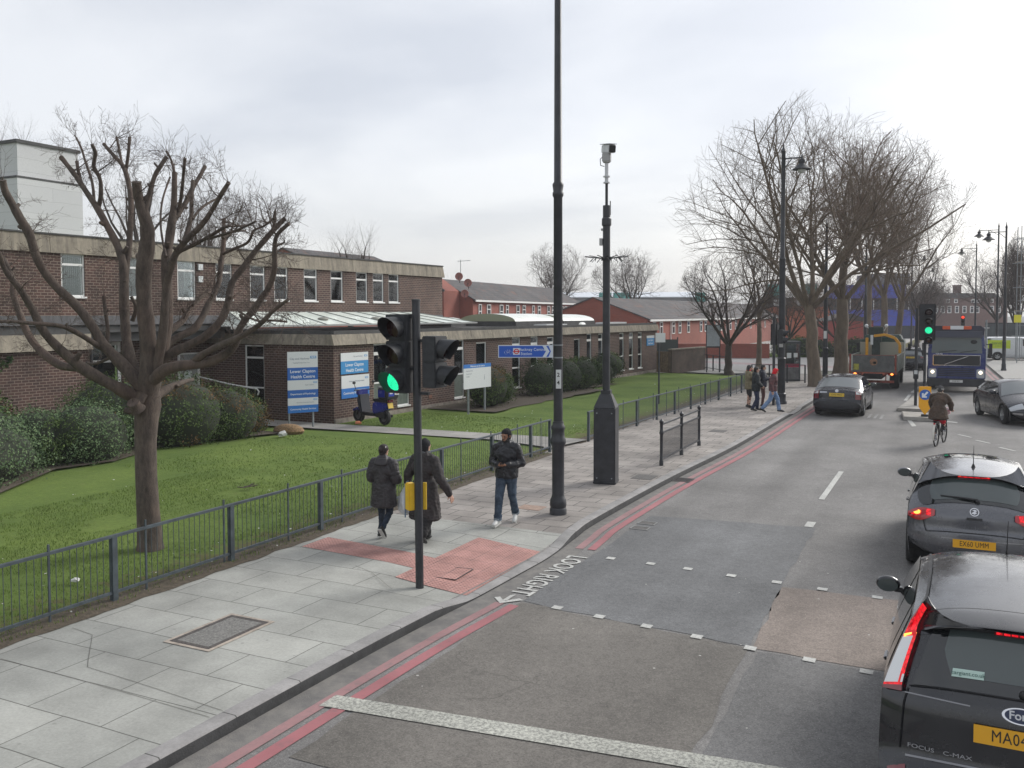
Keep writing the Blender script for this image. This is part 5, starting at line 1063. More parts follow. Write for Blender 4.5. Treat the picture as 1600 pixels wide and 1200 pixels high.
# --- the lopped tree on the lawn: limbs laid out around the trunk with their own depth
TB = Vector((-11.85, 10.43, 0)); yw = R(26.2); RGT = Vector((cos(yw), sin(yw), 0)); FWD = Vector((-sin(yw), cos(yw), 0)); D0 = TB.dot(FWD)
def T(u, v, dep=0.0):
    d = D0+dep; return FWD*d+RGT*((u-800)/1400*d)+Vector((0, 0, 3.85+(492-v)/1400*d))-TB
S_ = D0/1400
limbs = [ # name-less list: ([(u, v, r)], depth at start, depth at end)
 ([(213, 622, 14), (185, 606, 13), (160, 593, 12), (127, 573, 11), (100, 550, 9), (70, 517, 8.5), (50, 477, 7.5), (33, 450, 7), (12, 420, 6), (0, 395, 6), (-22, 350, 5)], 0, -1.4),
 ([(127, 573, 9), (95, 570, 8.5), (70, 553, 8), (50, 530, 7.5), (37, 500, 7), (24, 460, 6.5), (22, 430, 5), (8, 400, 4)], -0.3, 0.6),
 ([(222, 606, 13), (190, 568, 11), (160, 535, 10), (146, 510, 9), (120, 476, 9), (90, 448, 8), (70, 420, 8), (58, 396, 8.5), (48, 364, 9), (36, 340, 8), (24, 318, 7.5), (14, 298, 7), (10, 281, 6.5)], 0, -0.8),
 ([(175, 552, 6), (150, 536, 6), (120, 518, 5.5), (93, 507, 5), (50, 503, 4.5), (0, 500, 4), (-40, 510, 3)], 0.1, -1.9),
 ([(166, 540, 5), (168, 515, 4.5), (165, 485, 4), (163, 461, 4)], 0.0, 0.1),
 ([(224, 606, 14), (205, 575, 12), (198, 530, 10), (195, 470, 9.5), (195, 415, 8.5), (185, 380, 8), (170, 350, 7.5), (156, 324, 7), (140, 300, 6), (124, 276, 5.5), (102, 246, 5)], 0, 1.2),
 ([(158, 326, 5), (163, 305, 4.5), (162, 280, 4.5), (152, 260, 4.2), (155, 240, 4), (149, 226, 3.4)], 0.9, 0.5),
 ([(152, 320, 3.4), (148, 285, 3), (140, 255, 2.7), (133, 232, 2.4), (126, 216, 2.2)], 0.9, 1.4),
 ([(133, 288, 4), (129, 268, 3.8), (125, 253, 3.6)], 1.1, 1.3),
 ([(196, 440, 6.5), (203, 396, 6), (206, 352, 6), (209, 310, 6), (203, 275, 5.5), (195, 257, 5), (185, 245, 4.3), (168, 226, 3.6)], 0.4, 1.8),
 ([(201, 268, 3.8), (206, 242, 3.6), (208, 215, 3.2)], 1.3, 1.3), ([(196, 258, 3.2), (193, 238, 2.8), (188, 216, 2.5)], 1.5, 1.8),
 ([(229, 630, 21), (232, 600, 19), (232, 560, 16), (230, 520, 14.5), (226, 470, 14), (228, 420, 14.5), (232, 380, 13.5), (232, 350, 12), (225, 322, 10.5), (219, 302, 10), (217, 284, 9)], 0, -0.5),
 ([(231, 332, 6), (236, 308, 5.5), (246, 276, 5), (256, 259, 5), (266, 246, 4.6)], -0.4, -0.2),
 ([(236, 600, 13), (250, 560, 12), (260, 515, 11), (262, 465, 10), (263, 410, 9.5), (266, 380, 9), (271, 345, 8), (276, 312, 6.5), (277, 270, 5)], 0.1, 0.9),
 ([(277, 272, 3), (272, 252, 2.6), (265, 237, 2.4)], 0.9, 1.0),
 ([(272, 350, 5.5), (280, 336, 5.5), (293, 317, 5.2), (305, 293, 5), (317, 275, 4.6), (324, 261, 4.2)], 0.7, 1.5),
 ([(280, 334, 4.5), (285, 318, 4.2), (287, 300, 4), (290, 277, 3.8), (293, 248, 3.4)], 0.9, 0.3),
 ([(262, 400, 3), (256, 368, 2.5), (255, 340, 2.4), (259, 310, 2.2), (270, 277, 2)], 0.3, 1.6),
 ([(240, 590, 11), (255, 520, 9), (262, 450, 8), (268, 415, 7.5), (279, 394, 7), (295, 373, 6.8), (317, 352, 6.2), (330, 335, 5.6), (342, 316, 5.5), (350, 302, 5), (361, 286, 4.6)], -0.1, -1.3),
 ([(290, 378, 5.5), (297, 358, 5.2), (302, 335, 5), (304, 312, 4.6), (305, 283, 4.2)], -0.5, 0.2),
 ([(304, 342, 3.2), (313, 330, 3), (328, 318, 2.8), (346, 309, 2.6)], -0.2, 0.6),
 ([(266, 410, 5), (283, 393, 4.6), (305, 382, 4.4), (331, 368, 4), (350, 356, 3.4), (361, 353, 3)], 0.2, -1.0),
 ([(331, 372, 3.2), (350, 366, 3), (375, 358, 2.7), (403, 346, 2.3)], -0.6, -1.6), ([(352, 372, 3), (366, 362, 2.4), (386, 360, 2)], -0.8, -0.2),
 ([(238, 580, 11), (247, 550, 9.5), (260, 536, 9), (282, 524, 8.5), (304, 512, 8), (318, 490, 6.8), (328, 470, 6.5), (342, 443, 5.8), (348, 410, 5.2), (352, 380, 5), (353, 342, 4)], 0.2, 1.6),
 ([(351, 396, 3.6), (368, 388, 3.4), (387, 380, 3.2), (394, 370, 3), (399, 360, 2.6), (415, 352, 2.4), (431, 340, 2.2)], 1.0, 0.2),
 ([(238, 592, 11), (247, 566, 9.5), (268, 550, 9), (295, 537, 8.5), (320, 524, 8), (345, 500, 7.5), (357, 472, 7.5), (364, 440, 7), (384, 415, 6.8), (398, 396, 6.4), (412, 380, 6), (424, 366, 5.8), (436, 353, 5.4), (448, 341, 5)], 0, 0.5),
 ([(424, 366, 3.4), (431, 350, 3.2), (433, 330, 2.8)], 0.3, 0.2),
 ([(240, 592, 13), (256, 577, 11.5), (282, 570, 10.5), (320, 566, 9.5), (350, 554, 9.2), (365, 538, 8.5), (376, 510, 7.6), (392, 488, 7), (408, 466, 6.6), (422, 446, 6.4), (430, 420, 6), (431, 392, 5.6), (434, 368, 5), (454, 349, 4.2)], -0.2, -1.6),
 ([(434, 384, 2.6), (448, 378, 2)], -1.4, -1.4),
 ([(300, 566, 8), (318, 552, 7.4), (345, 538, 7), (372, 526, 6.4), (400, 510, 5.6), (414, 498, 5), (428, 484, 4.4), (450, 468, 3.4)], -0.4, -2.0),
 ([(372, 484, 2.2), (392, 496, 2.4), (410, 502, 2.6)], -1.2, -1.5), ([(412, 500, 2.6), (430, 500, 2.2), (449, 502, 2)], -1.5, -1.7),
 ([(236, 620, 12), (262, 605, 8), (285, 596, 6), (300, 592, 4)], 0.1, 1.2), ([(214, 640, 15), (209, 634, 13), (206, 627, 11)], -0.25, -0.35),
 ([(245, 545, 9), (262, 520, 8), (285, 500, 6.5), (300, 478, 5.5), (318, 462, 4.5), (335, 452, 3.5)], 0.4, 2.0), ([(205, 560, 5), (196, 548, 4), (150, 566, 3.5), (135, 565, 3)], 0.5, 1.0),
 ([(207, 500, 5), (213, 480, 4.5), (206, 462, 3.5)], 0.6, 0.6), ([(212, 485, 4), (218, 470, 3.5), (222, 455, 3)], 0.7, 0.8),
]
tr = thing('lopped_tree', 'leafless tree with lopped thick limbs on the lawn behind the near railing', 'tree', TB)
b = MB(); rad = [(228, 866, 25), (228, 850, 21.5), (226, 800, 19), (224, 745, 18), (224, 690, 18), (226, 655, 20), (229, 632, 22), (230, 610, 19)]
b.tube([T(u, v) for u, v, r in rad], [r*0.9*S_ for u, v, r in rad], 18); b.build('trunk', bark_n, tr, smooth=True)
b = MB(); tw = MB()
for pts, da, db in limbs:
    n = len(pts); P = []; r0 = []
    for i, (u, v, r) in enumerate(pts):
        dd = da+(db-da)*i/(n-1); P.append(T(u, v, dd)+Vector((jit(.01), jit(.01), 0))); r0.append(r*(0.84 if r > 12 else 0.70+0.14*max(0, r-5)/7)*S_*(D0+dd)/D0)
    # resample smoothly
    Q = []; rq = []
    for i in range(n-1):
        a = P[max(i-1, 0)]; c = P[i]; d = P[i+1]; e = P[min(i+2, n-1)]
        for j in range(4):
            t = j/4; Q.append(0.5*((2*c)+(-a+d)*t+(2*a-5*c+4*d-e)*t*t+(-a+3*c-3*d+e)*t**3)); rq.append((r0[i]+(r0[i+1]-r0[i])*t)*(1+0.16*noise.noise(Q[-1]*4.5)+0.10*noise.noise(Q[-1]*13)))
    Q.append(P[-1]); rq.append(r0[-1]*1.12); b.tube(Q, rq, 10)
    for k in range(2): # old pruning scars and stubs
        i = random.randrange(len(Q)//3, len(Q)-2); d = rnd_perp((Q[i+1]-Q[i]).normalized()); b.tube([Q[i], Q[i]+d*rq[i]*1.15, Q[i]+(d+Vector((0, 0, .3)))*rq[i]*(1.6+random.random())], [rq[i]*0.75, rq[i]*0.55, rq[i]*0.42], 7)
    L_ = len(Q); big = rq[0] > 0.03
    if P[-1].z > 1.5:
        for i in range(int(L_*0.35), L_):
            if random.random() < (0.50 if rq[i] < 0.075 else 0.2):
                d = (Q[min(i+1, L_-1)]-Q[i-1]).normalized(); dd = (rnd_perp(d)*0.9+Vector((0, 0, 0.30))).normalized()
                sprout(tw, Q[i], dd, random.uniform(0.2, 0.52), 0.006, 2, 0.1, 0.45, 4, 3)
                if random.random() < 0.12: sprout(tw, Q[i], (dd+Vector((0, 0, 0.25))).normalized(), random.uniform(0.4, 0.75), 0.013, 2, 0.2, 0.4, 6, 2, 5)
        for k in range(3): sprout(tw, Q[-1], (Vector((jit(.7), jit(.7), 1))).normalized(), random.uniform(0.15, 0.5), 0.004, 1, 0.3, 0.25, 4, 2)
b.build('limbs', bark_n, tr, smooth=True); tw.build('twigs', twig_m, tr, fix=False)
# --- generated winter trees
def wtree(name, label, loc, trunk, rt, limbs_n, crown_c, crown_r, bark, twm, lv=(5, 5, 5), seed=1, group=None, l1=0.62, lean=(0, 0), spread=0.75, tw_r=0.012, dens=1.0, up=0.35, r_l=0.5, fork=None):
    """trunk height, radius; crown ellipsoid centre/radii relative to loc; limbs stop where they leave the ellipsoid"""
    random.seed(seed); t = thing(name, label, 'tree', loc, 0, group); tb = MB(); lb = MB(); wb = MB(); cc = Vector(crown_c); cr = Vector(crown_r)
    tp = Vector((lean[0], lean[1], trunk)); pts = [Vector((0, 0, -0.1)), Vector((0, 0, 0.15))]+[tp*(i/6)+Vector((jit(.06), jit(.06), 0))*(1 if i < 6 else 0) for i in range(1, 7)]
    tb.tube(pts, [rt*1.55, rt*1.2]+[rt*(1-0.28*i/6) for i in range(1, 7)], 14); tb.build('trunk', bark, t, smooth=True)
    def inside(p, s=1.0):
        q = p-cc; k = 1+0.16*noise.noise(p*0.55); return (q.x/cr.x)**2+(q.y/cr.y)**2+(q.z/cr.z)**2 < (s*k)**2
    def br(p, d, ln, r, lev):
        seg = (7, 6, 5, 4)[lev]; cur = d.normalized(); pos = p.copy(); P = [p.copy()]; rr = [r]; st = ln/seg; kids = []
        for i in range(seg):
            cur = (cur+rnd_perp(cur)*random.uniform(0.05, (0.22, 0.3, 0.34, 0.34)[lev])+Vector((0, 0, up*0.16))).normalized(); pos = pos+cur*st
            if lev > 0 and not inside(pos): break
            P.append(pos.copy()); f = 1-(0.7 if lev < 3 else 0.6)*(i+1)/seg; rr.append(max(r*f, tw_r*0.35))
            if lev < 3:
                n = lv[lev]/seg*1.35*dens
                for _ in range(int(n)+(1 if random.random() < n-int(n) else 0)):
                    if i >= (1 if lev == 0 else 0): kids.append((pos.copy(), cur.copy(), rr[-1]))
        (lb if lev < 2 else wb).tube(P, rr, (9, 6, 4, 3)[lev], cap=lev < 2)
        for q, c, r_ in kids:
            a = random.uniform(0.55, 1.15); dd = (c*cos(a)+rnd_perp(c)*sin(a)); dd.z += 0.12
            br(q, dd, ln*random.uniform(0.42, 0.68) if lev < 2 else ln*random.uniform(0.35, 0.6), min(r_*0.58, (1, rt*0.24, 0.026, tw_r)[lev+1]) , lev+1)
        if lev < 3: br(pos, cur, ln*0.45, rr[-1]*0.8, lev+1)
    fk = fork or [(2*pi*i/limbs_n+jit(.3), random.uniform(0.35, 1.0)*spread) for i in range(limbs_n)]
    for a, s in fk:
        d = Vector((cos(a)*s, sin(a)*s, 1)).normalized(); br(tp*random.uniform(0.93, 1.0), d, (cr.z+cc.z-trunk)*l1*random.uniform(0.85, 1.15), rt*r_l*random.uniform(0.75, 1.0), 0)
    lb.build('limbs', bark, t, smooth=True, fix=False); wb.build('twigs', twm, t, fix=False); return t
wtree('plane_tree', 'largest bare plane tree, trunk at the kerb behind the parked-up dark saloon', (-6.49, 49.9, 0), 4.3, 0.36, 6, (-0.9, 0.5, 8.7), (7.0, 6.0, 6.5), bark_p, twig_p, (7, 7, 6), 4, r_l=0.42, l1=0.82, lean=(-0.45, 0.2), tw_r=0.014, up=0.10, fork=[(3.0, 1.25), (2.4, 0.8), (3.6, 0.55), (0.2, 0.9), (0.9, 0.45), (5.6, 1.1), (4.6, 0.9), (1.6, 0.2)])
wtree('plane_tree', 'second bare plane tree, thick trunk just left of the crane lorry', (-6.35, 60.5, 0), 4.8, 0.46, 6, (0.8, 1.0, 9.0), (6.4, 6.0, 6.8), bark_p, twig_w, (7, 7, 6), 9, r_l=0.42, l1=0.72, spread=1.0, tw_r=0.016, up=0.22)
gT = 'bare trees in front of the blue building'
wtree('bare_tree', 'pale trunked bare tree left of centre before the blue building', (-6.2, 78, 0), 6.0, 0.36, 5, (0.5, 0, 11.0), (5.0, 5, 6.5), bark_p, twig_p, (6, 6, 5), 12, gT, spread=0.6, tw_r=0.022, up=0.5)
wtree('bare_tree', 'pale trunked bare tree before the middle of the blue building', (-5.4, 84, 0), 5.5, 0.34, 5, (1.2, 0, 11.5), (5.6, 5, 6.8), bark_p, twig_p, (6, 6, 5), 15, gT, spread=0.7, tw_r=0.022, up=0.45)
wtree('bare_tree', 'leaning bare tree whose long branches reach right over the lorries', (-4.9, 92, 0), 5.0, 0.34, 5, (2.0, 0, 10.5), (6.2, 5, 6.4), bark_p, twig_p, (6, 6, 5), 18, gT, spread=0.9, tw_r=0.022, lean=(0.6, 0), up=0.35)
wtree('bare_tree', 'dark bare tree behind the blue building corner', (-3.9, 118, 0), 3.5, 0.25, 5, (0.3, 0, 7.0), (3.6, 4, 5.2), bark_d, twig_m, (6, 5, 5), 22, gT, spread=0.7, tw_r=0.025)
gS = 'small dark trees at the corner of the lawn'
wtree('bare_tree', 'low wide dark tree with a short trunk at the end of the lawn railing', (-12.7, 56.9, 0), 2.0, 0.26, 6, (-0.2, 0, 4.7), (3.4, 3.4, 3.3), bark_d, twig_m, (6, 6, 6), 31, gS, spread=1.2, tw_r=0.012, l1=0.8)
wtree('bare_tree', 'slim upright dark tree beside the low wide one', (-12.3, 64.5, 0), 3.6, 0.20, 6, (0.2, 0, 7.2), (3.4, 3.4, 5.0), bark_p, twig_m, (6, 6, 5), 33, gS, spread=0.7, tw_r=0.014)
wtree('bare_tree', 'reddish twiggy thicket tree behind the first plane tree', (-9.8, 88, 0), 1.6, 0.2, 8, (1.0, 0, 4.2), (5.5, 4, 4.2), bark_d, twig_w, (6, 6, 6), 41, None, spread=1.3, tw_r=0.02, l1=0.8)
wtree('bare_tree', 'dark twiggy tree behind the phone box', (-14.5, 92, 0), 1.6, 0.2, 8, (0.0, 0, 3.6), (4.8, 4, 3.6), bark_d, twig_m, (6, 6, 6), 43, None, spread=1.3, tw_r=0.02, l1=0.8)
gH = 'bare trees on the skyline over the red houses'
wtree('bare_tree', 'left bare skyline tree beside the tall lamp column', (-51.6, 119.5, 0), 4.5, 0.3, 7, (0, 0, 8.8), (5.2, 5, 5.6), bark_d, twig_m, (6, 6, 5), 51, gH, spread=0.9, tw_r=0.026)
wtree('bare_tree', 'right bare skyline tree either side of the camera mast', (-42.0, 124.2, 0), 4.5, 0.3, 7, (0, 0, 8.4), (6.0, 5, 5.4), bark_d, twig_m, (6, 6, 5), 53, gH, spread=1.1, tw_r=0.026)
gR = 'bare trees on the right beyond the lamp post'
wtree('bare_tree', 'wide bare tree left of the right-hand lamp post', (5.2, 136, 0), 3.0, 0.3, 7, (-0.6, 0, 7.4), (5.2, 5, 6.0), bark_d, twig_m, (6, 6, 5), 61, gR, spread=1.1, tw_r=0.026)
wtree('bare_tree', 'narrow upright tree right of the right-hand lamp post', (6.2, 112, 0), 2.0, 0.3, 8, (0, 0, 6.6), (1.7, 2, 6.4), bark_d, twig_m, (7, 7, 6), 63, gR, spread=0.35, tw_r=0.024, up=0.9)
wtree('bare_tree', 'broad bare tree behind the scaffold at the right edge', (10.5, 120, 0), 3.0, 0.3, 7, (0, 0, 6.6), (4.6, 4, 5.4), bark_d, twig_m, (6, 6, 5), 65, gR, spread=0.9, tw_r=0.026)
for i, (x, y, s, l) in enumerate(((-4.3, 135, 5, 'nearest small bare roadside tree in the gap right of the blue building'), (-3.8, 160, 5.5, 'middle small bare roadside tree in the gap right of the blue building'), (-3.2, 190, 6, 'farthest small bare roadside tree in the gap right of the blue building'))):
    wtree('bare_tree', l, (x, y, 0), 2.5, 0.2, 6, (0, 0, s*0.95), (3.2, 3, s*0.8), bark_d, twig_m, (6, 5, 5), 70+i, 'small bare trees along the road', spread=0.8, tw_r=0.03)
gB = 'lopped trees behind the brick building'
def lopped(label, loc, h, seed, w=2.5):
    random.seed(seed); t = thing('lopped_tree', label, 'tree', loc, 0, gB); lb = MB(); wb = MB(); tb = MB()
    tb.tube([(0, 0, 0), (0.1, 0, h*0.25), (0, 0, h*0.5)], [0.28, 0.24, 0.2], 10); tb.build('trunk', bark_d, t, smooth=True)
    for k in range(8):
        a = 2*pi*k/8+jit(.4); d = Vector((cos(a)*w/3, sin(a)*w/3, h*0.4)).normalized(); p = Vector((0, 0, h*random.uniform(0.35, 0.5))); P = [p.copy()]
        for i in range(5): d = (d+rnd_perp(d)*0.25+Vector((0, 0, 0.1))).normalized(); p = p+d*h*random.uniform(0.07, 0.1); P.append(p.copy())
        lb.tube(P, [0.13-0.018*i for i in range(6)], 7)
        for q in P[2:]:
            for m in range(6): sprout(wb, q, (rnd_perp(d)*0.55+Vector((0, 0, 0.9))).normalized(), random.uniform(0.8, 2.2), 0.010, 1, 0.4, 0.15, 4, 2)
    lb.build('limbs', bark_d, t, smooth=True); wb.build('twigs', twig_m, t, fix=False)
lopped('lopped tree rising behind the white block at top left', (-51.0, 44.5, 0), 15.5, 81, 3.5)
lopped('lopped tree at the left edge of the view above the white block', (-53.0, 38.0, 0), 16.5, 82, 3.5)
lopped('lopped tree behind the flat roof, right of the big lopped tree', (-33.0, 33.0, 0), 8.6, 84, 2.2)
lopped('low lopped tree behind the flat roof left of the slate roofed house', (-36.5, 36.5, 0), 9.8, 87, 2.6)
lopped('twiggy tree just right of the small slate roof', (-41.0, 55.5, 0), 10.2, 86, 3.0)
# --- bushes: leafy clumps
def leafm(name, c, c2):
    m, N, L, p = newmat(name); tc = N.new('ShaderNodeTexCoord'); oi = N.new('ShaderNodeNewGeometry')
    o = ramp(N, L, oi.outputs['Random Per Island'], 0.1, c2, 0.9, c); o = mixc(N, L, 1.0, o, ramp(N, L, noisen(N, L, tc.outputs['Object'], 1.6, 4, 0.6), 0.3, (0.7,)*3, 0.7, (1.25,)*3), 'MULTIPLY')
    L.new(o, p.inputs['Base Color']); p.inputs['Roughness'].default_value = 0.85; p.inputs['Specular IOR Level'].default_value = 0.08; MATS[name] = m; return m
lf_g = leafm('bush_leaf_green', (0.105, 0.150, 0.050), (0.052, 0.082, 0.032)); lf_pale = leafm('bush_leaf_glare', (0.15, 0.21, 0.105), (0.085, 0.135, 0.07)); lf_br = leafm('bush_leaf_brown', (0.17, 0.10, 0.045), (0.06, 0.05, 0.022)); lf_d = leafm('hedge_leaf_dark', (0.04, 0.065, 0.024), (0.015, 0.028, 0.012)); lf_ivy = leafm('ivy_leaf', (0.05, 0.075, 0.03), (0.015, 0.03, 0.014))  # lf_pale: window glare over the left bushes is mixed into the leaf colour
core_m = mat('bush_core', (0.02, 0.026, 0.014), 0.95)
def bush(name, label, lobes, n, mats_, ls=0.06, seed=1, cat='bush', group=None, boxy=1.0):
    """lobes: (cx,cy,cz,rx,ry,rz); leaves scattered near the lobe surfaces"""
    random.seed(seed); c0 = Vector((lobes[0][0], lobes[0][1], 0)); t = thing(name, label, cat, c0, 0, group); b = MB(); core = MB(); tot = sum(l[3]*l[4]+l[5]*(l[3]+l[4]) for l in lobes)
    for l in lobes:
        c = Vector(l[:3])-c0; r = Vector(l[3:6]); k = int(n*(l[3]*l[4]+l[5]*(l[3]+l[4]))/tot)
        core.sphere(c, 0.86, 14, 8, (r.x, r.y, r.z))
        for _ in range(k):
            a = random.uniform(0, 2*pi); zz = random.uniform(-0.75, 1); q = math.sqrt(max(0, 1-zz*zz)); d = Vector((q*cos(a), q*sin(a), zz))
            if boxy > 1: m_ = max(abs(d.x), abs(d.y), abs(d.z)); d = d.lerp(d/m_, 0.6)
            s = random.uniform(0.84, 1.05)*(1+0.20*noise.noise((c+d*2)*1.9)+0.12*noise.noise((c+d)*6)); s *= random.uniform(1.02, 1.22) if random.random() < 0.07 else 1
            p = c+Vector((d.x*r.x, d.y*r.y, d.z*r.z))*s
            if p.z < 0.02: continue
            if noise.noise((p+c0)*2.6) < -0.33: continue
            u = (d+Vector((jit(.8), jit(.8), jit(.8)))).normalized(); x = rnd_perp(u); y = u.cross(x); sz = ls*random.uniform(0.45, 1.5)
            b.cur = 0 if noise.noise((p+c0)*0.9) < (0.18 if len(mats_) > 1 else 9) else 1
            kk = b.av([p-x*sz*0.5, p+y*sz*0.3, p+x*sz*0.6, p-y*sz*0.3]); b.af((kk, kk+1, kk+2, kk+3))
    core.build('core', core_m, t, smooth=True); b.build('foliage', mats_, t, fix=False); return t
gU = 'bushes round the brick building'
bush('bush', 'big pale green mound at the left edge by the brick wall', [(-20.6, 12.6, 0.55, 1.9, 2.2, 0.95), (-22.0, 14.2, 0.6, 1.8, 1.6, 0.98)], 26000, [lf_pale, lf_g], 0.050, 1, 'bush', gU)
bush('bush', 'rounded pale green bush left of the lopped tree trunk', [(-20.6, 16.2, 0.65, 1.15, 1.3, 0.95), (-21.2, 15.2, 0.6, 1.0, 0.9, 0.9)], 16000, [lf_pale, lf_g], 0.050, 2, 'bush', gU)
bush('bush', 'wide dark green mound right of the lopped tree trunk, lower at its right end', [(-20.9, 19.6, 0.85, 1.5, 1.6, 1.25), (-20.6, 21.2, 0.65, 1.2, 1.3, 1.0), (-20.9, 22.3, 0.5, 1.0, 0.9, 0.75), (-22.2, 18.4, 0.8, 1.3, 1.5, 1.3)], 30000, [lf_g, lf_br], 0.055, 3, 'bush', gU)
bush('bush', 'small brownish bush at the left edge against the ivy', [(-24.0, 15.2, 1.0, 0.9, 1.2, 1.0)], 5000, [lf_g, lf_br], 0.07, 4, 'bush', gU)
bush('bush', 'brown tinged bush behind the white map board', [(-17.3, 32.9, 0.85, 0.85, 1.3, 0.95), (-17.6, 34.4, 0.7, 0.8, 0.8, 0.8)], 9000, [lf_g, lf_br], 0.06, 5, 'bush', gU)
bush('hedge', 'clipped dark hedge block behind the tall lamp column', [(-17.6, 39.0, 0.75, 0.85, 1.5, 0.92), (-17.4, 41.4, 0.75, 0.85, 1.5, 0.92), (-17.2, 43.2, 0.75, 0.85, 1.2, 0.90)], 16000, [lf_d, lf_g], 0.06, 6, 'hedge', gU, 2)
bush('hedge', 'rounded dark bush between the hedge block and the last windows', [(-17.4, 47.6, 1.0, 0.9, 1.4, 0.75), (-17.3, 46.4, 0.6, 0.7, 0.8, 0.7)], 7000, [lf_d, lf_g], 0.06, 7, 'bush', gU)
bush('hedge', 'green hedge behind the park railings beyond the side road', [(-12.5, 87.5, 0.5, 3.2, 1.2, 1.3), (-7.5, 90, 0.5, 3.2, 1.2, 1.2)], 5000, [lf_g, lf_d], 0.16, 8, 'hedge')
# ivy on the wall at far left
random.seed(9); b = MB()
for _ in range(5200):
    y = -16+random.random()*7.6; z = random.random()**1.2*2.65
    if noise.noise(Vector((y*0.8, z*0.5, 2))) < -0.05+0.12*(z-1.2)+0.18*max(0, y+10): continue
    p = Vector((0.03+random.random()*0.09, y, z)); u = (Vector((1, 0, 0))+Vector((jit(.7), jit(.7), jit(.7)))).normalized(); x = rnd_perp(u); w_ = u.cross(x); s = random.uniform(0.04, 0.085)
    k = b.av([p-x*s, p+w_*s*.7, p+x*s, p-w_*s*.7]); b.af((k, k+1, k+2, k+3))
o = b.build('ivy', lf_ivy, None, fix=False); o.location = (*hc(0, UB), 0); o.rotation_euler = (0, 0, -ANG); tag(o, 'ivy climbing the brick wall at the left edge', 'ivy')
# grass blades over the lawn (nobody could count them)
random.seed(17); b = MB()
def blades(n, x0, x1, y0, y1, h, w_):
    for _ in range(n):
        x = random.uniform(x0, x1); y = random.uniform(y0, y1)
        if noise.noise(Vector((x*0.9, y*0.9, 0)))+noise.noise(Vector((x*4, y*4, 3)))*0.6 < -0.35: continue
        if 22.7 < y < 25.5: continue
        a = random.uniform(0, pi); hh = h*random.uniform(0.5, 1.2); dx_, dy_ = cos(a)*w_, sin(a)*w_; lx, ly = jit(hh*0.6), jit(hh*0.6)
        k = b.av([(x-dx_, y-dy_, 0.01), (x+dx_, y+dy_, 0.01), (x+lx, y+ly, 0.02+hh)]); b.af((k, k+1, k+2))
blades(48000, -16.5, -10.2, 4.0, 16, 0.034, 0.005); blades(26000, -19.0, -10.2, 16, 30, 0.036, 0.008); blades(5000, -10.5, -9.95, 2, 23, 0.05, 0.006)
grb = leafm('grass_blade', (0.165, 0.225, 0.056), (0.090, 0.140, 0.034)); stuff(b.build('grass', grb, None, fix=False), 'short rough green grass of the lawn', 'grass')
# litter and fallen leaves on the lawn
random.seed(19); lit = mat('litter_pale', (0.55, 0.55, 0.52), 0.8); b = MB()
for _ in range(230):
    x = random.uniform(-18, -9.9); y = random.uniform(6, 34); s = random.uniform(0.012, 0.034)
    if random.random() < 0.35: x = random.uniform(-11.2, -9.9); y = random.uniform(5, 22)
    if random.random() < 0.25: y = random.uniform(34, 55); s *= 1.3
    a = jit(3); p = Vector((x, y, 0.055+0.0*s)); u = Vector((cos(a), sin(a), jit(.3)))*s; v = Vector((-sin(a), cos(a), 0.3))*s*0.7; k = b.av([p-u, p+v, p+u, p-v]); b.af((k, k+1, k+2, k+3))
stuff(b.build('leaf_litter', lit, None, fix=False), 'pale scraps and fallen leaves scattered over the lawn', 'litter')
for nm, x, y, l, mm, s in (('plastic_bag', -18.9, 22.0, 'white plastic bag caught at the foot of the dark green mound', lit, 0.2), ('drinks_can', -11.2, 8.6, 'white scrap of rubbish in the grass behind the near railing', lit, 0.07), ('food_wrapper', -18.6, 25.6, 'orange wrapper on the path edge beside the scooter', mat('orange_scrap', (0.7, 0.25, 0.12), 0.7), 0.12)):
    b = MB(); random.seed(len(l)); b.sphere((0, 0, 0.35*s), s, 7, 5, (1, 0.7, 0.5)); b.v = [(a_+jit(s*.22), c_+jit(s*.22), max(0.0, d_+jit(s*.2))) for a_, c_, d_ in b.v]; o = b.build(nm, mm); o.location = (x, y, 0.05); tag(o, l, 'litter')
b = MB(); random.seed(4)
for k in range(9): b.bar((jit(.12), jit(.12), 0.05), (jit(.2), jit(.2), 0.05+random.random()*0.06), 0.03, 0.015)
o = b.build('twig_pile', twig_m); o.location = (-13.9, 15.0, 0.03); tag(o, 'small dark heap of twigs on the lawn right of the lopped tree', 'twigs')
b = MB(); b.sphere((0, 0, 0.1), 0.45, 12, 6, (1.3, 0.8, 0.5)); o = b.build('leaf_pile', mat('dead_leaves', (0.22, 0.14, 0.07), 0.95, var=0.4, vscale=20, bump=1.0, bscale=30), smooth=True); o.location = (-19.4, 22.9, 0.0); tag(o, 'brown heap of dead leaves at the right end of the green mound', 'leaves')
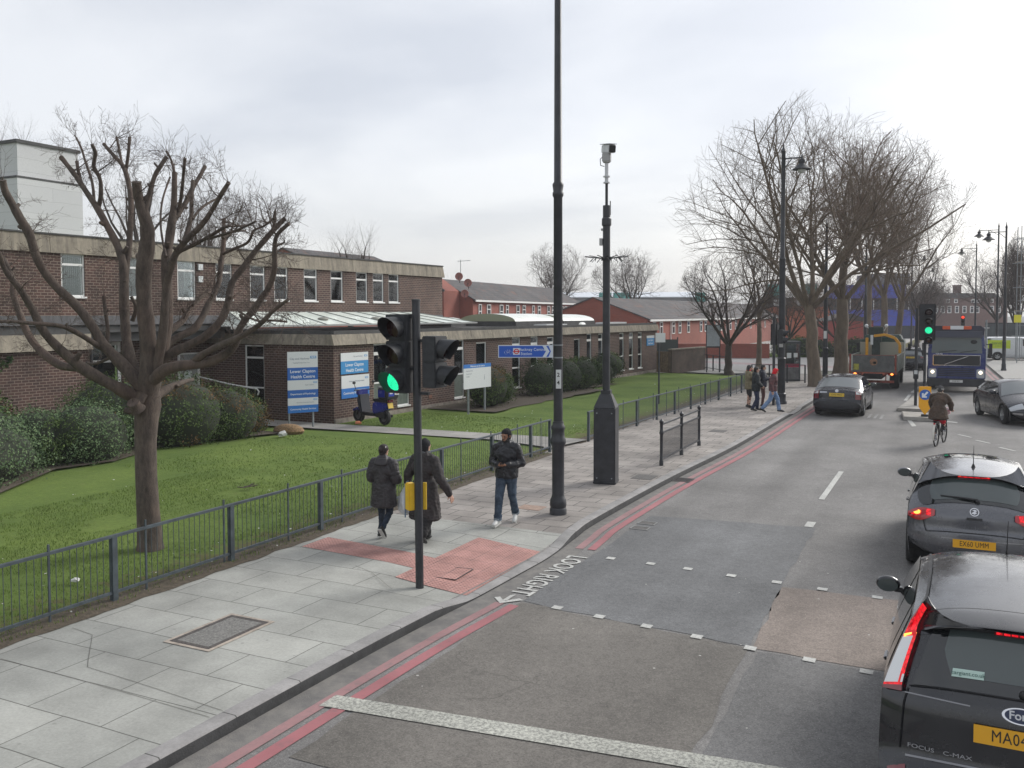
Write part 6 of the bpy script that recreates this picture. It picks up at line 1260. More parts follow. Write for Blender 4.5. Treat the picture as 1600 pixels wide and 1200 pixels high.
# ------------------------------------------------------------------ VEHICLES
random.seed(7)
def carpaint(name, c, rough=0.28, coat=1.0, fl=0.35):
    m, N, L, p = newmat(name); p.inputs['Base Color'].default_value = c4(c); p.inputs['Roughness'].default_value = rough; p.inputs['Metallic'].default_value = fl
    p.inputs['Coat Weight'].default_value = coat; p.inputs['Coat Roughness'].default_value = 0.06
    tc = N.new('ShaderNodeTexCoord'); n = noisen(N, L, tc.outputs['Object'], 3.0, 5, 0.7)  # road film
    sz_ = N.new('ShaderNodeSeparateXYZ'); L.new(tc.outputs['Object'], sz_.inputs[0]); md_ = N.new('ShaderNodeMath'); md_.operation = 'MULTIPLY_ADD'; L.new(noisen(N, L, tc.outputs['Object'], 7, 5, 0.7), md_.inputs[0]); md_.inputs[1].default_value = 0.5; L.new(sz_.outputs[2], md_.inputs[2])
    L.new(mixc(N, L, ramp(N, L, md_.outputs[0], 0.45, (0.36,)*3, 0.80, (0.0,)*3), c, (0.085, 0.078, 0.07)), p.inputs['Base Color'])   # road dirt on the lower body
    L.new(ramp(N, L, n, 0.35, (rough*0.5,)*3, 0.7, (rough+0.05,)*3), p.inputs['Roughness']); MATS[name] = m; return m
P_black = carpaint('black_car_paint', (0.010, 0.011, 0.015), 0.34, 0.75, 0.2); P_grey = carpaint('dark_grey_car_paint', (0.105, 0.108, 0.12), 0.34); P_navy = carpaint('dark_navy_car_paint', (0.009, 0.010, 0.018), 0.3, 0.55, 0.0); P_white = carpaint('white_van_paint', (0.62, 0.64, 0.65), 0.35, 0.6, 0.0)
trim = mat('black_trim', (0.016, 0.016, 0.018), 0.55); bump_m = mat('bumper_plastic', (0.022, 0.023, 0.027), 0.5, var=0.2); tyre_m = mat('tyre_rubber', (0.018, 0.018, 0.018), 0.85, var=0.3, vscale=12); rim_m = mat('alloy', (0.38, 0.39, 0.40), 0.32, 0.75); chrome = mat('chrome', (0.6, 0.6, 0.62), 0.12, 1.0); seam = mat('panel_gap', (0.004, 0.004, 0.005), 0.9)
G_dark = mat('tinted_glass', (0.012, 0.014, 0.015), 0.04, spec=0.8, coat=0.3); G_mid = mat('rear_glass', (0.060, 0.075, 0.074), 0.05, spec=0.7, coat=0.3); G_light = mat('windscreen_glass', (0.10, 0.115, 0.12), 0.04, spec=0.8, coat=0.5)  # G_mid: grey-teal reflection is painted into the glass colour
L_red = mat('tail_lens_red', (0.42, 0.01, 0.015), 0.12, coat=1.0); L_dred = mat('tail_lens_dark_red', (0.16, 0.012, 0.016), 0.12, coat=1.0); L_clear = mat('tail_lens_clear', (0.74, 0.75, 0.75), 0.15, coat=1.0); L_redlit = mat('brake_lens_lit', (0.5, 0.01, 0.01), 0.15, emit=(1.0, 0.015, 0.03), es=0.55); _n, _l = L_redlit.node_tree.nodes, L_redlit.node_tree.links; _t = _n.new('ShaderNodeTexCoord'); _v = _n.new('ShaderNodeTexVoronoi'); _v.inputs['Scale'].default_value = 34; _l.new(_t.outputs['Object'], _v.inputs['Vector']); _m = _n.new('ShaderNodeMapRange'); _l.new(_v.outputs['Distance'], _m.inputs[0]); _m.inputs[1].default_value = 0.1; _m.inputs[2].default_value = 0.7; _m.inputs[3].default_value = 0.95; _m.inputs[4].default_value = 0.22; _l.new(_m.outputs[0], _n['Principled BSDF'].inputs['Emission Strength'])
L_hot = mat('brake_bulb_lit', (0.6, 0.2, 0.05), 0.2, emit=(1.0, 0.42, 0.06), es=2.0)
L_head = mat('headlamp_clear', (0.42, 0.44, 0.46), 0.08, coat=1.0); L_headlit = mat('headlamp_lit', (0.8, 0.8, 0.75), 0.2, emit=(1.0, 0.85, 0.62), es=3.0)
plate_y = mat('plate_yellow', (0.72, 0.36, 0.012), 0.5); plate_y2 = mat('plate_yellow_far', (0.62, 0.42, 0.04), 0.5); plate_w = mat('plate_white', (0.6, 0.6, 0.58), 0.5); platetxt = mat('plate_black', (0.01, 0.01, 0.01), 0.5)
class Shell:
    def __init__(s, prof, W, zb, zr, tr, crown, p=4.0, taper=0.05, sillin=0.04, c2=0.03, barrel=0.0):
        s.P = [Vector((0, y, z)) for y, z in prof]; s.W = W; s.zb = zb; s.zr = zr; s.tr = tr; s.cr = crown; s.p = p; s.lip = None; s.tp = taper; s.si = sillin; s.c2 = c2; s.L = max(y for y, z in prof); s.n = len(prof)
    def hw(s, y, z):
        t = abs((y-s.L/2)/(s.L/2)); pl = 1-s.tp*t**3-0.03*t**8
        if z < 0.55: k = 1-s.si*((0.55-z)/0.35)**2
        elif z < s.zb: k = 1-0.02*((z-0.55)/(s.zb-0.55))**2
        else:
            q = (z-s.zb)/(s.zr-s.zb); k = 0.98-(0.98-s.tr)*(q**1.15)
        return s.W/2*pl*k
    def prof(s, k):
        k = max(0, min(s.n-1-1e-6, k)); i = int(k); t = k-i; P = s.P; a = P[max(i-1, 0)]; b = P[i]; c = P[i+1]; d = P[min(i+2, s.n-1)]
        # tension reduces overshoot on creases
        m1 = (c-a)*0.5*0.7; m2 = (d-b)*0.5*0.7; l = (c-b).length
        if m1.length > l: m1 *= l/m1.length
        if m2.length > l: m2 *= l/m2.length
        h = lambda t: (b*(2*t**3-3*t**2+1)+m1*(t**3-2*t**2+t)+c*(-2*t**3+3*t**2)+m2*(t**3-t**2))
        p = h(t); e = 0.02; q = h(min(1, t+e))-h(max(0, t-e)); q.normalize() if q.length > 0 else None
        return p, Vector((0, -q.z, q.y))   # outward: rear for rising rear face, up for roof
    def crown(s, k):
        i = max(0, min(s.n-1, k)); a = int(i); t = i-a; c = s.cr; return c[a]*(1-t)+c[min(a+1, len(c)-1)]*t
    def S(s, k, u, off=0.0):
        p, n = s.prof(k); a = abs(u); d = s.crown(k)*(a**s.p)+s.c2*a*a; q = p-n*d; w = s.hw(q.y, q.z); pos = Vector((u*w, q.y, q.z))
        if s.lip and a > 0.72: f = (a-0.72)/0.28; f = f*f*(3-2*f)*math.exp(-((k-s.lip[0])/0.75)**2); pos.y += s.lip[1]*f; pos.z -= s.lip[2]*f
        if off:
            e = 0.012; u1, u2 = max(-1, u-e), min(1, u+e); k1, k2 = max(0, k-0.04), min(s.n-1.001, k+0.04)
            nn = (s.S(k, u2)-s.S(k, u1)).cross(s.S(k2, u)-s.S(k1, u)); nn = -nn if nn.dot(n) < 0 else nn
            if nn.length > 1e-9: pos = pos+nn.normalized()*off
        return pos
def wheel(t, x, y, r, side, w=0.2, spokes=5, steel_=False, turn=0):
    M0 = Matrix.Translation((x, y, r)) @ Matrix.Rotation(turn, 4, 'Z')
    b = MB(); b.M = M0; h = w/2; b.lathe([(r*0.62, -h), (r*0.9, -h), (r*0.985, -h*0.75), (r, -h*0.4), (r, h*0.4), (r*0.985, h*0.75), (r*0.9, h), (r*0.62, h)], 28, (0, 0, 0), 'x', cap=False); wh_ = b.build('wheel', tyre_m, t, smooth=True, angle=50)
    b = MB(); b.M = M0; o = side*h
    b.lathe([(r*0.63, o*0.9), (r*0.60, o*0.6), (r*0.57, -o*0.2)], 28, (0, 0, 0), 'x', cap=False); b.lathe([(r*0.16, o*0.72), (r*0.13, o*0.8), (0, o*0.8)], 14, (0, 0, 0), 'x', cap=False)
    for i in range(spokes):
        a = 2*pi*i/spokes; ca, sa = cos(a), sin(a)
        for e in ((-0.10, 0.10) if not steel_ else (0,)): b.bar((o*0.70, r*0.12*cos(a+e), r*0.12*sin(a+e)), (o*0.74, r*0.61*cos(a+e*1.6), r*0.61*sin(a+e*1.6)), r*0.09, 0.03)
    b.lathe([(r*0.60, -o*0.1), (0, -o*0.1)], 20, (0, 0, 0), 'x', cap=False)
    b.build('rim', [rim_m], wh_, smooth=True, angle=30, fix=False); return wh_
def plate(t, sh_pos, nrm, s, m, wd=0.52, ht=0.111, size=0.098, sq=0.74):
    x = Vector((1, 0, 0)); n = Vector(nrm).normalized()
    if n.y > 0: x = -x
    y = n.cross(x).normalized(); M0 = Matrix((x, y, n)).transposed().to_4x4(); M0.translation = Vector(sh_pos)
    b = MB(); b.M = M0; b.bb(-wd/2, wd/2, -ht/2, ht/2, 0, 0.008); p = b.build('number_plate', m, t)
    if s: text_obj('lettering', s, size, platetxt, p, M0 @ Matrix.Translation((0, 0, 0.0095)), 0.0006, squash=sq, bold=0.0, space=1.08)
    return p
def make_car(name, label, loc, rz, sc, paint, sh, wheels, wr, glass_rear, glass_front, sides, gaps=(), wheel_w=0.2, spokes=5, group=None, bump=None, cat='car', ramp_=None, handles=(), mirror=None, glassm=None, front_m=None):
    t = thing(name, label, cat, loc, rz, group); t.scale = (sc, sc, sc); s = sh
    NK = (s.n-1)*5; us = [-1, -0.985, -0.96, -0.92, -0.86, -0.78, -0.66, -0.5, -0.33, -0.16, 0, 0.16, 0.33, 0.5, 0.66, 0.78, 0.86, 0.92, 0.96, 0.985, 1]
    b = MB(); base = None; nu = len(us); k0 = b.av([s.S(i/5, u) for i in range(NK+1) for u in us])
    for i in range(NK):
        b.cur = 1 if (bump and bump(i/5+0.1)) else 0
        for j in range(nu-1):
            a = k0+i*nu+j; b.af((a, a+1, a+nu+1, a+nu))
    edge = [s.S(i/5, 1.0) for i in range(NK+1)]
    ymin = min(e.y for e in edge); ymax = max(e.y for e in edge)
    def zr_(y):
        zs = []
        for p, q in zip(edge, edge[1:]):
            if (p.y-y)*(q.y-y) <= 0 and abs(p.y-q.y) > 1e-9: zs.append(p.z+(q.z-p.z)*(y-p.y)/(q.y-p.y))
        return (min(zs), max(zs)) if zs else None
    ys = sorted(set([round(e.y, 4) for e in edge]+[ymin+(ymax-ymin)*i/60 for i in range(61)]+[wy+(wr+0.06)*cos(pi*i/16) for wy in wheels for i in range(17)]))
    ys = [y for y in ys if ymin+1e-4 < y < ymax-1e-4]; NZ = 14; rows = []
    for y in ys:
        r_ = zr_(y)
        if not r_: continue
        lo, hi = r_
        if hi-lo < 0.02: lo = hi-0.02
        if lo > 0.5 : lo = lo
        else: lo = min(lo, 0.24)
        if ymin+0.35 < y < ymax-0.35: lo = 0.22
        for wy in wheels:
            d = (wr+0.055)**2-(y-wy)**2
            if d > 0: lo = max(lo, wr+math.sqrt(d))
        rows.append([(y, lo+(hi-lo)*j/NZ) for j in range(NZ+1)])
    b.cur = 0
    for sg in (1, -1):
        k0 = b.av([(sg*s.hw(y, z), y, z) for r_ in rows for (y, z) in r_])
        for i in range(len(rows)-1):
            for j in range(NZ):
                a = k0+i*(NZ+1)+j; b.cur = 1 if (bump and rows[i][j][1] < 0.36) else 0; b.af((a, a+1, a+NZ+2, a+NZ+1))
    b.build('body', [paint, bump_m], t, smooth=True, angle=42)
    b = MB()
    b.bb(-s.W/2*0.86, s.W/2*0.86, ymin+0.18, ymax-0.18, 0.16, 0.5)
    for wy in wheels: b.bb(-s.W/2*0.93, s.W/2*0.93, wy-wr-0.1, wy+wr+0.1, wr*0.9, wr*2.0)
    b.build('underbody', seam, t)
    for wy in wheels:
        for sg in (1, -1): wheel(t, sg*(s.W/2-wheel_w/2-0.015), wy, wr, sg, wheel_w, spokes)
    def patch(nm, ka, kb, ul, ur, m, off=0.006, parent=None, nk=14, nuu=18):
        """overlay between profile stations ka..kb and u edges given as functions of t 0..1"""
        g = MB(); g.grid(lambda a, c: s.S(ka+(kb-ka)*a, (ul(a) if callable(ul) else ul)+((ur(a) if callable(ur) else ur)-(ul(a) if callable(ul) else ul))*c, off), nk, nuu)
        return g.build(nm, m, parent or t, smooth=True, fix=False)
    t_patch = patch
    if glass_rear: patch('rear_window', *glass_rear[:4], glassm or G_dark)
    if glass_front: patch('windscreen', *glass_front[:4], front_m or G_dark)
    def sq(nm, sg, c, m, off=0.005, parent=None, n1=8, n2=6):
        """overlay on the side: corners c = (rear-bottom, front-bottom, front-top, rear-top) as (y, z)"""
        g = MB(); c = [Vector(q) for q in c]
        def fn(a, d):
            q = (c[0]*(1-a)+c[1]*a)*(1-d)+(c[3]*(1-a)+c[2]*a)*d; return (sg*(s.hw(q.x, q.y)+off), q.x, q.y)
        g.grid(fn, n1, n2); return g.build(nm, m, parent or t, smooth=True, fix=False)
    for sg in (1, -1):
        for c in sides: sq('side_window', sg, c, G_dark)
        for (y, z0, z1, sl) in gaps: sq('door_gap', sg, ((y-0.006, z0), (y+0.006, z0), (y+0.006+sl, z1), (y-0.006+sl, z1)), seam, 0.003, n1=1, n2=12)
        for (y, z) in handles: g = MB(); g.box((sg*(s.hw(y, z)+0.012), y, z), (0.03, 0.17, 0.03)); g.build('door_handle', paint, t, bevel=0.008)
        if mirror:
            y, z = mirror; g = MB(); g.sphere((sg*(s.hw(y, z)+0.13), y, z+0.04), 0.11, 14, 8, (1.05, 0.6, 0.72)); g.box((sg*(s.hw(y, z)+0.02), y+0.02, z-0.01), (0.10, 0.05, 0.05)); mr_ = g.build('mirror', paint, t, smooth=True, angle=60)
            g = MB(); g.lathe([(0.095, -0.001), (0, -0.004)], 16, (sg*(s.hw(y, z)+0.13), y-0.062, z+0.04), 'y', cap=False); g.v = [(a, b_, z+0.04+(c_-z-0.04)*0.68) for a, b_, c_ in g.v]; g.build('mirror_glass', G_mid, mr_, fix=False)
    return t, patch, sq
def rnd_edge(w, p=6, tp=1.0):  # rounded-rectangle half width as a function of t
    return lambda a: w*(1-abs(2*a-1)**p)**(1/p)*(1-(1-tp)*a) if 0 < a < 1 else w*(0.55 if p > 5 else 0.3)
def ring(name, M0, r0, r1, m, parent, n=24, sx=1.0, th=0.006):
    b = MB(); b.M = M0
    for i in range(n):
        a0, a1 = 2*pi*i/n, 2*pi*(i+1)/n
        q = [(r0*sx*cos(a0), r0*sin(a0)), (r0*sx*cos(a1), r0*sin(a1)), (r1*sx*cos(a1), r1*sin(a1)), (r1*sx*cos(a0), r1*sin(a0))]
        b.poly([(x, y, th) for x, y in q]); b.poly([(q[3][0], q[3][1], th), (q[2][0], q[2][1], th), (q[2][0], q[2][1], 0), (q[3][0], q[3][1], 0)])
    return b.build(name, m, parent, fix=False)
def disc(name, M0, r, m, parent, sx=1.0, th=0.004, n=28):
    b = MB(); b.M = M0; b.poly([(r*sx*cos(2*pi*i/n), r*sin(2*pi*i/n), th) for i in range(n)]); return b.build(name, m, parent, fix=False)
def surfM(s, k, u, off=0.01, rear=True):
    p = s.S(k, u, off); e = (s.S(k+0.05, u)-s.S(k-0.05, u)).normalized(); xx = Vector((1, 0, 0))
    n = xx.cross(e).normalized(); 
    if rear and n.y > 0 or (not rear and n.y < 0): n = -n; xx = -xx
    y = n.cross(xx); M0 = Matrix((xx, y, n)).transposed().to_4x4(); M0.translation = p; return M0
# ---- near black people carrier (rear seen from above)
sh = Shell([(0.14, 0.22), (0.03, 0.30), (0.0, 0.48), (0.02, 0.62), (0.09, 0.665), (0.115, 0.78), (0.15, 0.99), (0.20, 1.13), (0.43, 1.455), (0.47, 1.50), (0.37, 1.545), (0.62, 1.59), (1.45, 1.62), (2.2, 1.60), (2.75, 1.52), (3.5, 1.10), (3.6, 1.05), (4.15, 0.85), (4.3, 0.66), (4.33, 0.45), (4.28, 0.22)],
    1.83, 0.98, 1.60, 0.70, [0.16, 0.16, 0.16, 0.15, 0.14, 0.14, 0.15, 0.16, 0.12, 0.10, 0.14, 0.09, 0.06, 0.05, 0.08, 0.12, 0.12, 0.16, 0.2, 0.2, 0.2], p=5, taper=0.03, c2=0.045)
sh.lip = (10.0, 0.16, 0.03)
MX, MY, MS = 0.475, 7.02, 1.06
t, patch, sq = make_car('people_carrier', 'near black people carrier with lit brake lights, its rear cropped at the lower right corner', (MX, MY, RZ), R(-0.5), MS, P_black, sh, (0.78, 3.42), 0.32, None, (14.15, 14.85, lambda a: -0.93, lambda a: 0.93), 
    [((0.62, 1.06), (0.95, 1.02), (1.0, 1.44), (0.80, 1.44)), ((1.02, 1.02), (1.95, 1.00), (1.92, 1.48), (1.08, 1.47)), ((2.03, 1.00), (3.15, 0.99), (2.62, 1.46), (2.02, 1.48))], gaps=[(1.98, 0.32, 1.5, 0), (1.0, 0.62, 1.45, 0.02), (3.15, 0.35, 0.98, 0)], handles=[(1.25, 0.94), (2.2, 0.93)], mirror=(2.95, 1.02), bump=lambda k: k < 1.2)
# tailgate glass: black border plus clear centre tinted with a painted reflection
rw = patch('rear_window', 7.08, 8.55, lambda a: -0.80+0.03*a, lambda a: 0.80-0.03*a, G_dark, 0.006)
patch('clear_area', 7.30, 8.62, lambda a: -0.63*(min(1, 0.84+0.6*a)), lambda a: 0.63*(min(1, 0.84+0.6*a)), G_mid, 0.0095, rw)
sp = patch('spoiler', 10.02, 11.05, lambda a: -0.86, lambda a: 0.86, P_black, 0.012)
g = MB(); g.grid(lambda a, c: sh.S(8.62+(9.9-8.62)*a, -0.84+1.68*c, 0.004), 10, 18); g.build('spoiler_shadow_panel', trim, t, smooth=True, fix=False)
M_ = surfM(sh, 8.78, 0.02, 0.016); g = MB(); g.M = M_; g.bb(-0.17, 0.17, -0.018, 0.018, 0, 0.008); hb = g.build('high_brake_light', L_dred, t)
g = MB(); g.M = M_
for i in range(7): g.bb(-0.158+i*0.048, -0.120+i*0.048, -0.013, 0.013, 0.009, 0.012)
g.build('led_row', L_redlit, hb)
# gaps around the tailgate
def gapline(s, pts, w_, parent, nm='panel_gap_line', off=0.008, m=seam):
    g = MB(); pr_ = None
    for i, (k, u) in enumerate(pts):
        k2, u2 = pts[min(i+1, len(pts)-1)]; k1, u1 = pts[max(i-1, 0)]; a = s.S(k, u, off); d = (s.S(k2, u2, off)-s.S(k1, u1, off)).normalized()
        e = (s.S(k+0.05, u)-s.S(k-0.05, u)).normalized(); f = (s.S(k, min(1, u+0.02))-s.S(k, u-0.02)).normalized(); n = e.cross(f).normalized(); q = d.cross(n)*w_/2; kk = g.av([a-q, a+q])
        if pr_ is not None: g.af((pr_, pr_+1, kk+1, kk))
        pr_ = kk
    return g.build(nm, m, parent, fix=False)
lin = lambda a, b, n=14: [(a[0]+(b[0]-a[0])*i/n, a[1]+(b[1]-a[1])*i/n) for i in range(n+1)]
gapline(sh, lin((7.04, -0.82), (7.04, 0.82), 30), 0.010, t); gapline(sh, lin((11.1, -0.88), (11.1, 0.88), 30), 0.012, t)
for u in (-0.86, 0.86): gapline(sh, lin((4.3, u*0.98), (6.9, u*0.96)), 0.009, t)
for u in (-0.90, 0.90): gapline(sh, lin((11.1, u), (14.0, u), 24), 0.022, t, 'roof_ditch', m=trim)
gapline(sh, lin((4.05, -0.80), (4.05, 0.80), 30), 0.014, t, 'chrome_lip', m=mat('dull_chrome', (0.22, 0.22, 0.23), 0.3, 0.8)); gapline(sh, lin((6.62, -0.86), (6.50, -0.36), 16), 0.009, t, 'chrome_lip', m=mat('dull_chrome', (0.22,)*3))
for sgn in (-1, 1):   # vertical tail lights
    tl = bpy.data.objects.new('tail_light', None)
    segs = [(6.62, 7.02, 'd'), (7.02, 7.10, 'r'), (7.10, 7.90, 'c'), (7.90, 7.98, 'r'), (7.98, 8.40, 'h'), (8.40, 9.15, 'r')]
    g = MB(); mm = {'d': 0, 'r': 1, 'c': 2, 'h': 3}
    def eu(k):
        a = (k-6.62)/(9.15-6.62); inner = 0.855+0.060*a; outer = 0.992-0.012*a; return inner, outer
    for ka, kb, cc in segs:
        g.cur = mm[cc]
        for i in range(5):
            k1 = ka+(kb-ka)*i/5; k2 = ka+(kb-ka)*(i+1)/5
            for j in range(8):
                q = []
                for k, jj in ((k1, j), (k1, j+1), (k2, j+1), (k2, j)):
                    a, c = eu(k); u = a+(c-a)*jj/8; q.append(sh.S(k, sgn*u, 0.024))
                g.poly(q)
                if cc == 'c': g.cur = 2 if 1 <= j <= 6 else 1
                if cc == 'h': g.cur = 3 if 2 <= j <= 6 else 1
    bpy.data.objects.remove(tl); tl = g.build('tail_light', [L_dred, L_redlit if True else L_red, L_clear, L_hot], t, smooth=True, fix=False)
    gapline(sh, lin((6.60, sgn*0.85), (9.17, sgn*0.908)), 0.008, tl, 'lamp_edge', off=0.02)
# plate, badge, script, reflector, sticker, wiper, aerial
M_ = surfM(sh, 5.55, 0, 0.012); plate(t, M_.translation, (M_.to_3x3() @ Vector((0, 0, 1))), 'MA04 EXY'[:7]+'', plate_y, 0.56, 0.118, 0.108, 0.78)
M_ = surfM(sh, 6.42, 0, 0.012); bd = disc('badge', M_, 0.048, mat('badge_blue', (0.01, 0.02, 0.06), 0.3), t, 2.2); ring('badge_rim', M_, 0.046, 0.054, chrome, bd, 30, 2.1); text_obj('lettering', 'Ford', 0.075, mat('badge_silver', (0.55, 0.56, 0.58), 0.3), bd, M_ @ Matrix.Translation((0, 0, 0.0055)) @ Matrix.Shear('XZ', 4, (0, 0)), 0.0008, bold=0.0015)
silv = mat('script_silver', (0.30, 0.30, 0.31), 0.35)
def script(s, k, u, txt, size, m, parent, sq=1.3):
    """small raised letters that follow the curved panel"""
    M_ = surfM(s, k, u, 0.009); tl_ = s.S(k, u+0.06)-s.S(k, u-0.06); tl_.normalize(); n = M_.to_3x3() @ Vector((0, 0, 1)); n = (n-tl_*n.dot(tl_)).normalized(); y = n.cross(tl_); MM = Matrix((tl_, y, n)).transposed().to_4x4(); MM.translation = M_.translation; return text_obj('lettering', txt, size, m, parent, MM, 0.001, squash=sq)
script(sh, 4.55, -0.69, 'FOCUS', 0.038, silv, t, 1.5); script(sh, 4.55, -0.43, 'C-MAX', 0.038, silv, t, 1.5)
patch('reflector', 3.15, 3.75, lambda a: -0.93, lambda a: -0.80, L_dred, 0.01); patch('reflector', 3.15, 3.75, lambda a: 0.80, lambda a: 0.93, L_dred, 0.01)
stm = mat('sticker_pale', (0.42, 0.56, 0.50), 0.5); st = patch('sticker', 7.30, 7.42, lambda a: -0.53, lambda a: -0.28, stm, 0.0125, None, 2, 8)
M_ = surfM(sh, 7.36, -0.405, 0.0145); tl_ = (sh.S(7.36, -0.36)-sh.S(7.36, -0.45)).normalized(); n = M_.to_3x3() @ Vector((0, 0, 1)); n = (n-tl_*n.dot(tl_)).normalized(); MM = Matrix((tl_, n.cross(tl_), n)).transposed().to_4x4(); MM.translation = M_.translation
text_obj('lettering', 'cargiant.co.uk', 0.038, mat('sticker_print', (0.05, 0.12, 0.10), 0.6), st, MM, 0.0005)
g = MB(); a = sh.S(7.16, 0.02, 0.03); g.tube([a, sh.S(7.20, 0.30, 0.03), sh.S(7.26, 0.55, 0.02)], [0.014, 0.010, 0.007], 6); g.sphere(a, 0.028, 10, 6); g.build('wiper', trim, t, smooth=True)
g = MB(); a = sh.S(13.7, 0.0, 0.0); g.tube([a, a+Vector((0, -0.02, 0.02)), a+Vector((0, -0.18, 0.34))], [0.012, 0.005, 0.0022], 6); g.build('aerial', trim, t)
# ---- dark grey hatchback ahead
sh2 = Shell([(0.17, 0.22), (0.05, 0.30), (0.0, 0.47), (0.02, 0.66), (0.045, 0.73), (0.06, 0.88), (0.10, 1.00), (0.17, 1.07), (0.52, 1.37), (0.56, 1.40), (0.46, 1.43), (0.75, 1.47), (1.6, 1.51), (2.3, 1.49), (2.7, 1.42), (3.45, 1.02), (3.55, 0.98), (4.2, 0.78), (4.4, 0.6), (4.42, 0.4), (4.35, 0.22)],
    1.82, 0.95, 1.50, 0.70, [0.26, 0.26, 0.24, 0.24, 0.24, 0.25, 0.26, 0.22, 0.14, 0.13, 0.14, 0.10, 0.07, 0.05, 0.08, 0.12, 0.12, 0.2, 0.25, 0.25, 0.25], p=3.6, taper=0.06, c2=0.05)
sh2.lip = (9.4, 0.13, 0.02)
t, patch, sq = make_car('hatchback', 'dark grey five door hatchback with lit brake lights, ahead of the black people carrier', (0.33, 14.75, RZ), R(0.5), 1.05, P_grey, sh2, (0.82, 3.50), 0.335, None, (14.1, 14.9, lambda a: -0.9, lambda a: 0.9),
    [((0.72, 1.08), (1.55, 1.02), (1.5, 1.38), (1.05, 1.36)), ((1.63, 1.02), (3.0, 0.98), (2.5, 1.36), (1.60, 1.39))], gaps=[(1.6, 0.3, 1.4, 0), (3.05, 0.33, 0.95, 0)], handles=[(1.0, 0.93), (1.85, 0.91)], mirror=(2.85, 1.0), bump=lambda k: k < 0.9)
re_ = lambda w, kk: (lambda a: kk*w*(max(0.0, 1-abs(2*a-1.12)**3.2/1.45))**0.5)
rw = patch('rear_window', 7.05, 8.42, lambda a: -0.93*(0.80+0.20*min(1, a*2.6)**0.6)*(1-0.10*max(0, a-0.75)*4), lambda a: 0.93*(0.80+0.20*min(1, a*2.6)**0.6)*(1-0.10*max(0, a-0.75)*4), G_dark, 0.007, None, 20)
patch('clear_area', 7.22, 8.30, lambda a: -0.76*(0.84+0.16*min(1, a*2.6)**0.6), lambda a: 0.76*(0.84+0.16*min(1, a*2.6)**0.6), G_mid, 0.0105, rw, 18)
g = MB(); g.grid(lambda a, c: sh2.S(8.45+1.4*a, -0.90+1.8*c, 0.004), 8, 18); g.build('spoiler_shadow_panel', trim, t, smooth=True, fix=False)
M_ = surfM(sh2, 8.62, 0.0, 0.018); g = MB(); g.M = M_; g.bb(-0.21, 0.21, -0.022, 0.022, 0, 0.010); hb = g.build('high_brake_light', L_redlit, t)
g = MB(); g.M = M_
for i in range(12): g.bb(-0.19+i*0.032, -0.165+i*0.032, -0.010, 0.010, 0.0105, 0.0125)
g.build('led_row', L_hot, hb)
for sgn in (-1, 1):
    g = MB()
    def lf(a, c):   # leaf-shaped lens: a along, c across
        u = 0.60+0.395*a; h = (sin(pi*min(1, a*0.62+0.05))**0.8); k = 5.45+0.35*a+(c-0.5)*2.5*h; return sh2.S(k, sgn*u, 0.013)
    g.grid(lf, 20, 10); g.cur = 0; tl = g.build('tail_light', L_red, t, smooth=True, fix=False)
    g = MB(); g.grid(lambda a, c: (lambda u, k: sh2.S(k, sgn*u, 0.0165))(0.66+0.07*a, 5.42+0.12*a+(c-0.5)*0.8), 6, 5); g.build('brake_segment', L_redlit, tl, smooth=True, fix=False)
    g = MB(); g.grid(lambda a, c: (lambda u, k: sh2.S(k, sgn*u, 0.0165))(0.80+0.15*a, 5.62+(c-0.5)*1.3*sin(pi*(0.2+a*0.6))), 8, 6); g.build('brake_segment', L_redlit, tl, smooth=True, fix=False)
    g = MB(); g.grid(lambda a, c: (lambda u, k: sh2.S(k, sgn*u, 0.0195))(0.86+0.10*cos(2*pi*a)*0.5*c, 5.5+0.6*sin(2*pi*a)*0.5*c), 12, 3); g.build('bulb', L_hot, tl, fix=False)
gapline(sh2, [(6.0-0*abs(u), u) for u in []] or lin((3.35, -0.72), (3.35, 0.72), 24), 0.012, t); gapline(sh2, lin((3.35, -0.72), (5.2, -0.80)), 0.010, t); gapline(sh2, lin((3.35, 0.72), (5.2, 0.80)), 0.010, t)
gapline(sh2, lin((2.62, -0.5), (2.62, 0.72), 20), 0.02, t, 'bumper_crease', m=mat('dull_chrome', (0.22,)*3))
M_ = surfM(sh2, 2.35, 0, 0.012); plate(t, M_.translation, (M_.to_3x3() @ Vector((0, 0, 1))), 'EX60 UMM', plate_y, 0.54, 0.115, 0.102, 0.72)
M_ = surfM(sh2, 5.75, 0, 0.012); bd = ring('badge', M_, 0.048, 0.060, chrome, t); g = MB(); g.M = M_; g.prism([(-0.04, -0.02), (0.0, -0.035), (0.035, -0.01), (0.01, 0.0), (0.038, 0.02), (0.0, 0.036), (-0.03, 0.02), (0.0, 0.012)], 0.001, 0.008); g.build('emblem', chrome, bd)
g = MB(); g.M = surfM(sh2, 5.05, 0, 0.002); g.bb(-0.10, 0.10, -0.018, 0.014, 0, 0.008); g.build('tailgate_handle', trim, t)
g = MB(); g.tube([sh2.S(7.18, 0.06, 0.03), sh2.S(7.24, -0.2, 0.03), sh2.S(7.34, -0.55, 0.022)], [0.02, 0.014, 0.008], 6); g.sphere(sh2.S(7.14, 0.05, 0.02), 0.03, 10, 6); g.build('wiper', trim, t, smooth=True)
g = MB(); a = sh2.S(11.3, 0.0, 0.0); g.lathe([(0.03, 0), (0.02, 0.03), (0.012, 0.05)], 10, a); g.tube([a, a+Vector((0, -0.1, 0.34))], [0.008, 0.003], 6); g.build('aerial', trim, t)
script(sh2, 4.9, -0.58, 'ASTRA', 0.035, silv, t); patch('roof_glazing', 12.2, 13.8, lambda a: -0.6, lambda a: 0.6, G_dark, 0.003)
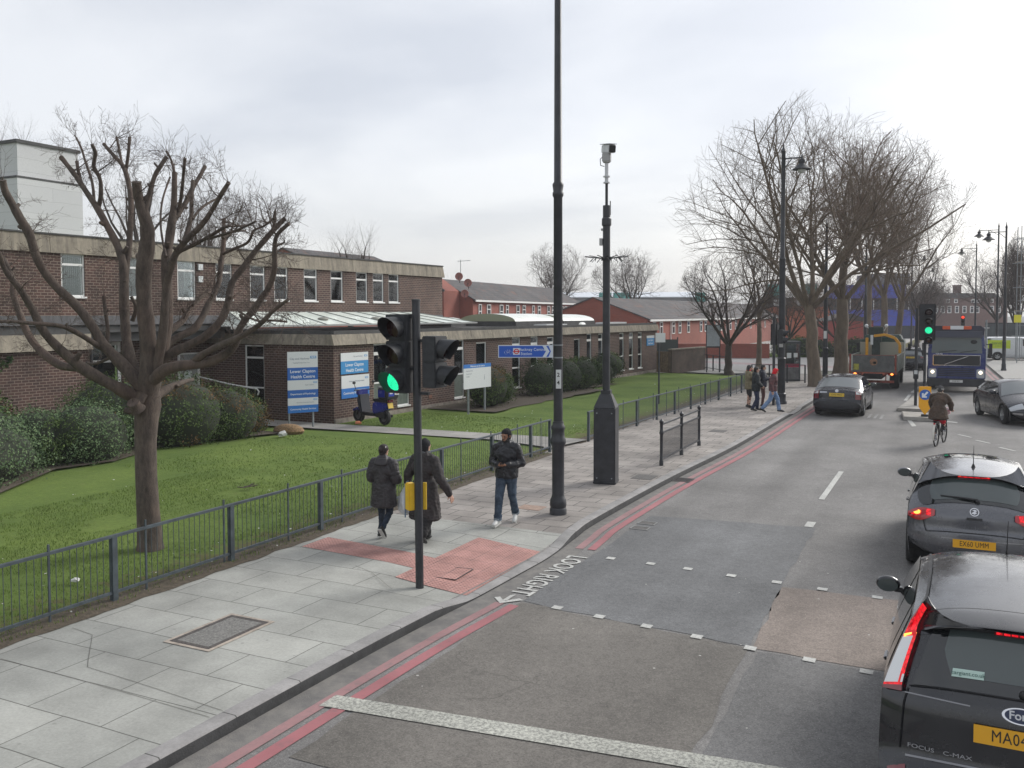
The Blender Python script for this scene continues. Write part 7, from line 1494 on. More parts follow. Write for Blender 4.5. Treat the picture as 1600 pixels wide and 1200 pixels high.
# ---- dark saloon at the kerb
sh3 = Shell([(0.14, 0.22), (0.03, 0.30), (0.0, 0.46), (0.02, 0.60), (0.07, 0.64), (0.085, 0.86), (0.13, 0.985), (0.26, 1.02), (0.55, 1.05), (1.25, 1.37), (1.6, 1.43), (2.2, 1.455), (2.75, 1.42), (3.5, 1.02), (3.6, 0.98), (4.5, 0.76), (4.68, 0.6), (4.7, 0.4), (4.6, 0.22)],
    1.76, 0.93, 1.44, 0.72, [0.16]*6+[0.14, 0.12, 0.12, 0.08, 0.05, 0.05, 0.08, 0.12, 0.12, 0.18, 0.22, 0.22, 0.22], p=5, taper=0.05, c2=0.04)
t, patch, sq = make_car('saloon_car', 'dark saloon pulling away along the kerb beside the big tree trunk', (-3.98, 36.3, RZ), R(-1.0), 1.06, P_navy, sh3, (1.0, 3.72), 0.315, (8.12, 9.05, lambda a: -0.88+0.06*a, lambda a: 0.88-0.06*a), (12.15, 12.9, lambda a: -0.9, lambda a: 0.9),
    [((1.05, 1.03), (1.95, 0.98), (1.9, 1.34), (1.45, 1.33)), ((2.03, 0.98), (3.2, 0.96), (2.62, 1.33), (2.0, 1.35))], gaps=[(2.0, 0.3, 1.38, 0)], handles=[(1.35, 0.88), (2.3, 0.87)], mirror=(3.0, 0.98), bump=lambda k: k < 4, glassm=G_light)
for sgn in (-1, 1):
    tl = patch('tail_light', 4.15, 6.35, (lambda a: -0.99) if sgn < 0 else (lambda a: 0.76), (lambda a: -0.76) if sgn < 0 else (lambda a: 0.99), L_dred, 0.012)
    patch('clear_lens', 4.95, 5.7, (lambda a: -0.97) if sgn < 0 else (lambda a: 0.79), (lambda a: -0.79) if sgn < 0 else (lambda a: 0.97), L_clear, 0.015, tl)
M_ = surfM(sh3, 4.75, 0, 0.012); plate(t, M_.translation, (M_.to_3x3() @ Vector((0, 0, 1))), 'GV02 MKO', plate_y2, 0.52, 0.125, 0.10, 0.72); M_ = surfM(sh3, 5.65, 0, 0.012); bd = disc('badge', M_, 0.05, mat('badge_silver', (0.55,)*3), t); ring('badge_rim', M_, 0.05, 0.06, chrome, bd)
gapline(sh3, lin((5.3, -0.72), (5.3, -0.42), 6), 0.03, t, 'chrome_lip', m=chrome)
# ---- dark saloon coming towards us on the right
sh4 = Shell([(0.14, 0.24), (0.03, 0.38), (0.0, 0.6), (0.05, 0.94), (0.16, 1.03), (0.55, 1.06), (1.35, 1.36), (1.75, 1.43), (2.3, 1.465), (2.75, 1.43), (3.55, 1.04), (3.66, 1.0), (4.25, 0.84), (4.52, 0.70), (4.63, 0.52), (4.62, 0.34), (4.5, 0.22)],
    1.86, 0.95, 1.45, 0.70, [0.2]*4+[0.15, 0.12, 0.08, 0.05, 0.05, 0.08, 0.10, 0.10, 0.15, 0.22, 0.24, 0.24, 0.24], p=3.4, taper=0.08, c2=0.06)
hd = math.atan2(-2.83, 0.74)-pi/2
dv = Vector((cos(hd+pi/2), sin(hd+pi/2))); lf_ = Vector((-dv.y, dv.x)); mid = Vector((1.29, 38.1))+lf_*0.92; o4 = mid-dv*(2.32*1.04)
t, patch, sq = make_car('saloon_car', 'dark saloon with pale headlamps turning in from the right edge', (o4.x, o4.y, RZ), hd, 1.05, P_navy, sh4, (0.95, 3.72), 0.33, (5.2, 6.1, lambda a: -0.85, lambda a: 0.85), (9.12, 9.95, lambda a: -0.9-0.05*a, lambda a: 0.9+0.05*a),
    [((0.85, 1.05), (1.95, 0.99), (1.9, 1.34), (1.4, 1.33)), ((2.03, 0.99), (3.3, 0.97), (2.66, 1.33), (2.0, 1.35))], gaps=[(2.0, 0.3, 1.38, 0), (3.3, 0.33, 0.95, 0)], handles=[(1.35, 0.90), (2.3, 0.89)], mirror=(3.05, 1.0), bump=None, front_m=G_light)
for sgn in (-1, 1):
    f = lambda a, sg=sgn: (sg*0.56 if sg > 0 else -0.985); f2 = lambda a, sg=sgn: (0.985 if sg > 0 else -0.56)
    hl = patch('headlight', 12.35, 13.45, f, f2, L_head, 0.012); patch('lower_lamp', 14.4, 14.8, (lambda a: 0.62) if sgn > 0 else (lambda a: -0.92), (lambda a: 0.92) if sgn > 0 else (lambda a: -0.62), chrome, 0.012)
g_ = patch('grille', 13.4, 14.4, lambda a: -0.34, lambda a: 0.34, trim, 0.012); gapline(sh4, lin((13.45, 0.3), (14.35, -0.3), 8), 0.03, g_, 'diagonal_bar', off=0.018, m=chrome)
patch('lower_grille', 14.6, 15.4, lambda a: -0.55, lambda a: 0.55, trim, 0.011); M_ = surfM(sh4, 14.5, 0, 0.02, False); plate(t, M_.translation, (0, 1, 0.1), 'LK11 VEO', plate_w)
# ---- far dark car half hidden behind the crane lorry
t, patch, sq = make_car('estate_car', 'dark estate car partly hidden behind the crane lorry', (-2.65, 68.5, RZ), R(1), 1.04, P_navy, sh2, (0.82, 3.50), 0.33, (7.05, 8.4, lambda a: -0.85, lambda a: 0.85), None, [((0.72, 1.08), (1.55, 1.02), (1.5, 1.38), (1.05, 1.36)), ((1.63, 1.02), (3.0, 0.98), (2.5, 1.36), (1.60, 1.39))], mirror=(2.85, 1.0), glassm=G_light)
M_ = surfM(sh2, 5.0, 0, 0.012); plate(t, M_.translation, (0, -1, 0.1), 'LN09 WXA', plate_y2)
for sgn in (-1, 1): patch('tail_light', 4.9, 6.6, (lambda a: -0.99) if sgn < 0 else (lambda a: 0.74), (lambda a: -0.74) if sgn < 0 else (lambda a: 0.99), L_dred, 0.012)
# ---- white van crossing at the junction
sh5 = Shell([(0.06, 0.28), (0.0, 0.45), (0.0, 1.2), (0.05, 1.80), (0.18, 1.93), (1.4, 1.97), (2.7, 1.96), (3.25, 1.88), (4.05, 1.28), (4.18, 1.20), (4.62, 1.0), (4.76, 0.75), (4.8, 0.42), (4.7, 0.28)], 1.9, 1.15, 1.95, 0.84, [0.08]*5+[0.06, 0.06, 0.08, 0.12, 0.16, 0.2, 0.22, 0.22, 0.2], p=4, taper=0.05, c2=0.03)
t, patch, sq = make_car('panel_van', 'white panel van with a lime green panel, side on at the far junction', (2.45, 87.6, RZ), R(-86), 1.02, P_white, sh5, (0.9, 3.85), 0.33, None, (7.1, 7.95, lambda a: -0.92, lambda a: 0.92), [((2.75, 1.2), (3.85, 1.18), (3.3, 1.74), (2.72, 1.78))], gaps=[(2.65, 0.35, 1.85, 0), (1.4, 0.45, 1.85, 0)], handles=[(2.85, 1.0)], mirror=(3.6, 1.25))
lime = mat('lime_panel', (0.50, 0.62, 0.03), 0.5)
for sg in (1, -1):
    o = sq('livery_panel', sg, ((0.18, 0.98), (1.85, 0.98), (1.85, 1.68), (0.18, 1.68)), lime, 0.006)
    q = sq('headlight', sg, ((4.2, 0.85), (4.58, 0.82), (4.5, 1.0), (4.2, 1.02)), L_clear, 0.006)
for z in (1.40, 1.2): text_obj('lettering', 'SERVICES' if z > 1.3 else 'on the move', 0.26 if z > 1.3 else 0.12, mat('livery_green', (0.08, 0.2, 0.05), 0.6), o, frame_m((0.97, 1.0, z), (0, 1, 0), (0, 0, 1)), 0.001)
# ---- blue tipper lorry coming towards us (local front at y=0 facing -y)
blueP = carpaint('lorry_blue_paint', (0.020, 0.034, 0.15), 0.4, 0.5, 0.0)
t = thing('tipper_lorry', 'blue tipper lorry with lit headlamps and an amber light bar, facing the camera', 'lorry', (0.18, 50.2, RZ), R(0.5)); t.scale = (1.06, 1.06, 1.06)
b = MB(); b.box((0, 1.0, 1.40), (2.46, 2.0, 1.55)); b.box((0, 1.05, 2.45), (2.40, 1.9, 0.62), taper=0.95); cab = b.build('cab', blueP, t, bevel=0.06)
b = MB(); b.prism([(-1.08, 1.88), (1.08, 1.88), (1.02, 2.62), (-1.02, 2.62)], -0.012, 0.02, 'xz'); ws = b.build('windscreen', mat('lorry_screen', (0.13, 0.15, 0.15), 0.06, coat=0.5), t); b = MB()
for x0, x1 in ((-0.75, 0.0), (0.15, 0.85)): b.bar((x0, -0.03, 1.92), (x1, -0.03, 2.02), 0.025)
b.build('wiper', trim, ws); b = MB(); b.sphere((0.72, -0.02, 2.42), 0.12, 10, 6, (1.2, 0.2, 0.8)); b.build('mirror_arm', trim, ws)
b = MB(); b.prism([(-1.10, 2.62), (1.10, 2.62), (1.06, 2.92), (-1.06, 2.92)], -0.20, -0.02, 'xz'); b.build('sun_visor', mat('visor_smoke', (0.05, 0.055, 0.08), 0.4), t, bevel=0.02)
b = MB(); b.bb(-0.62, -0.28, 0.0, 0.25, 3.0, 3.16); lb_ = b.build('beacon', mat('amber_beacon', (0.60, 0.10, 0.03), 0.3), t, bevel=0.02); b = MB(); b.bb(0.28, 0.62, 0.0, 0.25, 3.0, 3.16); b.build('beacon', mat('amber_beacon', (0.60,)*3), t, bevel=0.02); b = MB(); b.bb(-0.28, 0.28, 0.0, 0.25, 3.0, 3.16); b.build('beacon_centre', swhite, lb_)
b = MB(); b.bb(-0.98, 0.98, -0.02, 0.0, 1.32, 1.76); gl_ = b.build('grille', trim, t)
b = MB(); 
for q in (((-1, 1.30), (1, 1.30)), ((-1, 1.78), (1, 1.78)), ((-1, 1.30), (-1, 1.78)), ((1, 1.30), (1, 1.78)), ((-0.5, 1.34), (0.5, 1.74))): b.bar((q[0][0], -0.03, q[0][1]), (q[1][0], -0.03, q[1][1]), 0.035)
b.build('grille_bar', chrome, gl_); b = MB()
for i in range(5): b.bb(-0.8, 0.8, -0.015, 0.0, 0.78+i*0.085, 0.83+i*0.085)
b.build('lower_grille', trim, t); b = MB(); b.box((0, 0.1, 0.48), (2.48, 0.35, 0.36)); b.build('bumper', bump_m, t, bevel=0.04)
text_obj('lettering', 'VOLVO', 0.09, wtext, t, frame_m((-0.75, -0.012, 1.84), (1, 0, 0), (0, 0, 1)), 0.003)
plate(t, (0, -0.085, 0.55), (0, -1, 0), 'HX08 BZV', plate_w, 0.56, 0.12)
for sg in (-1, 1):
    b = MB(); b.box((sg*1.02, 0.02, 0.92), (0.34, 0.12, 0.42)); hl = b.build('headlight', L_head, t, bevel=0.03); b = MB(); b.sphere((sg*1.02, -0.05, 0.98), 0.075, 12, 8, (1, 0.3, 1)); b.build('lit_lamp', L_headlit, hl, smooth=True)
    b = MB(); b.box((sg*1.42, -0.05, 2.05), (0.14, 0.12, 0.62)); b.box((sg*1.32, 0.0, 2.3), (0.2, 0.04, 0.04)); b.build('mirror', trim, t, bevel=0.02)
    wheel(t, sg*1.08, 1.35, 0.50, sg, 0.3, 8, True); wheel(t, sg*1.08, 5.6, 0.50, sg, 0.5, 8, True); wheel(t, sg*1.08, 6.9, 0.50, sg, 0.5, 8, True)
b = MB(); b.box((0, 5.4, 2.2), (2.5, 5.6, 1.75)); b.box((0, 2.7, 3.0), (2.3, 0.6, 0.3)); b.build('tipper_body', mat('tipper_body_dark', (0.035, 0.035, 0.05), 0.6, var=0.3, vscale=1), t, bevel=0.04); b = MB(); b.box((0, 4.5, 0.85), (0.9, 7.0, 0.35)); b.box((0, 1.1, 0.62), (2.3, 1.0, 0.5)); b.build('chassis', seam, t)
# ---- crane dropside lorry going away (local rear at y=0)
t = thing('crane_lorry', 'green dropside lorry with a folded yellow crane and lit tail lights, driving away', 'lorry', (-3.72, 50.6, RZ), R(-0.5)); grn = carpaint('lorry_green_paint', (0.015, 0.05, 0.04), 0.45, 0.4, 0.0)
b = MB(); b.box((-0.02, 0.02, 1.36), (2.02, 0.06, 0.86)); tb_ = b.build('tailboard', mat('tailboard_grey', (0.085, 0.088, 0.085), 0.7, var=0.25, vscale=2.5), t); b = MB(); b.box((-1.16, 0.03, 1.33), (0.09, 0.10, 1.05)); b.box((1.07, 0.03, 1.33), (0.09, 0.10, 1.05)); b.box((0, 0.02, 1.80), (2.1, 0.05, 0.03)); b.build('corner_post', mat('rust_red_steel', (0.20, 0.05, 0.035), 0.7, var=0.3), tb_)
b = MB(); b.lathe([(0.19, -0.012), (0.19, -0.018), (0, -0.02)], 18, (0.0, 0.0, 1.45), 'y'); b.v = [(x, -abs(y)-0.01, z) for x, y, z in b.v]; b.build('rust_mark', mat('rust_patch', (0.22, 0.12, 0.07), 0.8, var=0.4, vscale=12), tb_); b = MB(); b.box((0.06, -0.045, 1.41), (0.14, 0.01, 0.12)); b.build('hole', seam, tb_)
b = MB(); b.box((-0.85, -0.02, 1.18), (0.26, 0.015, 0.32)); b.build('hazard_plate', mat('olive_plate', (0.28, 0.27, 0.04), 0.6, var=0.3), tb_)
b = MB(); b.box((-1.14, 2.5, 1.36), (0.05, 5.0, 0.86)); b.box((1.14, 2.5, 1.36), (0.05, 5.0, 0.86)); b.box((0, 2.5, 0.95), (2.3, 5.0, 0.08)); b.build('dropside_body', mat('dropside_grey_green', (0.10, 0.12, 0.105), 0.7, var=0.25, vscale=2), t)
b = MB(); b.box((0, 2.6, 0.72), (0.9, 6.5, 0.25)); b.build('chassis', seam, t); b = MB(); b.box((0, 0.05, 0.86), (2.3, 0.10, 0.12)); b.box((0, 0.1, 0.42), (2.0, 0.09, 0.12)); b.box((-0.6, 0.1, 0.65), (0.05, 0.05, 0.4)); b.box((0.6, 0.1, 0.65), (0.05, 0.05, 0.4)); b.build('underrun_bar', mat('rust_red_steel', (0.32,)*3), t); b = MB(); b.box((0, -0.02, 0.82), (1.1, 0.02, 0.13)); b.build('chevron_strip', mat('marker_strip', (0.42, 0.13, 0.08), 0.6, var=0.2, vscale=6), t)
for sg in (-1, 1):
    b = MB(); b.box((sg*0.86, -0.02, 0.82), (0.30, 0.05, 0.13)); tl = b.build('tail_light', L_dred, t); b = MB(); b.sphere((sg*0.90, -0.05, 0.82), 0.055, 10, 6, (1.4, 0.4, 1)); b.build('lit_lamp', mat('amber_lit', (0.6, 0.2, 0.05), 0.2, emit=(1.0, 0.28, 0.05), es=2.2), tl)
    wheel(t, sg*0.95, 1.35, 0.42, sg, 0.45, 6, True); wheel(t, sg*0.98, 5.5, 0.42, sg, 0.28, 6, True)
    b = MB(); b.box((sg*1.4, 6.4, 2.05), (0.16, 0.1, 0.4)); b.build('mirror', trim, t)
b = MB(); b.box((0.0, 6.4, 1.55), (2.3, 1.8, 1.9)); b.box((0, 6.4, 2.62), (2.1, 1.6, 0.28), taper=0.9); b.build('cab', grn, t, bevel=0.05); b = MB(); b.box((0, 5.1, 1.9), (2.3, 0.1, 0.9)); b.build('headboard', mat('headboard_cream', (0.38, 0.38, 0.32), 0.6), t)
cy_ = mat('crane_yellow', (0.68, 0.33, 0.02), 0.5, var=0.1); b = MB(); b.box((-0.25, 4.5, 2.1), (0.42, 0.42, 1.7)); b.box((-0.25, 4.5, 3.0), (0.8, 0.5, 0.45)); b.box((-0.2, 4.4, 2.6), (0.5, 0.3, 0.5)); cr_ = b.build('crane_column', mat('crane_dark', (0.02, 0.035, 0.03), 0.5, var=0.3), t, bevel=0.03)
b = MB()
for p, q in (((-0.72, 4.3, 1.2), (-0.72, 4.3, 2.62)), ((-0.35, 4.2, 2.72), (0.25, 4.2, 2.80)), ((0.25, 4.2, 2.80), (0.75, 4.2, 2.62)), ((0.75, 4.2, 2.62), (1.02, 4.2, 2.25)), ((1.02, 4.2, 2.25), (1.02, 4.2, 1.75))): b.bar(p, q, 0.15, 0.15)
b.build('crane_boom', cy_, t, bevel=0.02); b = MB(); b.box((-0.45, 4.15, 2.5), (0.14, 0.06, 0.55)); b.build('ram', swhite, cr_)
for x in (-0.75, 0.3): b = MB(); b.sphere((x, 4.2, 3.30), 0.10, 12, 8); b.tube([(x, 4.25, 3.25), (x*0.6, 4.4, 3.0)], 0.025, 5); b.build('work_lamp', swhite, cr_, smooth=True)
# ------------------------------------------------------------------ PEOPLE, BICYCLE, MOPED
random.seed(13)
def capsule(b, p0, p1, r0, r1, n=14, flat=None):
    """closed tapered capsule; flat=(axis vector, factor) squashes it"""
    p0, p1 = Vector(p0), Vector(p1); d = p1-p0; ln = d.length
    if ln < 1e-6: d = Vector((0, 0, 1))
    d.normalize(); x = d.orthogonal().normalized(); y = d.cross(x); rings = []; mid = (p0+p1)/2
    st = [(p0-d*r0*cos(a), r0*sin(a)) for a in (0.25, 0.7, 1.15)]+[(p0, r0), ((p0+p1)/2, (r0+r1)/2), (p1, r1)]+[(p1+d*r1*cos(a), r1*sin(a)) for a in (1.15, 0.7, 0.25)]
    def fx(q):
        if flat: a = Vector(flat[0]).normalized(); q = q-a*(q-mid).dot(a)*(1-flat[1])
        return q
    for c, r in st: rings.append(b.av([fx(c+(x*cos(2*pi*j/n)+y*sin(2*pi*j/n))*r) for j in range(n)]))
    for a, c in zip(rings, rings[1:]):
        for j in range(n): b.af((a+j, a+(j+1) % n, c+(j+1) % n, c+j))
    e0 = b.av([fx(p0-d*r0)]); e1 = b.av([fx(p1+d*r1)])
    for j in range(n): b.af((e0, rings[0]+(j+1) % n, rings[0]+j)); b.af((e1, rings[-1]+j, rings[-1]+(j+1) % n))
def fuse(b, name, m, parent, voxel=0.01, sm=4, disp=0.0):
    """join overlapping closed shapes into one continuous skin"""
    me = bpy.data.meshes.new(name); me.from_pydata(b.v, [], b.f); bm = bmesh.new(); bm.from_mesh(me); bmesh.ops.recalc_face_normals(bm, faces=bm.faces); bm.to_mesh(me); bm.free()
    o = bpy.data.objects.new(name, me); col.objects.link(o)
    md = o.modifiers.new('r', 'REMESH'); md.mode = 'VOXEL'; md.voxel_size = voxel
    if sm: s_ = o.modifiers.new('s', 'SMOOTH'); s_.iterations = sm; s_.factor = 0.5
    me2 = bake(o); bpy.data.objects.remove(o)
    if disp:
        co = [v.co.copy() for v in me2.vertices]; nn_ = [v.normal.copy() for v in me2.vertices]; fl_ = []
        for c_, n_ in zip(co, nn_):
            q = Vector((c_.x*9, c_.y*9, c_.z*5)); fl_.extend(c_+n_*(disp*(1.3*(0.5-abs(noise.noise(q)))+0.5*noise.noise(c_*24))))
        me2.vertices.foreach_set('co', fl_); me2.update()
    me2.materials.clear(); me2.materials.append(m); me2.polygons.foreach_set('use_smooth', [True]*len(me2.polygons))
    o = bpy.data.objects.new(name, me2); col.objects.link(o); o.parent = parent; return o
skin_a = mat('skin_brown', (0.30, 0.155, 0.095), 0.55, var=0.08, vscale=20); skin_b = mat('skin_light', (0.50, 0.30, 0.22), 0.55, var=0.08, vscale=20)
def hand(b, w, d, pn, curl, s=1.0, side=1, spread=0.012):
    """palm, four unequal bent fingers and a thumb; d = forearm direction, pn = palm normal"""
    w = Vector(w); d = Vector(d).normalized(); pn = Vector(pn); pn = (pn-d*pn.dot(d)).normalized(); x = d.cross(pn)*side
    p1 = w+d*0.075*s; capsule(b, w-d*0.02, w+d*0.02*s, 0.024*s, 0.026*s, 10, (pn, 0.75))
    for k in (-1, 0, 1): capsule(b, w+d*0.02*s+x*k*0.016*s, p1+x*k*0.022*s, 0.018*s, 0.016*s, 8, (pn, 0.8))
    for k, (off, ln) in enumerate(((-0.034, 0.066), (-0.012, 0.075), (0.011, 0.070), (0.032, 0.054))):
        q = p1+x*off*s; dd = (d+x*off*1.6).normalized(); c = curl*(0.8+0.15*k)
        a1 = (dd*cos(c*0.5)+pn*sin(c*0.5)); q1 = q+a1*ln*0.5*s; a2 = (dd*cos(c*1.2)+pn*sin(c*1.2)); q2 = q1+a2*ln*0.32*s; a3 = (dd*cos(c*1.8)+pn*sin(c*1.8)); q3 = q2+a3*ln*0.25*s
        capsule(b, q, q1, 0.0095*s, 0.009*s, 8); capsule(b, q1, q2, 0.009*s, 0.008*s, 8); capsule(b, q2, q3, 0.008*s, 0.0065*s, 8)
    t0 = w+d*0.018*s-x*0.030*s; t1 = t0+(d*0.6-x*0.6+pn*0.35).normalized()*0.042*s; t2 = t1+(d*0.9-x*0.15+pn*0.4).normalized()*0.030*s
    capsule(b, t0, t1, 0.013*s, 0.0105*s, 8); capsule(b, t1, t2, 0.0105*s, 0.008*s, 8)
def head(b, c, yaw, tilt=0.0, s=1.0):
    f = Vector((sin(-yaw)*cos(tilt), cos(yaw)*cos(tilt), -sin(tilt))); r = Vector((cos(yaw), sin(yaw), 0)); u = r.cross(f); c = Vector(c); P = lambda a, d, e: c+r*a*s+f*d*s+u*e*s
    capsule(b, P(0, -0.015, 0.028), P(0, 0.012, 0.022), 0.088*s, 0.083*s, 18, (r, 0.86)); capsule(b, P(0, 0.025, -0.04), P(0, 0.045, -0.075), 0.058*s, 0.036*s, 14); capsule(b, P(-0.025, 0.03, -0.06), P(0.025, 0.03, -0.06), 0.036*s, 0.036*s, 12)
    capsule(b, P(0, 0.090, 0.008), P(0, 0.108, -0.026), 0.011*s, 0.015*s, 10); capsule(b, P(-0.02, 0.083, -0.056), P(0.02, 0.083, -0.056), 0.011*s, 0.011*s, 8); capsule(b, P(-0.035, 0.078, 0.024), P(0.035, 0.078, 0.024), 0.016*s, 0.016*s, 8)
    for k in (-1, 1): capsule(b, P(k*0.078, -0.008, 0.012), P(k*0.080, -0.012, -0.022), 0.015*s, 0.011*s, 8)
    return P
def person(label, loc, rz, J, style, vox=0.010, group=None):
    """J: joints in metres, local +y is the way the person faces"""
    t = thing('person', label, 'person', loc, rz, group); V = Vector; b = MB(); s = style.get('s', 1.0); sk = style.get('skin', skin_b)
    hd_ = J['head']; nk = V(J['neck']); ch = V(J['chest']); pv = V(J['pelvis'])
    P = head(b, hd_, J.get('yaw', 0), J.get('tilt', 0.08), s); capsule(b, nk-V((0, 0, 0.03)), V(hd_)-V((0, 0.0, 0.06)), 0.058*s, 0.052*s)
    capsule(b, ch+V((-0.07, 0, 0)), ch+V((0.07, 0, 0)), 0.105*s, 0.105*s, 14, ((0, 1, 0), 0.85)); capsule(b, ch, pv+V((0, 0, 0.08)), 0.115*s, 0.10*s, 14); capsule(b, pv+V((-0.05, 0, 0)), pv+V((0.05, 0, 0)), 0.11*s, 0.11*s); capsule(b, nk, ch, 0.075*s, 0.10*s)
    for k, sg in (('l', -1), ('r', 1)):
        sh_, el, wr_ = V(J['sh'+k]), V(J['el'+k]), V(J['wr'+k]); hp, kn, an, to = V(J['hip'+k]), V(J['kn'+k]), V(J['an'+k]), V(J['to'+k])
        capsule(b, nk*0.4+sh_*0.6, sh_, 0.05*s, 0.055*s); capsule(b, sh_, el, 0.052*s, 0.040*s); capsule(b, el, wr_, 0.040*s, 0.025*s)
        hand(b, wr_, J.get('hd'+k, wr_-el), J.get('pn'+k, (-sg, 0, 0)), J.get('curl'+k, 0.5), s*1.05, -sg if J.get('flip'+k) else sg)
        capsule(b, hp, kn, 0.085*s, 0.056*s); capsule(b, kn, an, 0.054*s, 0.036*s); capsule(b, an, to, 0.035*s, 0.028*s)
    fuse(b, 'body', sk, t, vox*0.8, 2)
    e = MB()
    for k in (-1, 1): e.sphere(P(k*0.032, 0.079, 0.008), 0.012*s, 8, 6)
    e.build('eyes', mat('eye_dark', (0.015, 0.012, 0.01), 0.3), t, smooth=True)
    e = MB()
    for k in (-1, 1): e.bar(P(k*0.018, 0.093, 0.026), P(k*0.050, 0.084, 0.028), 0.008*s, 0.007*s)
    e.build('eyebrows', style.get('hairm', mat('hair_black', (0.012, 0.010, 0.009), 0.7)), t)
    # trousers
    g = style.get('trg', 0.0); tr = MB(); capsule(tr, pv+V((-0.06, 0, 0.02)), pv+V((0.06, 0, 0.02)), 0.120*s, 0.120*s)
    for k in 'lr':
        hp, kn, an = V(J['hip'+k]), V(J['kn'+k]), V(J['an'+k]); an2 = kn+(an-kn)*style.get('trl', 0.97)
        capsule(tr, hp, kn, 0.103*s+g*0.4, 0.068*s+g); capsule(tr, kn, an2-(an-kn).normalized()*0.04, 0.066*s+g, 0.050*s+g*1.6)
        for i in range(3): q = kn+(an2-kn)*(0.80+0.08*i); capsule(tr, q+V((-0.012, 0, 0)), q+V((0.012, 0, 0)), 0.053*s+g*1.5, 0.053*s+g*1.5, 10, ((0, 0, 1), 0.5))
    fuse(tr, 'trousers', style['trouser'], t, vox, 3, 0.014)
    if 'cuff' in style:
        c_ = MB()
        for k in 'lr': kn, an = V(J['kn'+k]), V(J['an'+k]); q = kn+(an-kn)*0.90; c_.tube([q, q+(an-kn)*0.10], [0.074*s, 0.076*s], 12)
        c_.build('turn_up', style['cuff'], t, smooth=True)
    for k in 'lr':
        an, to = V(J['an'+k]), V(J['to'+k]); d = (to-an); d.normalize(); f = MB(); up = V((0, 0, 1)); dn = (up*-1+d*up.dot(d)).normalized()
        heel = an+dn*0.030-d*0.035; capsule(f, an+V((0, 0, 0.02)), an+dn*0.02, 0.045*s, 0.045*s, 10); capsule(f, heel, to+dn*0.004, 0.040*s, 0.040*s, 12); capsule(f, to, to+d*0.03, 0.042*s, 0.036*s, 12, (dn, 0.8)); capsule(f, an+d*0.02, to, 0.042*s, 0.036*s)
        so = fuse(f, 'shoe', style['shoe'], t, vox*0.8, 2)
        if 'sole' in style:
            q = MB(); a = heel+dn*0.040-d*0.03; c = to+dn*0.036+d*0.06; q.bar(a, c, 0.085*s, 0.022); q.build('sole', style['sole'], so, bevel=0.008)
    # coat / jacket
    jk = MB(); e_ = style.get('je', 0.028); zb = style['jz']  # hem height
    for q0, q1, r0, r1 in ((ch+V((-0.085, 0, 0.02)), ch+V((0.085, 0, 0.02)), 0.105, 0.105), (ch+V((0, 0, 0.03)), pv+V((0, 0, 0.10)), 0.125, 0.118), (nk+V((0, -0.01, -0.02)), ch, 0.088, 0.11)):
        capsule(jk, q0, q1, r0*s+e_, r1*s+e_, 16)
    for k, sg in (('l', -1), ('r', 1)):
        sh_, el, wr_ = V(J['sh'+k]), V(J['el'+k]), V(J['wr'+k]); capsule(jk, nk*0.5+sh_*0.5, sh_, 0.06*s+e_*0.6, 0.062*s+e_*0.6); capsule(jk, sh_, el, 0.058*s+e_*0.75, 0.048*s+e_*0.7)
        w2 = el+(wr_-el)*0.93; capsule(jk, el, w2, 0.047*s+e_*0.7, 0.036*s+e_*0.55)
        if style.get('puff'):
            for a, c, r0, r1, nn in ((sh_, el, 0.066, 0.058, 4), (el, w2, 0.056, 0.046, 4)):
                for i in range(nn): q = a+(c-a)*(i+0.5)/nn; capsule(jk, q, q, (r0+(r1-r0)*i/nn)*s+e_*0.8, (r0+(r1-r0)*i/nn)*s+e_*0.8, 12)
    n = style.get('rings', 5)+3; top = pv.z+0.08
    fl = style.get('flare', 0.0); hipshift = style.get('skirt_y', 0.0)
    for i in range(n+1):
        z = top+(zb+0.03-top)*i/n; a = i/n; c = V((pv.x*(1-0.3*a), pv.y+hipshift*a, z)); r = 0.118*s+e_+fl*a
        fk_ = max(0.16, min(0.62 if style.get('puff') else 0.8, (z-zb)/r+0.12)); capsule(jk, c+V((-0.055-fl*0.3*a, 0, 0)), c+V((0.055+fl*0.3*a, 0, 0)), r, r, 16, ((0, 0, 1), fk_))
    cj = fuse(jk, style.get('jn', 'jacket'), style['jacket'], t, vox, 2 if style.get('puff') else 4, 0.018)
    if style.get('hood'):
        h = MB()
        for i in range(9):
            a = pi*(0.15+0.7*i/8)+pi; capsule(h, nk+V((0.10*cos(a), 0.08*sin(a)-0.03, 0.03)), nk+V((0.12*cos(a), 0.10*sin(a)-0.05, -0.05)), 0.034, 0.038, 8)
        fuse(h, 'hood', style['hood'], cj, vox, 3)
    if style.get('scarf'):
        h = MB()
        for i in range(14):
            a = 2*pi*i/14; q = nk+V((0.072*cos(a), 0.075*sin(a)+0.005, 0.035+0.010*sin(a*3))); capsule(h, q, q+V((0, 0, 0.035)), 0.030*s, 0.028*s, 8)
        fuse(h, 'scarf', style['scarf'], t, vox, 2, 0.006)
    if style.get('shirt'):
        h = MB(); capsule(h, nk+V((0, 0.055, -0.04)), ch+V((0, 0.100, -0.04)), 0.040, 0.047, 12); capsule(h, ch+V((0, 0.100, -0.04)), pv+V((0, 0.112, 0.0)), 0.047, 0.052, 12); capsule(h, nk+V((-0.04, 0.05, 0.0)), nk+V((0.04, 0.05, 0.0)), 0.05, 0.05); fuse(h, 'hoodie_front', style['shirt'], t, vox, 3, 0.006)
    # hair, hat or hood up
    hm = MB(); kind = style['hair']; H_ = V(hd_)
    capsule(hm, P(0, -0.022, 0.045), P(0, -0.005, 0.050), 0.094*s, 0.088*s, 18, None)
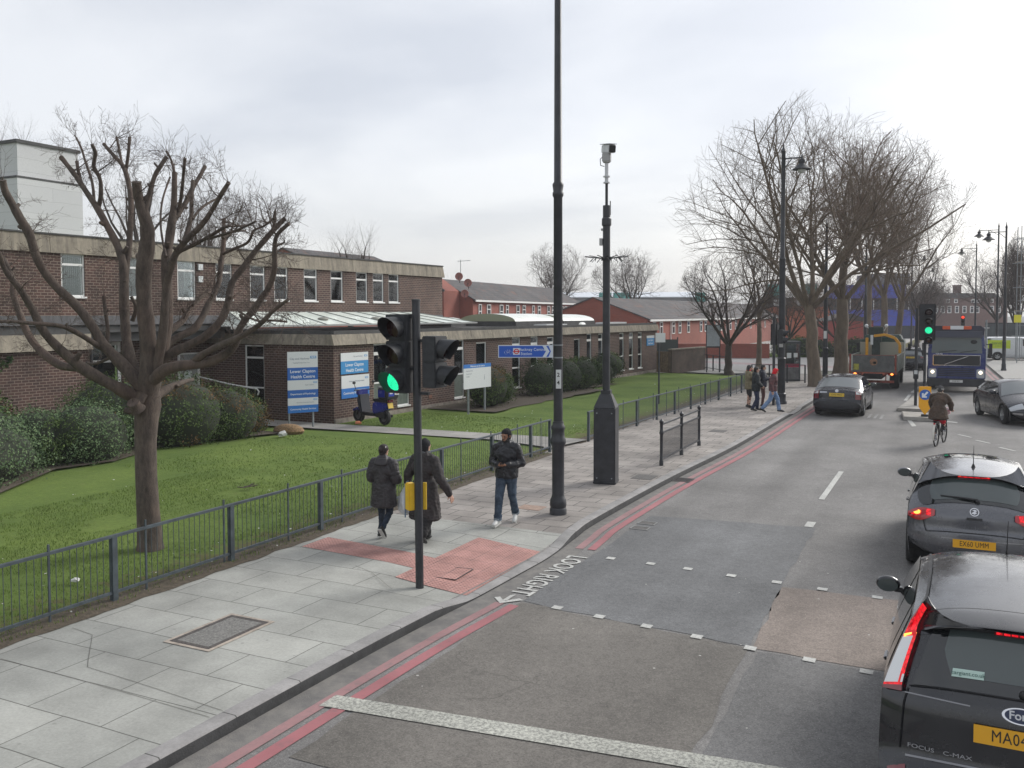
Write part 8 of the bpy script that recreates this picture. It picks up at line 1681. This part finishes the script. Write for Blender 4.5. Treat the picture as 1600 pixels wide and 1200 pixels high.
    if kind == 'beanie':
        capsule(hm, P(0, -0.045, 0.06), P(0, -0.09, 0.045), 0.080*s, 0.055*s); capsule(hm, P(0, -0.05, 0.01), P(0, -0.05, -0.01), 0.083*s, 0.074*s)
    elif kind == 'long':
        for k in (-1, 0, 1): capsule(hm, P(k*0.05, -0.05, 0.02), P(k*0.055, -0.06, -0.13), 0.058*s, 0.045*s)
    elif kind == 'bun': capsule(hm, P(0, -0.04, 0.0), P(0, -0.05, -0.04), 0.085*s, 0.06*s); capsule(hm, P(0, -0.10, 0.04), P(0, -0.12, 0.03), 0.04*s, 0.035*s)
    elif kind == 'hood_up': capsule(hm, P(0, -0.03, 0.0), P(0, -0.04, -0.10), 0.100*s, 0.085*s); capsule(hm, P(-0.04, 0.02, 0.07), P(0.04, 0.02, 0.07), 0.062*s, 0.062*s)
    elif kind == 'hat': capsule(hm, P(0, -0.03, 0.01), P(0, -0.035, -0.03), 0.092*s, 0.08*s); capsule(hm, P(0, -0.02, 0.075), P(0, -0.02, 0.09), 0.075*s, 0.06*s)
    elif kind == 'short': capsule(hm, P(0, -0.04, 0.01), P(0, -0.045, -0.03), 0.082*s, 0.070*s)
    # cut away over the face: keep only what lies behind the face plane
    o = fuse(hm, {'beanie': 'beanie', 'long': 'hair', 'bun': 'hair', 'hood_up': 'hood', 'hat': 'hat', 'short': 'hair'}[kind], style['hairm'], t, vox*0.8, 2, 0.003)
    bm = bmesh.new(); bm.from_mesh(o.data); f_ = (P(0, 1, 0)-P(0, 0, 0)).normalized(); u_ = (P(0, 0, 1)-P(0, 0, 0)).normalized(); c0 = P(0, 0, 0)
    kill = [v for v in bm.verts if (v.co-c0).dot(f_) > (0.045 if kind != 'hood_up' else 0.055)*s and (v.co-c0).dot(u_) < 0.052*s]; bmesh.ops.delete(bm, geom=kill, context='VERTS'); bm.to_mesh(o.data); bm.free()
    if style.get('beard'):
        h = MB(); capsule(h, P(-0.03, 0.040, -0.078), P(0.03, 0.040, -0.078), 0.036*s, 0.036*s); capsule(h, P(0, 0.058, -0.085), P(0, 0.062, -0.095), 0.03*s, 0.024*s); capsule(h, P(-0.055, 0.015, -0.03), P(-0.035, 0.035, -0.07), 0.025*s, 0.03*s); capsule(h, P(0.055, 0.015, -0.03), P(0.035, 0.035, -0.07), 0.025*s, 0.03*s); capsule(h, P(-0.02, 0.090, -0.044), P(0.02, 0.090, -0.044), 0.008*s, 0.008*s); fuse(h, 'beard', style['beard'], t, vox*0.7, 1)
    return t, P
hairb = mat('hair_black', (0.012, 0.010, 0.009), 0.6, var=0.4, vscale=60); jblack = mat('black_leather', (0.011, 0.012, 0.016), 0.42, var=0.3, vscale=9); coat_b = mat('dark_coat', (0.032, 0.028, 0.028), 0.85, var=0.25, vscale=9); puff_b = mat('dark_puffer', (0.032, 0.029, 0.032), 0.6, var=0.25, vscale=6)
jean = mat('blue_jeans', (0.055, 0.085, 0.125), 0.85, c2=(0.022, 0.036, 0.06), vscale=7); jeanl = mat('pale_jeans', (0.19, 0.28, 0.44), 0.85, c2=(0.10, 0.16, 0.28), vscale=7); jeand = mat('dark_jeans', (0.014, 0.024, 0.042), 0.85, var=0.3); blktr = mat('black_cloth', (0.010, 0.010, 0.011), 0.9, var=0.2)
shoew = mat('white_trainer', (0.62, 0.62, 0.60), 0.5, var=0.06); shoeb = mat('black_shoe', (0.012, 0.012, 0.012), 0.5); solew = mat('pale_sole', (0.55, 0.55, 0.52), 0.6); greyc = mat('grey_cloth', (0.085, 0.09, 0.095), 0.9, var=0.2, vscale=12)
def base(**k):
    J = dict(head=(0, 0.02, 1.635), neck=(0, -0.01, 1.47), chest=(0, 0, 1.28), pelvis=(0, 0, 0.93), shl=(-0.185, 0, 1.415), shr=(0.185, 0, 1.415), ell=(-0.23, -0.03, 1.13), elr=(0.23, -0.03, 1.13), wrl=(-0.24, 0.06, 0.89), wrr=(0.24, 0.06, 0.89),
             hipl=(-0.09, 0, 0.90), hipr=(0.09, 0, 0.90), knl=(-0.10, 0.03, 0.49), knr=(0.10, 0.03, 0.49), anl=(-0.10, -0.02, 0.09), anr=(0.10, -0.02, 0.09), tol=(-0.11, 0.12, 0.045), tor=(0.11, 0.12, 0.045)); J.update(k); return J
# man walking towards the camera, both hands at a phone
Jm = base(yaw=R(-20), tilt=0.16, head=(0.0, 0.035, 1.63), ell=(-0.275, -0.02, 1.13), elr=(0.275, -0.02, 1.13), wrl=(-0.075, 0.235, 1.13), wrr=(0.085, 0.235, 1.12), hdl=(0.8, 0.5, -0.02), hdr=(-0.8, 0.5, 0.0), pnl=(0.15, -0.2, 1), pnr=(-0.15, -0.2, 1), curll=0.75, curlr=0.75,
    knl=(-0.10, -0.02, 0.50), anl=(-0.10, -0.24, 0.16), tol=(-0.11, -0.11, 0.06), knr=(0.10, 0.16, 0.50), anr=(0.11, 0.22, 0.10), tor=(0.13, 0.35, 0.065))
tm, Pm = person('man in a black jacket and black beanie walking this way, looking at his hands', (-7.33, 14.66, 0), R(180+10), Jm, dict(skin=skin_a, trouser=jean, trg=0.004, cuff=mat('turn_up', (0.20, 0.23, 0.26), 0.9), shoe=shoew, sole=solew, jacket=jblack, je=0.036, jz=0.86, rings=4, hood=greyc, shirt=greyc, hair='beanie', hairm=mat('beanie_black', (0.012, 0.012, 0.014), 0.95, var=0.3, vscale=50), beard=hairb), 0.009)
ph = MB(); ph.box((0, 0, 0), (0.075, 0.14, 0.010), rz=0.3, rx=0.35); o = ph.build('phone', blk, None, bevel=0.004); mw = Matrix.Translation((-7.33, 14.66, 0)) @ Matrix.Rotation(R(190), 4, 'Z'); o.location = mw @ Vector((0.0, 0.315, 1.155)); o.rotation_euler = (0, 0, R(190)); tag(o, 'small dark phone in the hands of the man in the beanie', 'phone')
# woman in a dark padded coat, seen from behind
Jw = base(yaw=R(-8), ell=(-0.235, -0.05, 1.15), elr=(0.25, 0.00, 1.14), wrl=(-0.20, 0.16, 1.10), wrr=(0.20, 0.18, 1.10), hdl=(0.3, 0.9, 0), hdr=(-0.3, 0.9, 0), knl=(-0.09, 0.08, 0.49), anl=(-0.09, 0.02, 0.10), tol=(-0.10, 0.15, 0.06), knr=(0.085, 0.06, 0.50), anr=(0.08, -0.20, 0.24), tor=(0.085, -0.13, 0.12))
tw_, Pw = person('woman in a dark padded knee-length coat and jeans, left of the walking pair', (-8.72, 12.72, 0), R(4), Jw, dict(s=0.98, trouser=jeand, trg=-0.006, shoe=shoeb, sole=solew, jacket=puff_b, je=0.05, jz=0.62, puff=1, rings=7, flare=0.02, hood=puff_b, hair='bun', hairm=mat('dark_brown_hair', (0.022, 0.014, 0.013), 0.7, var=0.4, vscale=50)), 0.009); tw_.scale = (0.93,)*3
e = MB(); e.sphere(Pw(0.075, -0.05, 0.075), 0.014, 8, 6, (0.6, 1, 2)); e.build('hair_slide', shoew, tw_, smooth=True)
# woman in a long dark coat, right arm swung out
Jc = base(yaw=R(-5), ell=(-0.32, -0.02, 1.16), wrl=(-0.44, 0.10, 0.99), elr=(0.32, -0.02, 1.14), wrr=(0.44, 0.10, 0.86), hdr=(0.3, 0.2, -0.9), pnr=(-1, 0.2, 0), curlr=0.35, curll=1.3, hdl=(0, 0.2, -1), knl=(-0.10, 0.15, 0.49), anl=(-0.10, 0.12, 0.09), tol=(-0.11, 0.26, 0.05), knr=(0.11, -0.05, 0.50), anr=(0.12, -0.30, 0.21), tor=(0.13, -0.20, 0.10))
tc_, Pc = person('woman in a long black coat and hat, seen from behind the near signal pole', (-7.94, 12.80, 0), R(-4), Jc, dict(trouser=blktr, trg=0.03, shoe=shoeb, jacket=coat_b, je=0.042, jz=0.42, rings=9, flare=0.055, jn='long_coat', scarf=greyc, hair='hat', hairm=mat('hat_black', (0.013, 0.013, 0.016), 0.95, var=0.3, vscale=40)), 0.010)
# white carrier bag held in her left hand
random.seed(3); bg = thing('carrier_bag', 'white plastic carrier bag hanging from the hand of the woman in the long coat', 'bag', (-8.40, 12.90, 0.0)); b = MB()
def bagf(u, v):
    a = 2*pi*u; z = 0.42+0.48*v; r = (0.095+0.035*sin(pi*min(1, v*1.4)))*(1 if v < 0.75 else 1-(v-0.75)*2.9); r *= 0.25+0.75*min(1, v*6+0.2) if v < 0.15 else 1; k = 1+0.10*sin(a*5+v*7)*0.7+0.05*sin(a*11)
    return (r*k*cos(a)*1.05, r*k*sin(a)*0.75, z)
b.grid(bagf, 36, 18); b.build('bag', mat('white_plastic', (0.62, 0.65, 0.66), 0.35, var=0.1, vscale=12), bg, smooth=True); b = MB(); b.tube([(0, -0.03, 0.88), (0, 0, 0.96), (0, 0.03, 0.88)], 0.008, 6); b.build('handle', shoew, bg)
um = MB(); um.tube([(0, 0, 0.40), (0.02, 0.0, 0.95)], [0.012, 0.02], 8); um.tube([(0.02, 0, 0.95), (0.03, 0.0, 1.02), (0.07, 0.0, 1.03)], 0.010, 6); o = um.build('umbrella', mat('umbrella_blue_grey', (0.16, 0.22, 0.30), 0.7), smooth=True); o.location = (-8.34, 12.80, 0.0); tag(o, 'furled grey umbrella held beside the white carrier bag', 'umbrella')
# the four by the far crossing
far = 'people waiting at the far crossing'
Jf = lambda **k: base(**k)
person('person in a khaki coat, black leggings and red scarf, leftmost of the four', (-7.50, 37.3, 0), R(-60), Jf(elr=(0.25, 0.12, 1.22), wrr=(0.11, 0.15, 1.52), hdr=(-0.3, 0, 0.8), ell=(-0.24, 0, 1.14), wrl=(-0.15, 0.2, 1.05)), dict(trouser=blktr, trg=-0.014, shoe=shoeb, jacket=mat('khaki_coat', (0.19, 0.165, 0.10), 0.85, var=0.2), je=0.035, jz=0.78, rings=4, hair='long', hairm=hairb, scarf=mat('red_scarf', (0.50, 0.02, 0.03), 0.9)), 0.014, far)
person('person in a black jacket and navy trousers, second from left of the four', (-7.00, 36.2, 0), R(-65), Jf(ell=(-0.24, 0.02, 1.14), wrl=(-0.16, 0.2, 1.0), elr=(0.24, 0.02, 1.14), wrr=(0.16, 0.2, 1.0), knl=(-0.1, 0.1, 0.49), anl=(-0.1, 0.08, 0.09), tol=(-0.1, 0.22, 0.05), anr=(0.1, -0.16, 0.10), tor=(0.1, -0.03, 0.05)), dict(trouser=mat('navy_cloth', (0.018, 0.025, 0.055), 0.9, var=0.2), trg=0.006, shoe=shoeb, jacket=mat('black_green_jacket', (0.010, 0.016, 0.018), 0.7, var=0.2), je=0.04, jz=0.80, rings=4, hair='short', hairm=hairb, skin=skin_b), 0.014, far)
person('person in a dark navy jacket half hidden between the others at the crossing', (-7.05, 37.9, 0), R(-80), Jf(ell=(-0.24, 0.05, 1.14), wrl=(-0.10, 0.25, 1.2), elr=(0.24, 0.05, 1.14), wrr=(0.10, 0.25, 1.2)), dict(s=0.97, trouser=mat('brown_cloth', (0.09, 0.045, 0.04), 0.9, var=0.2), shoe=shoeb, jacket=mat('navy_jacket', (0.010, 0.013, 0.026), 0.7), je=0.04, jz=0.84, rings=3, hair='short', hairm=hairb, skin=skin_b), 0.014, far)
person('person in a red hood, maroon top and pale jeans stepping off the kerb', (-6.30, 35.95, 0.0), R(-72), Jf(head=(0, 0.10, 1.60), neck=(0, 0.05, 1.45), chest=(0, 0.02, 1.27), tilt=0.2, ell=(-0.24, 0.06, 1.14), wrl=(-0.22, 0.12, 0.88), elr=(0.25, -0.10, 1.13), wrr=(0.27, -0.05, 0.86), shl=(-0.19, 0.03, 1.39), shr=(0.19, 0.03, 1.39), knl=(-0.10, 0.20, 0.51), anl=(-0.10, 0.26, 0.09), tol=(-0.10, 0.41, 0.05), knr=(0.10, -0.12, 0.50), anr=(0.10, -0.42, 0.15), tor=(0.10, -0.31, 0.06)), dict(trouser=jeanl, trg=0.012, shoe=shoeb, jacket=mat('maroon_hoodie', (0.13, 0.055, 0.055), 0.85, c2=(0.07, 0.035, 0.04), vscale=9), je=0.034, jz=0.84, rings=3, hair='hood_up', hairm=mat('red_hood', (0.60, 0.012, 0.022), 0.85), skin=skin_b), 0.013, far)
# ---- bicycle and rider
def spoked(t, y, r, nm='wheel'):
    b = MB(); K = 36; b.lathe([], 3) if False else None
    for i in range(K):
        a0, a1 = 2*pi*i/K, 2*pi*(i+1)/K; b.bar((0, y+r*cos(a0), r+r*sin(a0)), (0, y+r*cos(a1), r+r*sin(a1)), 0.034, 0.034)
    wl = b.build(nm, tyre_m, t, smooth=True, angle=60); b = MB()
    for i in range(18): a = 2*pi*i/18; b.bar((0.012*(1 if i % 2 else -1), y, r), (0, y+(r-0.02)*cos(a), r+(r-0.02)*sin(a)), 0.004)
    b.lathe([(0.02, -0.04), (0.02, 0.04)], 10, (0, y, r), 'x'); b.build('spokes', chrome, wl); return wl
by = thing('bicycle', 'black town bicycle with a white rear mudguard, being ridden away from the camera', 'bicycle', (-0.40, 29.62, RZ), R(-11))
spoked(by, 0, 0.345); spoked(by, 1.08, 0.345); blf = mat('bike_black', (0.015, 0.015, 0.017), 0.35); b = MB()
for p, q, w_ in (((0, 0, 0.345), (0, 0.44, 0.29), 0.022), ((0, 0, 0.345), (0, 0.30, 0.80), 0.02), ((0, 0.44, 0.29), (0, 0.28, 0.88), 0.03), ((0, 0.44, 0.29), (0, 0.88, 0.74), 0.032), ((0, 0.31, 0.70), (0, 0.86, 0.84), 0.03), ((0, 0.84, 0.94), (0, 0.92, 0.66), 0.034), ((0.05, 0.92, 0.68), (0.05, 1.08, 0.345), 0.02), ((-0.05, 0.92, 0.68), (-0.05, 1.08, 0.345), 0.02), ((-0.06, 0.92, 0.68), (0.06, 0.92, 0.68), 0.03)): b.bar(p, q, w_)
b.build('frame', blf, by, bevel=0.004); b = MB(); b.tube([(-0.29, 0.66, 1.03), (-0.2, 0.78, 1.06), (0, 0.86, 1.03), (0.2, 0.78, 1.06), (0.29, 0.66, 1.03)], 0.013, 8); b.bar((0, 0.85, 0.92), (0, 0.86, 1.03), 0.026); b.build('handlebar', chrome, by, smooth=True)
b = MB(); b.sphere((0, 0.24, 0.92), 0.12, 12, 6, (0.75, 1.1, 0.35)); b.bar((0, 0.29, 0.82), (0, 0.25, 0.92), 0.026); b.build('saddle', trim, by, smooth=True)
b = MB()
for i in range(12):
    a0 = R(200-i*13); a1 = R(200-(i+1)*13); b.bar((0, 0.385*cos(a0), 0.345+0.385*sin(a0)), (0, 0.385*cos(a1), 0.345+0.385*sin(a1)), 0.05, 0.006)
b.build('mudguard', mat('mudguard_cream', (0.60, 0.58, 0.52), 0.5), by); b = MB(); b.box((0, -0.27, 0.70), (0.05, 0.03, 0.05)); b.build('rear_reflector', L_red, by); b = MB(); b.bar((-0.09, 0.44, 0.29), (-0.09, 0.47, 0.13), 0.02); b.bar((0.09, 0.44, 0.29), (0.09, 0.41, 0.45), 0.02); b.lathe([(0.09, -0.005), (0.09, 0.005)], 18, (0.05, 0.44, 0.29), 'x'); b.build('crankset', blf, by); b = MB(); b.box((-0.14, 0.47, 0.12), (0.09, 0.08, 0.02)); b.build('pedal', blf, by); b = MB(); b.box((0.14, 0.41, 0.46), (0.09, 0.08, 0.02)); b.build('pedal', blf, by)
b = MB(); b.box((0, -0.02, 0.74), (0.13, 0.34, 0.02)); b.bar((0, -0.1, 0.73), (0, 0, 0.36), 0.014); b.build('carrier_rack', blf, by)
bt = MB(); bt.box((0, 0, 0), (0.26, 0.20, 0.22)); o = bt.build('bag', mat('pink_bag', (0.42, 0.16, 0.18), 0.7, c2=(0.6, 0.5, 0.5), vscale=14), None, bevel=0.04); o.location = (-0.16, 30.58, RZ+0.98); o.rotation_euler = (0, 0, R(-11)); tag(o, 'pink and white bag on the front of the bicycle', 'bag')
Jr = base(head=(0, 0.22, 1.66), neck=(0, 0.17, 1.50), chest=(0, 0.10, 1.33), pelvis=(0, 0.0, 1.02), yaw=0, tilt=0.12, shl=(-0.19, 0.13, 1.46), shr=(0.19, 0.13, 1.46), ell=(-0.27, 0.30, 1.24), elr=(0.28, 0.30, 1.24), wrl=(-0.27, 0.44, 1.07), wrr=(0.27, 0.44, 1.07), hdl=(0, 0.9, -0.3), hdr=(0, 0.9, -0.3), pnl=(0, 0, -1), pnr=(0, 0, -1), curll=1.6, curlr=1.6, hipl=(-0.09, 0, 0.97), hipr=(0.09, 0, 0.97), knl=(-0.12, 0.40, 0.92-0.12), anl=(-0.13, 0.20, 0.50-0.06), tol=(-0.14, 0.33, 0.47-0.06), knr=(0.12, 0.30, 0.62), anr=(0.13, 0.17, 0.20), tor=(0.14, 0.30, 0.16))
Jr['knl'], Jr['anl'], Jr['tol'], Jr['knr'], Jr['anr'], Jr['tor'] = (-0.12, 0.30, 0.62), (-0.13, 0.19, 0.21), (-0.14, 0.32, 0.17), (0.12, 0.42, 0.82), (0.13, 0.16, 0.52), (0.14, 0.29, 0.50)
tr_, Pr = person('cyclist in a brown coat and striped beanie, seen from behind', (-0.40+0.24*sin(R(11)), 29.62+0.24*cos(R(11)), RZ+0.0), R(-11), Jr, dict(trouser=blktr, trg=-0.008, shoe=shoeb, jacket=mat('brown_coat', (0.085, 0.055, 0.038), 0.85, c2=(0.05, 0.035, 0.025), vscale=6), je=0.045, jz=0.80, rings=5, flare=0.05, skirt_y=-0.03, jn='coat', scarf=mat('cream_scarf', (0.42, 0.36, 0.28), 0.9), hair='beanie', hairm=mat('beanie_grey', (0.06, 0.06, 0.062), 0.95)), 0.013)
b = MB(); Z_ = Pr(0, -0.02, 0.04); 
for i in range(24):
    a0, a1 = 2*pi*i/24, 2*pi*(i+1)/24; b.bar(Pr(0.099*cos(a0), -0.022+0.105*sin(a0), 0.025), Pr(0.099*cos(a1), -0.022+0.105*sin(a1), 0.025), 0.008, 0.028)
b.build('beanie_stripe', mat('stripe_pale', (0.40, 0.40, 0.37), 0.9), tr_); b = MB(); capsule(b, (-0.06, -0.02, 0.86), (0.08, 0.04, 0.84), 0.13, 0.125, 14); capsule(b, (0.05, 0.06, 0.86), (0.10, 0.12, 0.72), 0.10, 0.09); fuse(b, 'skirt', mat('red_skirt', (0.50, 0.02, 0.035), 0.85, var=0.15), tr_, 0.014, 3)
# ---- delivery moped on the lawn
mp_ = thing('moped', 'blue delivery moped with a top box and learner plate, parked by the brick wall', 'moped', (-17.70, 25.92, 0.03), math.atan2(0.36, -1.37)-pi/2); mp_.scale = (1.3, 1.12, 1.12)
mb = carpaint('moped_blue', (0.015, 0.025, 0.22), 0.3, 0.7, 0.0); mbk = mat('moped_black', (0.015, 0.015, 0.018), 0.45)
for y, r in ((0, 0.24), (1.24, 0.24)):
    b = MB(); b.lathe([(r*0.6, -0.05), (r*0.92, -0.055), (r, -0.025), (r, 0.025), (r*0.92, 0.055), (r*0.6, 0.05)], 22, (0, y, r), 'x', cap=False); wl = b.build('wheel', tyre_m, mp_, smooth=True); b = MB(); b.lathe([(r*0.62, -0.03), (r*0.3, -0.02), (0.0, -0.03)], 16, (0, y, r), 'x', cap=False); b.lathe([(r*0.62, 0.03), (r*0.3, 0.02), (0.0, 0.03)], 16, (0, y, r), 'x', cap=False)
    b.build('hub', mat('dark_hub', (0.10, 0.10, 0.105), 0.4, 0.5), wl, fix=False)
b = MB(); b.prism([(-0.22, 0.52), (-0.05, 0.42), (0.30, 0.32), (0.42, 0.36), (0.44, 0.52), (0.40, 0.72), (0.05, 0.74), (-0.25, 0.68)], -0.14, 0.14, 'yz'); b.build('rear_fairing', mb, mp_, bevel=0.04)
b = MB(); b.prism([(0.35, 0.26), (0.86, 0.26), (0.95, 0.36), (0.84, 0.38), (0.40, 0.36)], -0.15, 0.15, 'yz'); b.prism([(-0.1, 0.20), (0.35, 0.24), (0.38, 0.36), (0.0, 0.44), (-0.12, 0.36)], -0.10, 0.12, 'yz'); b.tube([(0.12, -0.2, 0.28), (0.12, 0.3, 0.26)], 0.05, 8); b.build('footboard_engine', mbk, mp_, bevel=0.02)
b = MB(); b.prism([(0.86, 0.30), (0.98, 0.34), (1.10, 0.70), (1.06, 0.95), (0.98, 0.95), (0.94, 0.66)], -0.19, 0.19, 'yz'); b.build('leg_shield', mat('moped_shield', (0.02, 0.022, 0.03), 0.4), mp_, bevel=0.04); b = MB(); b.prism([(1.02, 0.42), (1.24, 0.50), (1.48, 0.40), (1.45, 0.34), (1.24, 0.42), (1.04, 0.34)], -0.085, 0.085, 'yz'); b.build('front_mudguard', mb, mp_, bevel=0.02); b = MB(); b.box((0, 1.08, 0.98), (0.34, 0.14, 0.18)); b.build('headlamp_fairing', mb, mp_, bevel=0.02)
b = MB(); b.bar((0.075, 1.24, 0.24), (0.06, 1.10, 0.62), 0.035); b.bar((-0.075, 1.24, 0.24), (-0.06, 1.10, 0.62), 0.035); b.tube([(-0.34, 0.98, 1.06), (0, 1.06, 1.04), (0.34, 0.98, 1.06)], 0.018, 8)
for sg in (-1, 1): b.tube([(sg*0.25, 1.02, 1.06), (sg*0.33, 1.0, 1.25)], 0.009, 5); b.sphere((sg*0.34, 0.99, 1.29), 0.06, 10, 6, (1, 0.3, 0.8))
b.build('handlebar', mbk, mp_, smooth=True, angle=50); b = MB(); b.prism([(-0.20, 0.70), (0.42, 0.73), (0.44, 0.80), (0.10, 0.83), (-0.20, 0.80)], -0.14, 0.14, 'yz'); b.build('seat', mbk, mp_, bevel=0.03)
b = MB(); b.box((0, -0.16, 1.00), (0.42, 0.44, 0.34)); tb_ = b.build('top_box', mbk, mp_, bevel=0.03); b = MB(); b.box((0, -0.16, 1.185), (0.43, 0.45, 0.04)); b.build('lid', mat('box_lid_grey', (0.16, 0.165, 0.18), 0.5), tb_, bevel=0.01)
for sg in (-1, 1): b = MB(); b.box((sg*0.212, -0.13, 1.0), (0.004, 0.30, 0.22)); b.build('blue_panel', mb, tb_)
b = MB(); b.box((-0.05, -0.383, 1.02), (0.19, 0.004, 0.20)); b.build('blue_panel', mat('box_sticker_blue', (0.02, 0.05, 0.40), 0.5), tb_); b = MB(); b.box((0.14, -0.385, 1.04), (0.15, 0.006, 0.17)); lp = b.build('learner_plate', swhite, tb_); text_obj('lettering', 'L', 0.15, mat('learner_red', (0.55, 0.01, 0.02), 0.5), lp, frame_m((0.14, -0.390, 1.04), (1, 0, 0), (0, 0, 1)), 0.001, bold=0.004)
b = MB(); b.box((-0.06, -0.387, 1.02), (0.10, 0.003, 0.06)); b.build('white_mark', swhite, tb_); b = MB(); b.box((0, -0.27, 0.62), (0.17, 0.02, 0.17), rx=-0.3); b.build('number_plate', plate_y2, mp_); b = MB(); b.box((0, -0.26, 0.76), (0.16, 0.05, 0.07)); b.build('tail_light', L_dred, mp_)
hz = bpy.data.materials.new('haze_air'); hz.use_nodes = True; hn = hz.node_tree.nodes; hn.clear(); ho = hn.new('ShaderNodeOutputMaterial'); pv_ = hn.new('ShaderNodeVolumePrincipled')
pv_.inputs['Color'].default_value = (0.95, 0.96, 1.0, 1); pv_.inputs['Density'].default_value = 0.0006; hz.node_tree.links.new(pv_.outputs[0], ho.inputs['Volume'])
b = MB(); b.bb(-750, 750, -70, 1450, -1.2, 24); o = b.build('haze', hz); stuff(o, 'thin pale winter haze over the street', 'haze')
bpy.data.scenes.remove(TMP)
